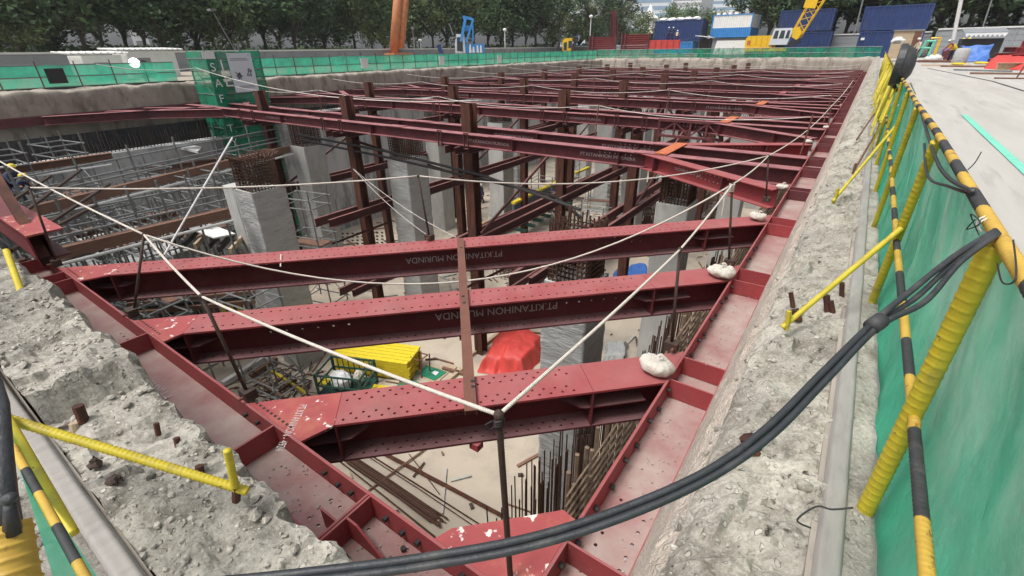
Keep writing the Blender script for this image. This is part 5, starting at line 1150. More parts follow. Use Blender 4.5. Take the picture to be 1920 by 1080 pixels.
cage(-13.6, 24.5, 7, 10, .32, 2.2, 'rebar cage on the floor in front of the yellow edged formwork'); cage(-11.4, 30.5, 8, 14, .3, 2.6, 'large rebar cage at the right behind the long maroon brace'); cage(-16.0, 20.5, 8, 6, .3, 1.3, 'low rebar cage left of the second king post'); cage(-9.5, 36, 8, 12, .32, 2.6, 'far rebar cage behind the right king post')
for i, (x, y, dx, lab) in enumerate(((917, 430, 8, 'light ladder leaning by the column near the yellow beams'), (1095, 392, 6, 'light ladder leaning on the distant concrete column'))):
    a = wz(x, y, FL); b = MB()
    for s in (-.22, .22): b.tube([a + V((s, 0, 0)), a + V((s + .4, .5, 3.0))], .035, 5)
    for k in range(9): c = a + V((.4, .5, 3.0)) * (k + 1) / 10; b.tube([c + V((-.22, 0, 0)), c + V((.22, 0, 0))], .022, 4)
    tag(b.build('ladder', 'whitetube', loc=a), lab, 'ladder')
# steel bars and panel piles on the floor right
t = thing('sheet_stack', 'white panels stacked on the floor behind the right concrete column', 'panels', wz(1325, 410, FL))
for i in range(5): b = MB(); b.prism([wz(x, y - i * 1.2, FL + .1 + i * .12) for x, y in ((1306, 412), (1330, 414), (1342, 384), (1310, 380))], (0, 0, .06)); b.build('sheet', 'white', t)
bars((1218, 350), (1240, 330), 14, .5, .06, 'pile of dark steel by the right king post', 'dark', .3)
for i, (p, q, r1, r2, lab) in enumerate((((0, 432), (152, 318), 16, 21, 'dark rusty pipe slanting over the left scaffolds, upper one'), ((60, 440), (205, 345), 15, 19, 'dark rusty pipe slanting over the left scaffolds, middle one'), ((0, 392), (95, 330), 17, 20, 'dark rusty pipe slanting over the left scaffolds, short one'), ((20, 470), (180, 385), 14, 17, 'dark rusty pipe slanting over the left scaffolds, lowest one'))):
    tag(MB().tube([wr(*p, r1), wr(*q, r2)], .05, 6).build('slanting_pipe', 'rod', loc=wr(*p, r1)), lab, 'pipe')

for i, (q, z, lab) in enumerate((([(8, 352), (62, 346), (58, 362), (8, 370)], -3.2, 'pale slab edge at the far left under the workers'), ([(62, 332), (112, 346), (96, 352), (50, 340)], -3.4, 'pale board slanting below the dark pipes'), ([(288, 262), (338, 275), (330, 280), (284, 268)], -2.2, 'reddish board before the safety tower foot'), ([(335, 268), (380, 280), (372, 288), (330, 278)], -2.2, 'pale board next to the reddish one'), ([(160, 455), (205, 470), (185, 480), (140, 466)], -5.0, 'pale grey board low between the two walkways'))):
    tag(MB().prism([wz(*p, z) for p in q], (0, 0, .12)).build('pale_board', 'chan' if i == 2 else 'liner', loc=wz(*q[0], z)), lab, 'board')
for i, (p, q, z, lab) in enumerate((((0, 322), (210, 292), -1.6, 'brown steel waler high among the left scaffolds'), ((90, 452), (330, 398), -4.4, 'brown steel waler low among the left scaffolds'), ((190, 330), (420, 300), -3.0, 'brown steel waler before the grey liner wall'), ((0, 505), (60, 488), -4.0, 'brown waler stub at the left edge'))):
    tag(MB().hbeam(wz(*p, z), wz(*q, z), .3, .3, .03, .02).build('brown_waler', 'brown', loc=wz(*p, z)), lab, 'beam')
    a, c = wz(*p, z), wz(*q, z); tag(MB().tube([a - UP * .35 + V((.2, -.2, 0)), c - UP * .35 + V((.2, -.2, 0))], .05, 8).build('white_tube', 'whitetube', loc=a), 'white tube slung under the ' + lab, 'tube')
# ------------------------------------------------------------------ far fences and hoardings
def netline(name, pts, z0, z1, label, m, step=1.5, posts=True):
    t = thing(name, label, 'fence', (*pts[0], z0)); b = MB(); pb = MB(); rb = MB()
    for (x0, y0), (x1, y1) in zip(pts, pts[1:]):
        L = hypot(x1 - x0, y1 - y0); n = max(2, int(L / .5))
        for i in range(n):
            u0, u1 = i / n, (i + 1) / n; P = lambda u, z: V((x0 + (x1 - x0) * u, y0 + (y1 - y0) * u, z)) + noise.noise_vector(V((x0 + (x1 - x0) * u, y0 + (y1 - y0) * u, z)) * .8) * .05
            b.add([P(u0, z0), P(u1, z0), P(u1, (z0 + z1) / 2), P(u0, (z0 + z1) / 2), P(u1, z1), P(u0, z1)], [(0, 1, 2, 3), (3, 2, 4, 5)])
        k = int(L / step)
        for i in range(k): u = i / k; pb = MB(); pb.tube([(x0 + (x1 - x0) * u, y0 + (y1 - y0) * u, z0 - .05), (x0 + (x1 - x0) * u, y0 + (y1 - y0) * u, z1 + random.uniform(0, .25))], .03, 5); pb.build('post', 'chan', t)
        for z in (z0 + .05, (z0 + z1) / 2, z1): rb = MB(); rb.tube([(x0, y0, z), (x1, y1, z)], .028, 5); rb.build('rail', 'tube', t)
    b.build('net', m, t, smooth=True)
    return t
netline('net_fence', [(-34.3, -.4), (-34.3, 13.6)], 1.12, 2.2, 'bright green net fence along the wall at the far left', 'netf')
netline('net_fence', [(-34.3, 17.0), (-34.3, 71)], 1.12, 2.3, 'bright green net fence along the wall across the pit, right of the safety tower', 'netf')
netline('net_fence', [(-34.2, 71), (.3, 71)], 1.2, 2.35, 'green net fence closing the far end of the pit', 'nett', 1.7)
def hoarding(name, p, q, z0, z1, label, st=3.0):
    t = thing(name, label, 'hoarding', (*p, z0)); p = V((*p, 0)); q = V((*q, 0)); d = (q - p); L = d.length; d.normalize(); n = V((-d.y, d.x, 0))
    b = MB(); b.prism([p + n * .05 + UP * z0, q + n * .05 + UP * z0, q - n * .05 + UP * z0, p - n * .05 + UP * z0], (0, 0, z1 - z0)); b.build('panel', 'hoard', t)
    b = MB(); k = int(L / st)
    for i in range(k): c = p + d * (L * i / k); b.prism([c + n * .1 + d * .06 + UP * z0, c + n * .1 - d * .06 + UP * z0, c - n * .1 - d * .06 + UP * z0, c - n * .1 + d * .06 + UP * z0], (0, 0, z1 - z0 - .02))
    h = z0 + .45
    while h < z1 - .1: b.prism([p + n * .07 + UP * h, q + n * .07 + UP * h, q - n * .07 + UP * h, p - n * .07 + UP * h], (0, 0, .03)); h += .5
    b.build('ribs', 'hoard', t); b = MB(); b.prism([p + n * .14 + UP * z1, q + n * .14 + UP * z1, q - n * .14 + UP * z1, p - n * .14 + UP * z1], (0, 0, .14)); b.build('cap', 'hcap', t); return t
hoarding('hoarding', (-52, -40), (-52, 96), .8, 2.75, 'long grey site hoarding with a pale cap behind the far green fence')
hoarding('hoarding', (-52, 96), (-8, 100), .8, 2.9, 'grey hoarding behind the cranes at the far end')
hoarding('hoarding', (-8.5, 84), (4.6, 78), .8, 3.7, 'dark grey hoarding between the two container stacks behind the crane boom')
hoarding('hoarding', (4.7, 72.5), (40, 62), .8, wy(1760, 56, 72).z, 'grey hoarding with a pale cap behind the workers at the right')
def shed(px0, px1, ytop, ybot, X, label):
    a = wx(px0, ybot, X); c = wx(px1, ybot, X); zt = wx((px0 + px1) / 2, ytop, X).z; t = thing('site_shed', label, 'shed', (X, a.y, GZ))
    b = MB(); b.box(X - 2.5, X, a.y, c.y, GZ - .1, zt - .1); b.build('wall', 'white', t); b = MB(); n = int((c.y - a.y) / .22)
    for i in range(n): y = a.y - .6 + (c.y - a.y + 1.2) * i / n; b.tube([(X - 2.8, y, zt + .10), (X + .7, y, zt)], .065, 6)
    b.build('roof', 'hcap', t); b = MB(); b.box(X + .0, X + .02, a.y + .5, a.y + 1.3, GZ, zt - .5); b.build('door', 'hoard', t)
shed(160, 235, 100, 128, -39, 'low white shed with a corrugated roof, lower one beside the floodlight'); shed(246, 336, 93, 128, -41, 'low white shed with a corrugated roof behind the round lamp')
t = thing('work_light', 'bright lit work lamp on a stand before the white sheds', 'lamp', wx(255, 150, -35.2))
lm = D.materials.new('lit_lamp'); lm.use_nodes = True; nb = lm.node_tree.nodes['Principled BSDF']; nb.inputs['Emission Color'].default_value = (1, 1, .95, 1); nb.inputs['Emission Strength'].default_value = 6; M['lit'] = lm
c = wx(252, 118, -35.2); b = MB(); b.ball(c, .06, .28, .26, 12, 8); b.build('lamp_face', 'lit', t, smooth=True)
b = MB(); b.tube([c - UP * .2 + V((-.05, .3, 0)), V((c.x - .05, c.y + .3, GZ - .1))], .05, 6); b.tube([c + V((-.05, .45 + .3 * cos(q), .3 * sin(q) - .2)) for q in [2 * pi * k / 12 for k in range(13)]], .05, 5, False); b.build('stand', 'dark', t)
tag(MB().box(-34.15, -34.05, 7.6, 8.35, 1.35, 2.05).build('panel_sign', 'dark', loc=wx(105, 130, -34.1)), 'small dark square panel on the far left green net', 'panel')
for i, (px, py, lab) in enumerate(((683, 118, 'left'), (828, 113, 'middle'), (936, 110, 'right'))):
    c = wx(px, py, -34.1); tag(MB().box(c.x, c.x + .05, c.y - .35, c.y + .35, c.z - .4, c.z + .35).build('notice_board', 'white', loc=c), 'pale board hung on the far green net, %s one of three' % lab, 'board')
# ------------------------------------------------------------------ cranes, rig, containers
t = thing('piling_rig', 'orange piling rig whose twin leader tubes rise out of the frame', 'rig', wz(738, 112, GZ)); Yp = 50.0
g = wr(738, 108, 74); d_ = hypot(g.x, g.y); P = lambda px, py: wr(px, py, 70)
b = MB(); b.tube([P(738, 104), P(752, -60)], .62, 12); b.build('leader', 'coran', t, smooth=True); b = MB(); b.tube([P(752, 90), P(766, -60)], .42, 12); b.build('back_stay', 'coran', t, smooth=True)
b = MB(); 
for y in (82, 34, 2): b.bar(P(733 + (104 - y) * .085, y), P(757 + (104 - y) * .085, y), .5, .25)
b.build('clamps', 'coran', t); c = P(735, 104); b = MB(); b.box(c.x - 2.2, c.x + 2.2, c.y - 1.6, c.y + 1.6, c.z - 1.6, c.z + .3); b.box(c.x - 3, c.x + 3, c.y - 1.2, c.y + 1.2, c.z - 2.2, c.z - 1.2); b.build('base', 'coran', t)
b = MB(); b.tube([P(718, 108), P(705, 95)], .12, 5); b.tube([P(728, 104), P(712, 103)], .15, 5); b.build('hoses', 'dark', t)
# blue crawler crane
t = thing('crawler_crane', 'blue crawler crane with a white cab and blue gantry, boom towards the left', 'crane', wr(870, 112, 66)); P = lambda px, py, r=64: wr(px, py, r)
a = P(873, 105); c = P(909, 82); dx = (P(909, 105) - a); dx.z = 0; ux = dx.normalized(); uy = V((-ux.y, ux.x, 0)); b = MB(); L = dx.length; h = c.z - a.z
b.prism([a, a + ux * L, a + ux * L + uy * 2.6, a + uy * 2.6], (0, 0, h)); b.build('engine_house', 'bluel', t)
text('KATA', .95, 'white', t, a + ux * .5 - uy * .02 + UP * h * .22, ux, UP) if 0 else None
b = MB()
for i, (x0, w, h1) in enumerate(((.45, .32, .9), (.85, .32, .65), (1.35, .3, .8), (1.75, .3, .8))): b.prism([a + ux * x0 - uy * .01 + UP * .35, a + ux * (x0 + w) - uy * .01 + UP * .35, a + ux * (x0 + w * .75) - uy * .01 + UP * (.35 + h1), a + ux * (x0 + w * .25) - uy * .01 + UP * (.35 + h1)], -uy * .02)
b.build('white_marks', 'white', t)
a2 = P(854, 103); b = MB(); cw = 1.25; b.prism([a2, a2 + ux * cw, a2 + ux * (cw - .05) + UP * 2.2, a2 + ux * .25 + UP * 2.25, a2 + UP * 1.2], uy * 1.2); b.build('cab', 'cabw', t)
b = MB(); b.prism([a2 + ux * .22 - uy * .02 + UP * .45, a2 + ux * .95 - uy * .02 + UP * .35, a2 + ux * .95 - uy * .02 + UP * 1.9, a2 + ux * .32 - uy * .02 + UP * 1.9], -uy * .01); b.build('window', 'glass', t)
b = MB()
for o in (0, 1.4): b.bar(P(864, 78) + uy * o, P(873, 32) + uy * o, .3, .3); b.bar(P(874, 80) + uy * o, P(887, 36) + uy * o, .22, .22); b.bar(P(887, 78) + uy * o, P(886, 36) + uy * o, .15, .15); b.bar(P(873, 32) + uy * o, P(887, 36) + uy * o, .22, .22)
b.bar(P(870, 32), P(870, 32) + uy * 1.4, .3, .3); b.build('gantry', 'cyan', t)
b = MB(); b.prism([P(866, 58), P(878, 58), P(881, 48), P(868, 47)], uy * .3); b.build('gantry_panel', 'bluel', t)
b = MB(); b.bar(P(829, 104), P(822, 84), .6, .5); b.build('boom_foot', 'blue', t); b = MB(); b.tube([P(845, 92), P(843, 72), P(856, 70)], .08, 5); b.tube([P(850, 66), P(842, 44)], .08, 5); b.tube([P(843, 98), P(846, 76)], .06, 5); b.build('handrail', 'tube', t)
b = MB(); b.bar(P(832, 110), P(905, 112), 3.2, .9); b.build('crawler_tracks', 'dark', t)
# small orange excavator
t = thing('excavator', 'small orange cab excavator with its dark arm up, at the far end', 'excavator', wr(1062, 102, 84)); P = lambda px, py, r=84: wr(px, py, r)
a = P(1054, 98); b = MB(); ux = (P(1072, 98) - a); ux.z = 0; L = ux.length; ux.normalize(); uy = V((-ux.y, ux.x, 0))
b.prism([a, a + ux * L, a + ux * L + UP * 2.0, a + ux * .55 + UP * 2.0, a + UP * 1.7], uy * 1.8); b.build('cab', 'cyel', t); b = MB(); b.prism([a + ux * .2 - uy * .02 + UP * .3, a + ux * .72 - uy * .02 + UP * .3, a + ux * .72 - uy * .02 + UP * 1.5, a + ux * .2 - uy * .02 + UP * 1.3], -uy * .01); b.prism([a + ux * .95 - uy * .02 + UP * .6, a + ux * 1.5 - uy * .02 + UP * .6, a + ux * 1.5 - uy * .02 + UP * 1.6, a + ux * .95 - uy * .02 + UP * 1.6], -uy * .01); b.build('window', 'glass', t)
b = MB(); b.bar(P(1046, 97), P(1052, 56), .35, .4); b.bar(P(1040, 66), P(1052, 64), .3, .3); b.bar(P(1073, 96), P(1082, 70), 1.5, .5); b.build('arm', 'dark', t); b = MB(); b.bar(P(1046, 102), P(1076, 102), 2.4, .7); b.build('tracks', 'dark', t)
# stacks of red beams, red bin, mast
def beamstack(x0, x1, y0, y1, r, nrow, lab, m='red'):
    t = thing('beam_stack', lab, 'beam stack', wr((x0 + x1) / 2, y1 + 6, r)); a = wr(x0, y1, r); c = wr(x1, y1, r); ux = (c - a); ux.z = 0; L = ux.length; ux.normalize(); uy = V((-ux.y, ux.x, 0)); h = (wr(x0, y0, r).z - a.z) / nrow
    for k in range(nrow):
        b = MB()
        for i in range(3): o = a + uy * (i * .5) + UP * (k + .5) * h; b.hbeam(o, o + ux * (L * random.uniform(.96, 1)), h * .86, .42, .05, .04)
        b.build('beam_layer', m, t)
    for u in (.03, .15, .97): b = MB(); b.bar(a + ux * L * u - uy * .32 + UP * -.6, a + ux * L * u - uy * .32 + UP * (nrow * h + .2), .2, .2); b.build('stake', 'redfar', t)
    return t
beamstack(1103, 1155, 70, 93, 86, 6, 'stack of red steel beams at the far end, left one'); beamstack(1163, 1216, 65, 93, 84, 7, 'taller stack of red steel beams at the far end, right one')
t = thing('skip_bin', 'bright red steel bin on the far side where workers stand', 'bin', wr(1245, 98, 82)); a = wr(1216, 93, 82); c = wr(1274, 92, 82); ux = c - a; ux.z = 0; L = ux.length; ux.normalize(); uy = V((-ux.y, ux.x, 0)); b = MB(); h = wr(1245, 75, 82).z - a.z
b.prism([a, a + ux * L, a + ux * L + uy * 2.2, a + uy * 2.2], (0, 0, h)); b.build('body', 'redtarp', t)
for i in range(6): b = MB(); b.prism([a + ux * L * i / 5.2 - uy * .05, a + ux * (L * i / 5.2 + .12) - uy * .05, a + ux * (L * i / 5.2 + .12), a + ux * L * i / 5.2], (0, 0, h - .05)); b.build('rib', 'red', t)
t = thing('steel_mast', 'dark red steel mast leaning up behind the beam stacks', 'mast', wr(1150, 75, 88)); b = MB(); b.hbeam(wr(1148, 72, 88), wr(1151, 20, 88), .9, .8, .1, .1); b.hbeam(wr(1157, 72, 88), wr(1155, 30, 88), .5, .6, .1, .1); b.build('column', 'redfar', t)
def container(px0, px1, py0, py1, Y, dep, m, lab, top=None, band=None):
    x0, x1, z0, z1 = rectY(px0, py0, px1, py1, Y); t = thing('container', lab, 'container', ((x0 + x1) / 2, Y, z0)); b = MB(); n = int((x1 - x0) / .28); zt = z1; b.cur = 0
    def corr(za, zb, slot):
        b.cur = slot; pts = []
        for i in range(n):
            xa = x0 + (x1 - x0) * i / n; w = (x1 - x0) / n; pts += [(xa, Y), (xa + w * .35, Y), (xa + w * .5, Y - .06), (xa + w * .85, Y - .06)]
        pts += [(x1, Y), (x1, Y + dep), (x0, Y + dep)]; b.prism([(x, y, za) for x, y in pts], (0, 0, zb - za))
    if band: zm = z0 + (z1 - z0) * band; corr(z0, zm, 1); corr(zm + .001, z1, 0)
    else: corr(z0, z1, 0)
    b.build('body', [m, top or m], t); b = MB()
    for x in (x0 - .06, x1 - .06):
        for y in (Y - .1, Y + dep - .04): b.box(x, x + .14, y, y + .14, z0, z1)
    for z in (z0, z1 - .14): b.box(x0 + .05, x1 - .04, Y - .085, Y + .03, z + .003, z + .125)
    b.build('frame', top or m, t); return t, (x0, x1, z0, z1)
container(1612, 1736, 10, 56, 73.0, 2.4, 'blue', 'upper blue corrugated container stacked at the right, before the dark trees'); tt, q = container(1600, 1716, 58, 108, 72.9, 2.4, 'blue', 'lower blue container under the upper right one, small white mark on it')
b = MB(); c = wy(1617, 73, 72.8); b.box(c.x - .15, c.x + .2, 72.74, 72.8, c.z - .12, c.z + .12); b.build('white_mark', 'white', tt)
container(1458, 1556, 18, 58, 79, 2.4, 'blue', 'upper dark blue container behind the yellow lattice boom'); container(1470, 1550, 60, 100, 79, 2.4, 'blue', 'lower dark blue container behind the yellow lattice boom')
tt, q = container(1332, 1404, 27, 70, 79, 5.6, 'white', 'white over blue site container raised on blocks, left of the yellow crane', 'bluel', .42); b = MB()
for i in range(4): x = q[0] + .5 + i * .8; b.tube([(x, 79.5, q[3]), (x, 79.5, q[3] + .3)], .25, 8)
b.build('roof_vents', 'white', tt)
b = MB(); b.box(q[0] + .2, q[1] - .2, 79.2, 84, GZ, q[2] - .05); tag(b.build('block_base', 'hoard', loc=(q[0], 79, GZ)), 'dark grey base under the white over blue container', 'base')
tt, q = container(1226, 1312, 38, 78, 84, 3, 'blue', 'blue container with white bags on its roof behind the far workers'); container(1226, 1296, 79, 100, 83.6, 3, 'bluel', 'lighter blue box below the blue container with bags')
for i in range(5): x = q[0] + 1 + i * 1.3; tag(MB().ball((x, 84.8, q[3] + .15), .7, .5, .3, 10, 6, .15).build('sack', 'white', loc=(x, 84.8, q[3])), 'white bag on the roof of the far blue container, %s from the left' % nth(i), 'sack', 'bags on the container roof')
x0, x1, z0, z1 = rectY(1336, 76, 1396, 102, 75); t = thing('panel_stack', 'low white tarpaulin covered stack left of the yellow crane', 'stack', (x0, 75, z0)); b = MB(); b.prism([(x0, 75, z0), (x1, 75, z0), (x1 - .1, 75, z1), (x0 + .3, 75, z1)], (0, 2.5, 0)); b.build('cover', 'white', t)
x0, x1, z0, z1 = rectY(1300, 66, 1330, 90, 76); t = thing('canopy', 'small grey canopy shelter by the white container', 'canopy', (x0, 76, GZ)); b = MB(); b.prism([(x0, 76, z1), (x1, 76, z1 - .25), (x1, 76, z1 - .33), (x0, 76, z1 - .08)], (0, 2, 0)); b.build('roof', 'hcap', t)
for x in (x0 + .1, x1 - .1): b = MB(); b.box(x - .04, x + .04, 76.1, 76.2, GZ, z1 - .3); b.build('post', 'dark', t)
b = MB(); b.box(x0 + .2, x1 - .2, 77.8, 77.9, GZ, z1 - .4); b.build('back_panel', 'dark', t)
# yellow crane
Yc = 74.0; P = lambda px, py, o=0: wy(px, py, Yc + o); t = thing('crawler_crane', 'yellow crawler crane with a pale cab and lattice boom rising to the right', 'crane', P(1440, 112))
x0, x1, z0, z1 = rectY(1395, 67, 1446, 91, Yc); b = MB(); b.prism([(x0 + .25, Yc, z0), (x1, Yc, z0), (x1, Yc, z1), (x0 + .25, Yc, z1), (x0, Yc, z1 - .35), (x0, Yc, z0 + .35)], (0, 2.8, 0)); b.build('engine_house', 'cyel', t)
b = MB(); 
for i in range(1, 5): x = x0 + (x1 - x0) * i / 5; b.box(x - .02, x + .02, Yc - .02, Yc, z0 + .2, z1 - .1)
c = P(1404, 81); b.box(c.x - .2, c.x + .2, Yc - .03, Yc - .001, c.z - .2, c.z + .3); b.build('door_seam', 'orange', t)
c = P(1395, 91); d0 = P(1475, 90); b = MB(); b.box(c.x, d0.x, Yc - .1, Yc + 2.9, c.z - .35, c.z); b.build('deck', 'cyel', t)
x0, x1, z0, z1 = rectY(1441, 53, 1480, 84, Yc - .15); b = MB(); b.prism([(x0, Yc - .15, z0), (x1 - .3, Yc - .15, z0), (x1, Yc - .15, z1 - .5), (x1 - .1, Yc - .15, z1), (x0 + .3, Yc - .15, z1)], (0, 1.3, 0)); b.build('cab', 'cabw', t); w = x1 - x0
for u0, u1 in ((.14, .36), (.42, .66), (.72, .9)): b = MB(); b.prism([(x0 + w * u0, Yc - .155, z0 + (z1 - z0) * .38), (x0 + w * u1, Yc - .155, z0 + (z1 - z0) * .38), (x0 + w * u1, Yc - .155, z0 + (z1 - z0) * .86), (x0 + w * (u0 + .06), Yc - .155, z0 + (z1 - z0) * .86)], (0, -.01, 0)); b.build('window', 'glass', t)
def lattice(p, q, w0, w1, n, m, t, name):
    p = V(p); q = V(q); d = (q - p).normalized(); s = d.cross(V((0, 1, 0))).normalized(); o = V((0, 1, 0)); b = MB(); C = []
    for i in range(n + 1):
        u = i / n; w = w0 + (w1 - w0) * u; c = p.lerp(q, u); C.append([c + s * w + o * w, c - s * w + o * w, c - s * w - o * w, c + s * w - o * w])
    for k in range(4): b.tube([c[k] for c in C], .07, 5)
    for i in range(n):
        for k in range(4): b.tube([C[i][k], C[i + 1][(k + 1) % 4]] if (i + k) % 2 else [C[i][(k + 1) % 4], C[i + 1][k]], .045, 4)
    b.build(name, m, t)
lattice(P(1492, 68, .8), P(1560, -45, .8), .55, .75, 8, 'cyel', t, 'boom'); b = MB(); b.prism([P(1480, 66), P(1494, 76), P(1503, 62), P(1499, 50), P(1483, 54)], (0, 1.6, 0)); b.build('boom_foot', 'cyel', t); b = MB(); b.prism([P(1506, 14), P(1528, 16), P(1537, -8), P(1515, -12)], (0, .3, 0)); b.build('boom_plate', 'cyel', t)
b = MB(); b.tube([P(1463, 52), P(1540, -40)], .03, 4); b.tube([P(1470, 52), P(1520, -20)], .03, 4); b.build('pendants', 'dark', t); b = MB(); b.bar(P(1400, 104), P(1500, 104), 3.4, .9); b.build('crawler_tracks', 'dark', t); b = MB(); b.bar(P(1478, 84, -.2), P(1500, 76, -.2), .8, .5); b.build('winch', 'dark', t)
# things on the deck at the right
x0, x1, z0, z1 = rectY(1662, 58, 1714, 110, 57); t = thing('plywood_box', 'weathered brown plywood hut behind the floodlight', 'hut', (x0, 57, GZ)); b = MB(); b.box(x0, x1, 57, 59, z0, z1); b.build('wall', 'timber', t); b = MB(); b.box(x1 - .55, x1 - .05, 56.97, 56.999, z0 + .05, z1 - .1); b.build('rusty_panel', 'chan', t); b = MB(); b.box(x0 - .1, x1 + .1, 56.9, 59.1, z1, z1 + .08); b.build('roof', 'hoard', t)
def yd(px, py): return wz(px, py, GZ)
t = thing('bulk_bag', 'tall pale grey water tank bag standing between the workers and the blue tarpaulin', 'tank', yd(1797, 118)); g = yd(1797, 118); b = MB(); n = 16; r = .42; hz = wr(1797, 90, hypot(g.x, g.y)).z
b.tube([g, g + UP * .1, g + UP * (hz - GZ) * .8, g + UP * (hz - GZ) * .97, g + UP * (hz - GZ)], [r, r * 1.15, r * 1.1, r * .95, r * .5], n); b.build('body', 'wrap', t, smooth=True)
g = yd(1834, 117); rr = hypot(g.x, g.y); c = [wr(1806, 116, rr), wr(1852, 117, rr), wr(1866, 84, rr), wr(1808, 86, rr)]; t = thing('tarpaulin', 'blue tarpaulin hung over a stack beside the pale tank', 'tarp', g); b = MB(); n = 16
for j in range(n + 1):
    for i in range(n + 1): u, v = i / n, j / n; p = (c[0] * (1 - u) + c[1] * u) * (1 - v) + (c[3] * (1 - u) + c[2] * u) * v; b.v.append(p + noise.noise_vector(p * 1.6) * .2 + V((0, .7 * v, 0)))
for i in range(n + 1): b.v.append(b.v[n * (n + 1) + i] + V((0, 1.6, -.1)))
b.f = [(j * (n + 1) + i, j * (n + 1) + i + 1, (j + 1) * (n + 1) + i + 1, (j + 1) * (n + 1) + i) for j in range(n + 1) for i in range(n)]; b.mi = [0] * len(b.f); b.build('sheet', 'bluetarp', t, smooth=True)
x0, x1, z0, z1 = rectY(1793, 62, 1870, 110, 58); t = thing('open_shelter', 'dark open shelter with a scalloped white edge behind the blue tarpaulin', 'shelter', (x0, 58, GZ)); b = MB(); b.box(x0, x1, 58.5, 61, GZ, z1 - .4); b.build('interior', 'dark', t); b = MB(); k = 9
for i in range(k): xa = x0 + (x1 - x0) * i / k; b.prism([(xa, 58, z1 - .12), (xa + (x1 - x0) / k * .5, 58, z1 - .3), (xa + (x1 - x0) / k, 58, z1 - .12), (xa + (x1 - x0) / k, 58, z1), (xa, 58, z1)], (0, .04, 0))
b.build('valance', 'white', t); b = MB(); b.prism([(x0 - .1, 58.05, z1), (x1 + .1, 58.05, z1), (x1 + .1, 61, z1 + .35), (x0 - .1, 61, z1 + .35)], (0, 0, .06)); b.build('roof', 'hoard', t)
def deckstack(px, n, lab, m, w=.36, L=5.0, gap=0):
    g = yd(*px); t = thing('beam_stack', lab, 'beam stack', g); d = V((.98, -.2, 0)).normalized(); s = V((.2, .98, 0))
    for k in range(n):
        b = MB()
        for i in range(3): o = g + s * (i * .42) + UP * (.2 + k * w) + d * random.uniform(-.3, .3) + d * (k * .25); b.hbeam(o, o + d * L, w * .92, .38, .03, .02)
        b.build('beam_layer', m, t)
deckstack((1872, 126), 7, 'stack of rusty red beams on the deck at the right edge', 'red'); deckstack((1856, 121), 3, 'low dark red beam pile behind the stack at the right edge', 'redfar')
g = yd(1862, 130); t = thing('tarpaulin', 'red tarpaulin over beams at the right edge of the deck', 'tarp', g); c = [yd(1844, 129), yd(1930, 133), yd(1930, 118), yd(1858, 118)]; b = MB(); n = 14
for j in range(n + 1):
    for i in range(n + 1): u, v = i / n, j / n; p = (c[0] * (1 - u) + c[1] * u) * (1 - v) + (c[3] * (1 - u) + c[2] * u) * v; e = min(u, 1 - u, v, 1 - v); p.z += min(.6, e * 6) + .12 * noise.noise(p * 1.8); b.v.append(p)
b.f = [(j * (n + 1) + i, j * (n + 1) + i + 1, (j + 1) * (n + 1) + i + 1, (j + 1) * (n + 1) + i) for j in range(n) for i in range(n)]; b.mi = [0] * len(b.f); b.build('sheet', 'redtarp', t, smooth=True)
tag(MB().hbeam(yd(1866, 131) + UP * .18, yd(1940, 131) + UP * .18, .36, .36).build('steel_beam', 'timber', loc=yd(1866, 131)), 'dull tan beam lying before the red tarpaulin at the right edge', 'beam')
for i, (x, y, rx, m, lab) in enumerate(((1748, 114, .5, 'white', 'white heap of sacks at the edge of the deck by the workers'), (1760, 112, .4, 'cream', 'cream sack behind the white heap on the deck'), (1732, 108, .45, 'dark', 'dark crate by the white sacks on the deck'), (1742, 100, .5, 'hely', 'yellowish bundle behind the white sacks'), (1838, 122, .35, 'ply', 'yellow wrapping scraps on the deck before the blue tarpaulin'), (1795, 124, .35, 'ply', 'yellow strap heap on the deck before the tank'))):
    g = yd(x, y); tag(MB().ball(g + UP * rx * .4, rx * 1.2, rx, rx * (.6 if m != 'ply' else .2), 10, 7, .2).build('sack', m, loc=g), lab, 'sack')
g = yd(1752, 117); tag(MB().box(g.x - 1.1, g.x + 1.4, g.y - .5, g.y + .5, GZ + .02, GZ + .16).build('pallet', 'chan', loc=g), 'flat rusty plate under the white sacks on the deck', 'pallet')
g = yd(1738, 112); t = thing('trestle', 'teal green trestle frame with a yellow top bar by the hoarding', 'trestle', g); b = MB(); a = wr(1722, 104, 55); c = wr(1758, 104, 55)
for p0, p1 in (((1722, 106), (1738, 75)), ((1740, 106), (1752, 78)), ((1722, 90), (1744, 90)), ((1736, 77), (1755, 77))): b.tube([wr(*p0, 56), wr(*p1, 56)], .09, 5)
b.build('frame_tubes', 'gline', t); b = MB(); b.tube([wr(1746, 72, 56), wr(1764, 70, 56), wr(1752, 104, 56)], .09, 5); b.build('yellow_bar', 'cyel', t)
g = yd(1893, 148); t = thing('warning_stand', 'small thin stand on the deck near the right edge', 'stand', g); b = MB(); b.tube([g + V((-.5, 0, .03)), g + V((.6, 0, .03))], .03, 5); b.tube([g + V((.2, 0, .03)), g + V((.35, 0, 1.0))], .03, 5); b.build('bars', 'chan', t)
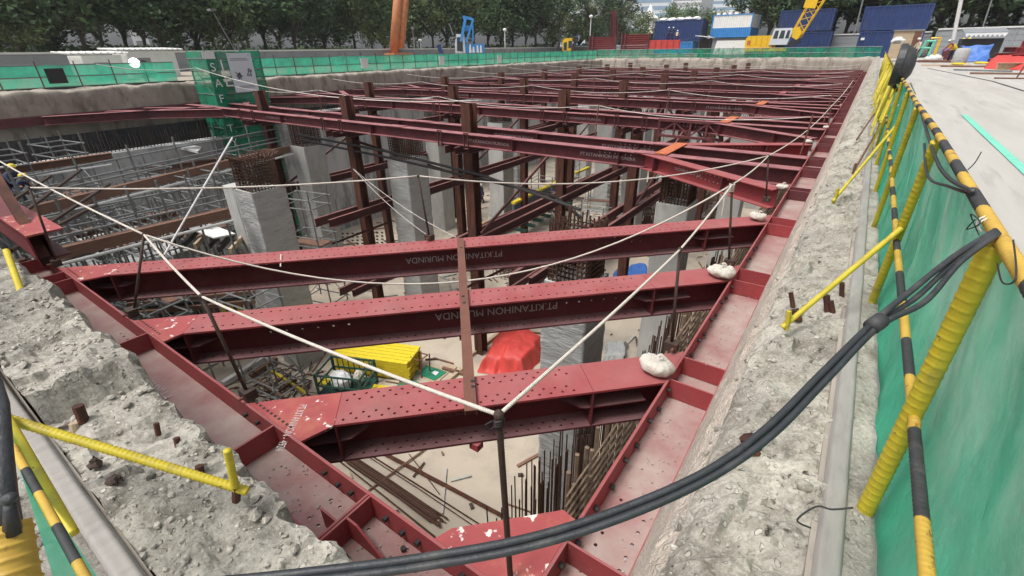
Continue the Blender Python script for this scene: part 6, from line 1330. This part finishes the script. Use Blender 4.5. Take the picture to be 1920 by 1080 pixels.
# yard clutter
for i, (x, y, kind, m, lab) in enumerate(((1726, 106, 'box', 'timber', 'pale crate behind the trestle on the deck'), (1768, 110, 'drum', 'bluel', 'blue drum by the trestle'), (1774, 112, 'box', 'redfar', 'dark red box by the blue drum'), (1822, 113, 'box', 'timber', 'pale crate half hidden by the blue tarpaulin'), (1852, 114, 'drum', 'chan', 'rusty drum beside the blue tarpaulin'), (1812, 126, 'bar', 'chan', 'rusty bar lying on the deck before the tank'), (1772, 124, 'bar', 'timber', 'timber lying on the deck before the white sacks'), (1840, 134, 'bar', 'tube', 'grey pipe lying on the deck before the red tarpaulin'), (1885, 140, 'bar', 'brown', 'brown batten on the deck near the small stand'), (1730, 116, 'bar', 'gcage', 'green bar lying by the plywood hut'))):
    g = yd(x, y); b = MB()
    if kind == 'box': b.box(g.x - .45, g.x + .45, g.y - .35, g.y + .35, GZ + .1, GZ + .8); b.box(g.x - .48, g.x + .48, g.y - .36, g.y - .30, GZ, GZ + .12); b.box(g.x - .48, g.x + .48, g.y + .30, g.y + .36, GZ, GZ + .12)
    elif kind == 'drum': b.tube([g, g + UP * .3, g + UP * .31, g + UP * .6, g + UP * .61, g + UP * .9], [.29, .29, .31, .31, .29, .29], 14)
    else: a = random.uniform(-.6, .6); b.bar(g + UP * .05 - V((cos(a), sin(a), 0)) * 1.3, g + UP * .05 + V((cos(a), sin(a), 0)) * 1.3, .12, .08)
    tag(b.build({'box': 'crate', 'drum': 'drum', 'bar': 'loose_bar'}[kind], m, loc=g), lab, {'box': 'crate', 'drum': 'drum', 'bar': 'bar'}[kind])
# ------------------------------------------------------------------ people
def person(g, h, face, top, legs, helm, label, pose='stand', vest=None):
    g = V(g); R = Matrix.Rotation(face, 3, 'Z'); s = h / 1.7; hip = .88; lean = {'stand': .03, 'bend': .38, 'squat': .2}[pose]; dz = .42 if pose == 'squat' else 0
    sh = V((0, lean, 1.36 - dz - (.12 if pose == 'bend' else 0))); hp = V((0, 0, hip - dz)); ch = hp.lerp(sh, .6); nk = sh + V((0, .03 + lean * .12, .07)); hd = nk + V((0, .05 + lean * .25, .15))
    J = [hp, ch, sh, nk]; E = [(0, 1), (1, 2), (2, 3)]; Rr = [.14, .16, .13, .06]
    for sx in (-1, 1):
        k = len(J); kn = V((sx * .13, .10 if pose != 'squat' else .38, .46 if pose != 'squat' else .46)); st = sx * (.06 if pose == 'stand' else .1)
        J += [V((sx * .11, 0, hip - dz - .06)), kn, V((sx * .14, st, .08)), V((sx * .15, st + .15, .04))]; Rr += [.10, .075, .05, .045]; E += [(0, k), (k, k + 1), (k + 1, k + 2), (k + 2, k + 3)]
        k = len(J); el = sh + V((sx * .25, .04 + lean * .4, -.28)); ha = el + (V((-sx * .05, .2, -.08)) if sx > 0 or pose != 'stand' else V((sx * .02, .06, -.25)))
        J += [sh + V((sx * .18, 0, -.03)), el, ha]; Rr += [.065, .05, .035]; E += [(2, k), (k, k + 1), (k + 1, k + 2)]
    me = D.meshes.new('person'); me.from_pydata([tuple(R @ (p * s)) for p in J], E, []); me.materials.append(M[top]); o = D.objects.new('person', me); COL.objects.link(o); o.location = g
    md = o.modifiers.new('skin', 'SKIN'); md.use_smooth_shade = True
    for i, v in enumerate(me.skin_vertices[0].data): v.radius = (Rr[i] * s, Rr[i] * s * (.75 if i < 3 else 1)); v.use_root = i == 0
    o.modifiers.new('sub', 'SUBSURF').render_levels = 1; tag(o, label, 'person')
    W = lambda p: g + R @ (p * s)
    def ch_(b, n, m): return b.build(n, m, o, smooth=True)
    b = MB(); b.ball(W(hd), .085 * s, .1 * s, .12 * s, 12, 9); f = R @ V((0, 1, 0)); b.ball(W(hd + V((0, .1, -.01))), .018 * s, .03 * s, .02 * s, 6, 4)
    for sx in (-1, 1): b.ball(W(hd + V((sx * .085, 0, 0))), .018 * s, .03 * s, .035 * s, 6, 4)
    ch_(b, 'head', 'skin'); b = MB()
    for sx in (-.035, .035): b.ball(W(hd + V((sx, .088, .02))), .013 * s, .012 * s, .01 * s, 6, 4)
    b.ball(W(hd + V((0, .09, -.06))), .025 * s, .01 * s, .007 * s, 6, 4); ch_(b, 'face', 'dark')
    b = MB(); b.ball(W(hd + V((0, 0, .055))), .115 * s, .13 * s, .10 * s, 14, 8); b.tube([W(hd + V((0, .02, .04))), W(hd + V((0, .02, .052)))], .145 * s, 14); ch_(b, 'helmet', helm)
    b = MB()
    for sx in (-1, 1):
        k = 4 + (0 if sx < 0 else 7); a = J[k]; q = J[k + 1]; e = J[k + 2]; b.tube([W(a + V((0, 0, .08))), W(a), W(q), W(e)], [.118 * s, .115 * s, .088 * s, .066 * s], 9)
    b.tube([W(hp + V((0, 0, .08))), W(hp - V((0, 0, .1)))], [.17 * s, .16 * s], 10); ch_(b, 'trousers', legs)
    b = MB()
    for sx in (-1, 1): k = 4 + (0 if sx < 0 else 7); q = J[k + 2]; b.ball(W(q + V((0, .07, -.03))), .055 * s, .13 * s, .055 * s, 8, 6)
    ch_(b, 'boots', 'dark'); b = MB()
    for sx in (-1, 1):
        k = 8 + (0 if sx < 0 else 7); p = J[k + 2]; dr = (J[k + 2] - J[k + 1]).normalized(); b.ball(W(p + dr * .05), .035 * s, .03 * s, .045 * s, 7, 5)
        for q in range(4): b.tube([W(p + dr * .07 + V((.022 * (q - 1.5), 0, 0))), W(p + dr * (.13 + .012 * (q in (1, 2))) + V((.024 * (q - 1.5), .01, -.015))), W(p + dr * .15 + V((.022 * (q - 1.5), .02, -.035)))], .009 * s, 5)
        b.tube([W(p + dr * .03 + V((-sx * .03, .01, 0))), W(p + dr * .08 + V((-sx * .055, .03, 0)))], .011 * s, 5)
    ch_(b, 'hands', 'skin')
    if vest: b = MB(); b.tube([W(hp + V((0, 0, .08))), W(ch), W(sh + V((0, 0, -.05))), W(sh + V((0, 0, .03)))], [.172 * s, .195 * s, .19 * s, .10 * s], 12, False); ch_(b, 'vest', vest)
    return o
person(yd(1781, 117), 1.75, 2.2, 'redcl', 'navy', 'helw', 'worker in red with yellow vest and pale helmet, bending by the white pole', 'bend', 'ply'); person(yd(1793, 112), 1.75, 2.9, 'navy', 'navy', 'hely', 'worker in dark clothes and yellow helmet behind the tank, left one', 'stand'); person(yd(1803, 111), 1.8, 3.3, 'navy', 'navy', 'hely', 'worker in dark clothes and yellow helmet behind the tank, right one', 'stand')
person(yd(1712, 116), 1.8, 2.2, 'cream', 'navy', 'helw', 'worker in a cream shirt and white helmet by the plywood hut', 'stand')
zt = wr(1245, 75, 82).z
for px, r, face, top, pose, lab in ((1222, 83, 1.2, 'cream', 'bend', 'worker in a cream shirt bending on the far red bin'), (1252, 83, .4, 'navy', 'stand', 'worker in navy with white helmet on the red bin, left of two standing'), (1259, 83.3, -.4, 'navy', 'stand', 'worker in navy with white helmet on the red bin, right of two standing'), (1268, 83, .2, 'cream', 'squat', 'worker crouching at the right end of the red bin')):
    a = wr(px, 75, r); person((a.x, a.y, zt), 1.7, face, top, 'navy', 'helw', lab, pose)
person(wr(861, 112, 58), 1.6, 2.5, 'cream', 'navy', 'helw', 'worker in pale clothes before the blue crane cab', 'stand') if 0 else None
person(wz(989, 375, FL), 1.75, -2.6, 'hiviz', 'navy', 'hiviz', 'worker in an orange vest deep in the pit beside the yellow edged formwork', 'bend', 'hiviz'); person(wz(905, 380, FL), 1.75, 2.8, 'navy', 'navy', 'helw', 'worker in navy deep in the pit left of the pale column', 'stand'); person(wz(897, 382, FL), 1.7, .6, 'redcl', 'navy', 'helw', 'worker in dark red deep in the pit by the centre king post', 'bend')
person(wd(-4, 306, 17) - UP * 1.6, 1.7, -1.2, 'navy', 'navy', 'hely', 'worker with yellow helmet cut by the left edge, upper one', 'bend', 'navy'); person(wd(13, 330, 17) - UP * 1.5, 1.7, -1.0, 'navy', 'navy', 'hely', 'second worker with yellow helmet at the left edge, lower one', 'bend')
# ------------------------------------------------------------------ lamps and poles
for i, (px, pb, ptop, r, lab) in enumerate(((775, 92, 53, 88, 'white topped street lamp right of the orange rig'), (787, 92, 76, 86, 'short lamp post beside the street lamp'), (945, 90, 56, 90, 'street lamp behind the fence at the centre'), (1103, 92, 31, 92, 'tall street lamp left of the red beam stacks'))):
    a = wr(px + 2, pb, r); c = wr(px - 3 if i != 3 else px, ptop, r); t = thing('street_lamp', lab, 'street lamp', (a.x, a.y, GZ), 'street lamps behind the site'); b = MB(); b.tube([(a.x, a.y, GZ), (a.x, a.y, c.z)], .09, 6); b.build('pole', 'hcap', t); b = MB(); b.ball((a.x, a.y, c.z), .34, .34, .26, 10, 6); b.build('lamp_head', 'white', t, smooth=True)
for i, (p, q, r, w, m, lab) in enumerate(((( 1787, 75), (1806, -20), 54, .13, 'whitetube', 'pale leaning pole behind the workers at the right'), ((1843, 50), (1866, -20), 66, .06, 'tube', 'thin leaning pole at the right before the trees'), ((1602, 64), (1618, 0), 66, .07, 'tube', 'thin pole left of the upper right container'))): tag(MB().tube([wr(*p, r), wr(*q, r)], w, 7).build('pole', m, loc=wr(*p, r)), lab, 'pole')
# ------------------------------------------------------------------ buildings behind
def building(px0, px1, pt, dist, m, wm, lab, dep=30, storeys=None):
    a = wr(px0, 95, dist); c = wr(px1, 95, dist); zt = wr((px0 + px1) / 2, pt, dist).z; t = thing('office_building', lab, 'building', ((a.x + c.x) / 2, (a.y + c.y) / 2, 0)); ux = c - a; ux.z = 0; L = ux.length; ux.normalize(); uy = V((-ux.y, ux.x, 0)); a.z = 0
    b = MB(); b.prism([a, a + ux * L, a + ux * L + uy * dep, a + uy * dep], (0, 0, zt)); b.build('wall', m, t); n = int(zt / 3.6)
    for k in range(1, n):
        z = k * 3.6; b = MB(); b.prism([a + ux * .6 - uy * .12 + UP * z, a + ux * (L - .6) - uy * .12 + UP * z, a + ux * (L - .6) - uy * .12 + UP * (z + 1.9), a + ux * .6 - uy * .12 + UP * (z + 1.9)], uy * .1); b.build('window_band', wm, t)
    b = MB(); b.prism([a - ux * .5 - uy * .5 + UP * zt, a + ux * (L + .5) - uy * .5 + UP * zt, a + ux * (L + .5) + uy * dep + UP * zt, a - ux * .5 + uy * dep + UP * zt], (0, 0, 1)); b.build('roof', 'bldg', t)
building(1180, 1250, -60, 320, 'bldg', 'bglass', 'blue and white striped office block between the trees'); building(1256, 1300, 6, 300, 'bldg', 'bglass', 'lower pale office block right of the striped one'); building(1322, 1396, -150, 380, 'bglass', 'bldg', 'tall pale glass tower rising out of the frame'); building(1050, 1096, -50, 300, 'bldg', 'bglass', 'white banded office block seen above the trees at the centre'); building(78, 128, -40, 160, 'bldg', 'hoard', 'white building glimpsed between the trees at the left'); building(255, 285, 40, 150, 'bldg', 'hoard', 'low white building behind the tree trunks at the left')
t = thing('pavilion', 'small pavilion with a pointed pale roof before the striped office block', 'pavilion', wr(1218, 60, 160)); a = wr(1218, 33, 160); b = MB(); b.tube([a - UP * .3, a + UP * .6, a + UP * 3.2], [3.0, 1.6, .1], 8); b.build('roof', 'white', t); b = MB(); b.tube([V((a.x, a.y, GZ)), a - UP * .3], 2.2, 8); b.build('drum', 'bldg', t)
# ------------------------------------------------------------------ trees
def crown(seed, R, zc, hz, n, lsz, mats):
    rnd = random.Random(seed); b = MB(); cl = []
    for i in range(34):
        a = rnd.uniform(0, 6.28); r = R * sqrt(rnd.random()) * .85; z = zc + hz * rnd.uniform(-1, 1) * sqrt(max(0, 1 - (r / R) ** 2)); cl.append((V((r * cos(a), r * sin(a), z)), rnd.uniform(.22, .42) * R, rnd.randrange(3)))
    for i in range(n):
        c, cr, k = cl[rnd.randrange(len(cl))]; v = V((rnd.gauss(0, 1), rnd.gauss(0, 1), rnd.gauss(0, 1))).normalized(); p = c + v * cr * rnd.uniform(.55, 1.05) * (1 if v.z > -.2 else .8); u = V((rnd.gauss(0, 1), rnd.gauss(0, 1), rnd.gauss(0, .6))).normalized(); w = (v + V((rnd.gauss(0, .6), rnd.gauss(0, .6), rnd.gauss(0, .4)))).cross(u).normalized() * lsz * rnd.uniform(.5, 1); u = u * lsz * rnd.uniform(.6, 1.2); b.cur = k if rnd.random() < .75 else rnd.randrange(3); b.add([p - u * .6, p - w * .35 + u * .1, p + u, p + w * .35 + u * .1], [(0, 1, 2, 3)])
    return b, cl
def make_tree(seed, R, zc, hz, n, lsz, mats, th, label):
    t = thing('tree', label, 'tree', (0, 0, 0), 'trees behind the site hoarding'); b, cl = crown(seed, R, zc, hz, n, lsz, mats); b.build('crown', mats, t); rnd = random.Random(seed + 50); b = MB(); k = rnd.uniform(-.6, .6)
    b.tube([(0, 0, -.3), (k * .2, .1, th * .4), (k * .6, .1, th * .75), (k, 0, th)], [.26, .20, .17, .13], 8)
    for c, cr, _ in cl[:9]: b.tube([(k * .6, .1, th * rnd.uniform(.55, .8)), c * .5 + V((k * .5, 0, th * .45)), c], [.15, .10, .04], 6)
    b.build('trunk', 'trunk', t); return t
TM = {'dark': ['leafd', 'leaf', 'leafd'], 'mid': ['leaf', 'leafd', 'leafy'], 'light': ['leafy', 'leaf', 'leafy']}
protos = [make_tree(1, 5.8, 8.3, 5.0, 4600, .46, TM['dark'], 5, ''), make_tree(2, 5.2, 7.5, 4.6, 4200, .42, TM['mid'], 4.4, ''), make_tree(3, 6.4, 8.9, 5.8, 5000, .48, TM['dark'], 5.4, ''), make_tree(4, 4.2, 6.0, 4.2, 3400, .38, TM['light'], 3.6, '')]
used = set()
def plant(kind, px, dist, sc, label):
    g = wr(px, 110, dist); p = protos[kind]
    if kind in used: o = copy_tree(p)
    else: o = p; used.add(kind)
    o.location = V((g.x, g.y, GZ - .4)); o.scale = (sc,) * 3; o.rotation_euler.z = random.uniform(0, 6.28); o['label'] = label
front = [(-40, 0, 72, 1), (40, 3, 70, .9), (105, 1, 78, .9), (165, 2, 70, 1.0), (245, 2, 74, 1.05), (315, 0, 70, .9), (370, 1, 74, 1), (440, 0, 72, 1), (505, 2, 78, 1), (560, 0, 72, .95), (615, 1, 80, 1), (668, 2, 84, 1.05), (725, 1, 90, 1), (770, 0, 92, 1.05), (815, 2, 96, 1), (868, 0, 98, 1.05), (915, 2, 98, 1.05), (960, 0, 100, 1.1), (1005, 2, 100, 1.15), (1035, 1, 104, 1.0)]
for i, (px, k, d, s) in enumerate(front): plant(k, px, d, s, '%s tree with %s crown behind the hoarding, %s from the left in front' % (('dark', 'mid green', 'tall dark', 'light')[k], ('broad', 'loose', 'dense', 'small')[k], ORD[i]))
back = [(0, 2), (70, 0), (200, 0), (280, 2), (345, 0), (410, 2), (470, 0), (530, 0), (590, 2), (640, 0), (700, 0), (745, 2), (790, 2), (840, 0), (890, 2), (940, 0), (985, 2)]
for i, (px, k) in enumerate(back): plant(k, px, 100 + 20 * (px / 1000) + random.uniform(-4, 4), 1.1, '%s tree standing deeper behind, %s from the left at the back' % (('dark', '', 'tall dark')[k], ORD[i]))
mids = [(1085, 3, 112, 1.0, 'light green tree left of the tall street lamp'), (1115, 1, 110, 1.0, 'mid green tree behind the left beam stack'), (1150, 1, 120, 1.15, 'round mid green tree behind the dark red mast'), (1185, 3, 112, .8, 'light yellowish tree behind the right beam stack'), (1205, 3, 108, .75, 'small yellowish tree by the red bin'), (1262, 0, 150, .95, 'dark tree behind the blue container with bags'), (1296, 0, 120, .7, 'small dark tree right of the blue container'), (1340, 0, 150, .8, 'tree in front of the pale glass tower'), (1430, 2, 90, 1.1, 'tall dark tree behind the yellow crane house'), (1470, 2, 92, 1.15, 'tall dark tree behind the boom of the yellow crane'), (1520, 0, 92, 1.15, 'dark tree behind the dark blue containers'), (1570, 2, 92, 1.2, 'very dark tree between the two pairs of containers'), (1620, 0, 88, 1.2, 'dark tree left behind the upper right container'), (1680, 2, 88, 1.25, 'tall dark tree behind the upper right container'), (1740, 0, 86, 1.2, 'dark tree right of the upper right container'), (1790, 2, 85, 1.25, 'dark tree behind the pale leaning pole'), (1845, 0, 85, 1.25, 'dark tree behind the thin right pole'), (1900, 2, 84, 1.25, 'dark tree at the right edge behind the hoarding'), (1960, 0, 84, 1.25, 'dark tree just past the right edge')]
for px, k, d, s, lab in mids: plant(k, px, d, s, lab)
back2 = [(1450, 2, 100), (1500, 0, 100), (1550, 2, 98), (1600, 2, 96), (1650, 0, 96), (1700, 2, 94), (1760, 2, 92), (1815, 2, 92), (1870, 0, 90), (1925, 2, 90)]
for i, (px, k, d) in enumerate(back2): plant(k, px, d, 1.35, 'deep dark tree in the back row at the right, %s from the left' % ORD[i])
rnd = random.Random(77)
for i, (px, d, w, h) in enumerate([(20, 82, 7, 3.4), (110, 86, 7, 3.6), (190, 82, 7, 3.4), (270, 84, 7, 3.4), (350, 82, 7, 3.4), (430, 84, 7, 3.2), (505, 86, 7, 3.2), (580, 88, 7, 3.2), (640, 92, 6, 3), (690, 96, 6, 2.5), (790, 100, 7, 2.8), (860, 104, 7, 3.2), (930, 106, 7, 3.2), (1010, 108, 7, 3.2), (1090, 112, 6, 3), (1500, 96, 7, 3.6), (1580, 94, 7, 4), (1660, 92, 7, 4.4), (1750, 90, 8, 4.6), (1840, 88, 8, 4.6), (1930, 88, 8, 4.6), (1415, 98, 6, 3.4)]):
    g = wr(px, 110, d); b = MB()
    for j in range(1700):
        a = rnd.uniform(0, 6.28); r = w * sqrt(rnd.random()); z = rnd.random() ** .8 * h * .9 * (1 - .5 * (r / w) ** 2); p = V((g.x + r * cos(a), g.y + r * sin(a), GZ - .5 + z)); u = V((rnd.gauss(0, 1), rnd.gauss(0, 1), rnd.gauss(0, 1))).normalized() * .42; q = V((rnd.gauss(0, 1), rnd.gauss(0, 1), rnd.gauss(0, 1))).cross(u).normalized() * .3; b.cur = rnd.randrange(2); b.add([p - u, p - q * .5, p + u, p + q * .5], [(0, 1, 2, 3)])
    tag(b.build('shrub', ['leafd', 'leaf'], loc=(g.x, g.y, GZ)), 'dark shrub mass under the trees, %s from the left' % ORD[i], 'shrub', 'shrubs under the trees')
# ------------------------------------------------------------------ light
el, az = RAD(64), RAD(205)
wd_ = D.worlds.new('World'); SC.world = wd_; wd_.use_nodes = True; nt = wd_.node_tree; bg = nt.nodes['Background']; sk = nt.nodes.new('ShaderNodeTexSky'); sk.sky_type = 'NISHITA'; sk.sun_disc = False; sk.sun_elevation = el; sk.sun_rotation = az; sk.air_density = 1.0; sk.dust_density = 5; sk.ozone_density = 1
hs = nt.nodes.new('ShaderNodeHueSaturation'); hs.inputs['Saturation'].default_value = .22; nt.links.new(sk.outputs[0], hs.inputs['Color']); nt.links.new(hs.outputs[0], bg.inputs['Color']); bg.inputs['Strength'].default_value = .115
sd = D.lights.new('sun', 'SUN'); sd.energy = 2.1; sd.angle = RAD(20); sd.color = (1, .97, .92); so = D.objects.new('sun', sd); COL.objects.link(so)
dirv = V((sin(az) * cos(el), cos(az) * cos(el), sin(el))); so.rotation_euler = dirv.to_track_quat('Z', 'Y').to_euler()
SC.view_settings.view_transform = 'Standard'; SC.view_settings.look = 'None'; SC.view_settings.exposure = 0.5; SC.view_settings.gamma = 1
SC.cycles.max_bounces = 6; SC.cycles.transparent_max_bounces = 12; SC.cycles.use_denoising = True

# ------------------------------------------------------------------ air
hm = D.materials.new('air'); hm.use_nodes = True; nt = hm.node_tree; nt.nodes.remove(nt.nodes['Principled BSDF']); pv = nt.nodes.new('ShaderNodeVolumePrincipled'); pv.inputs['Color'].default_value = (.86, .91, .97, 1); pv.inputs['Density'].default_value = .0003; pv.inputs['Anisotropy'].default_value = .1
nt.links.new(pv.outputs[0], nt.nodes['Material Output'].inputs['Volume']); M['air'] = hm
tag(MB().box(-700, 500, -120, 640, FL - 1.4, 150).build('haze', 'air'), kind='stuff')
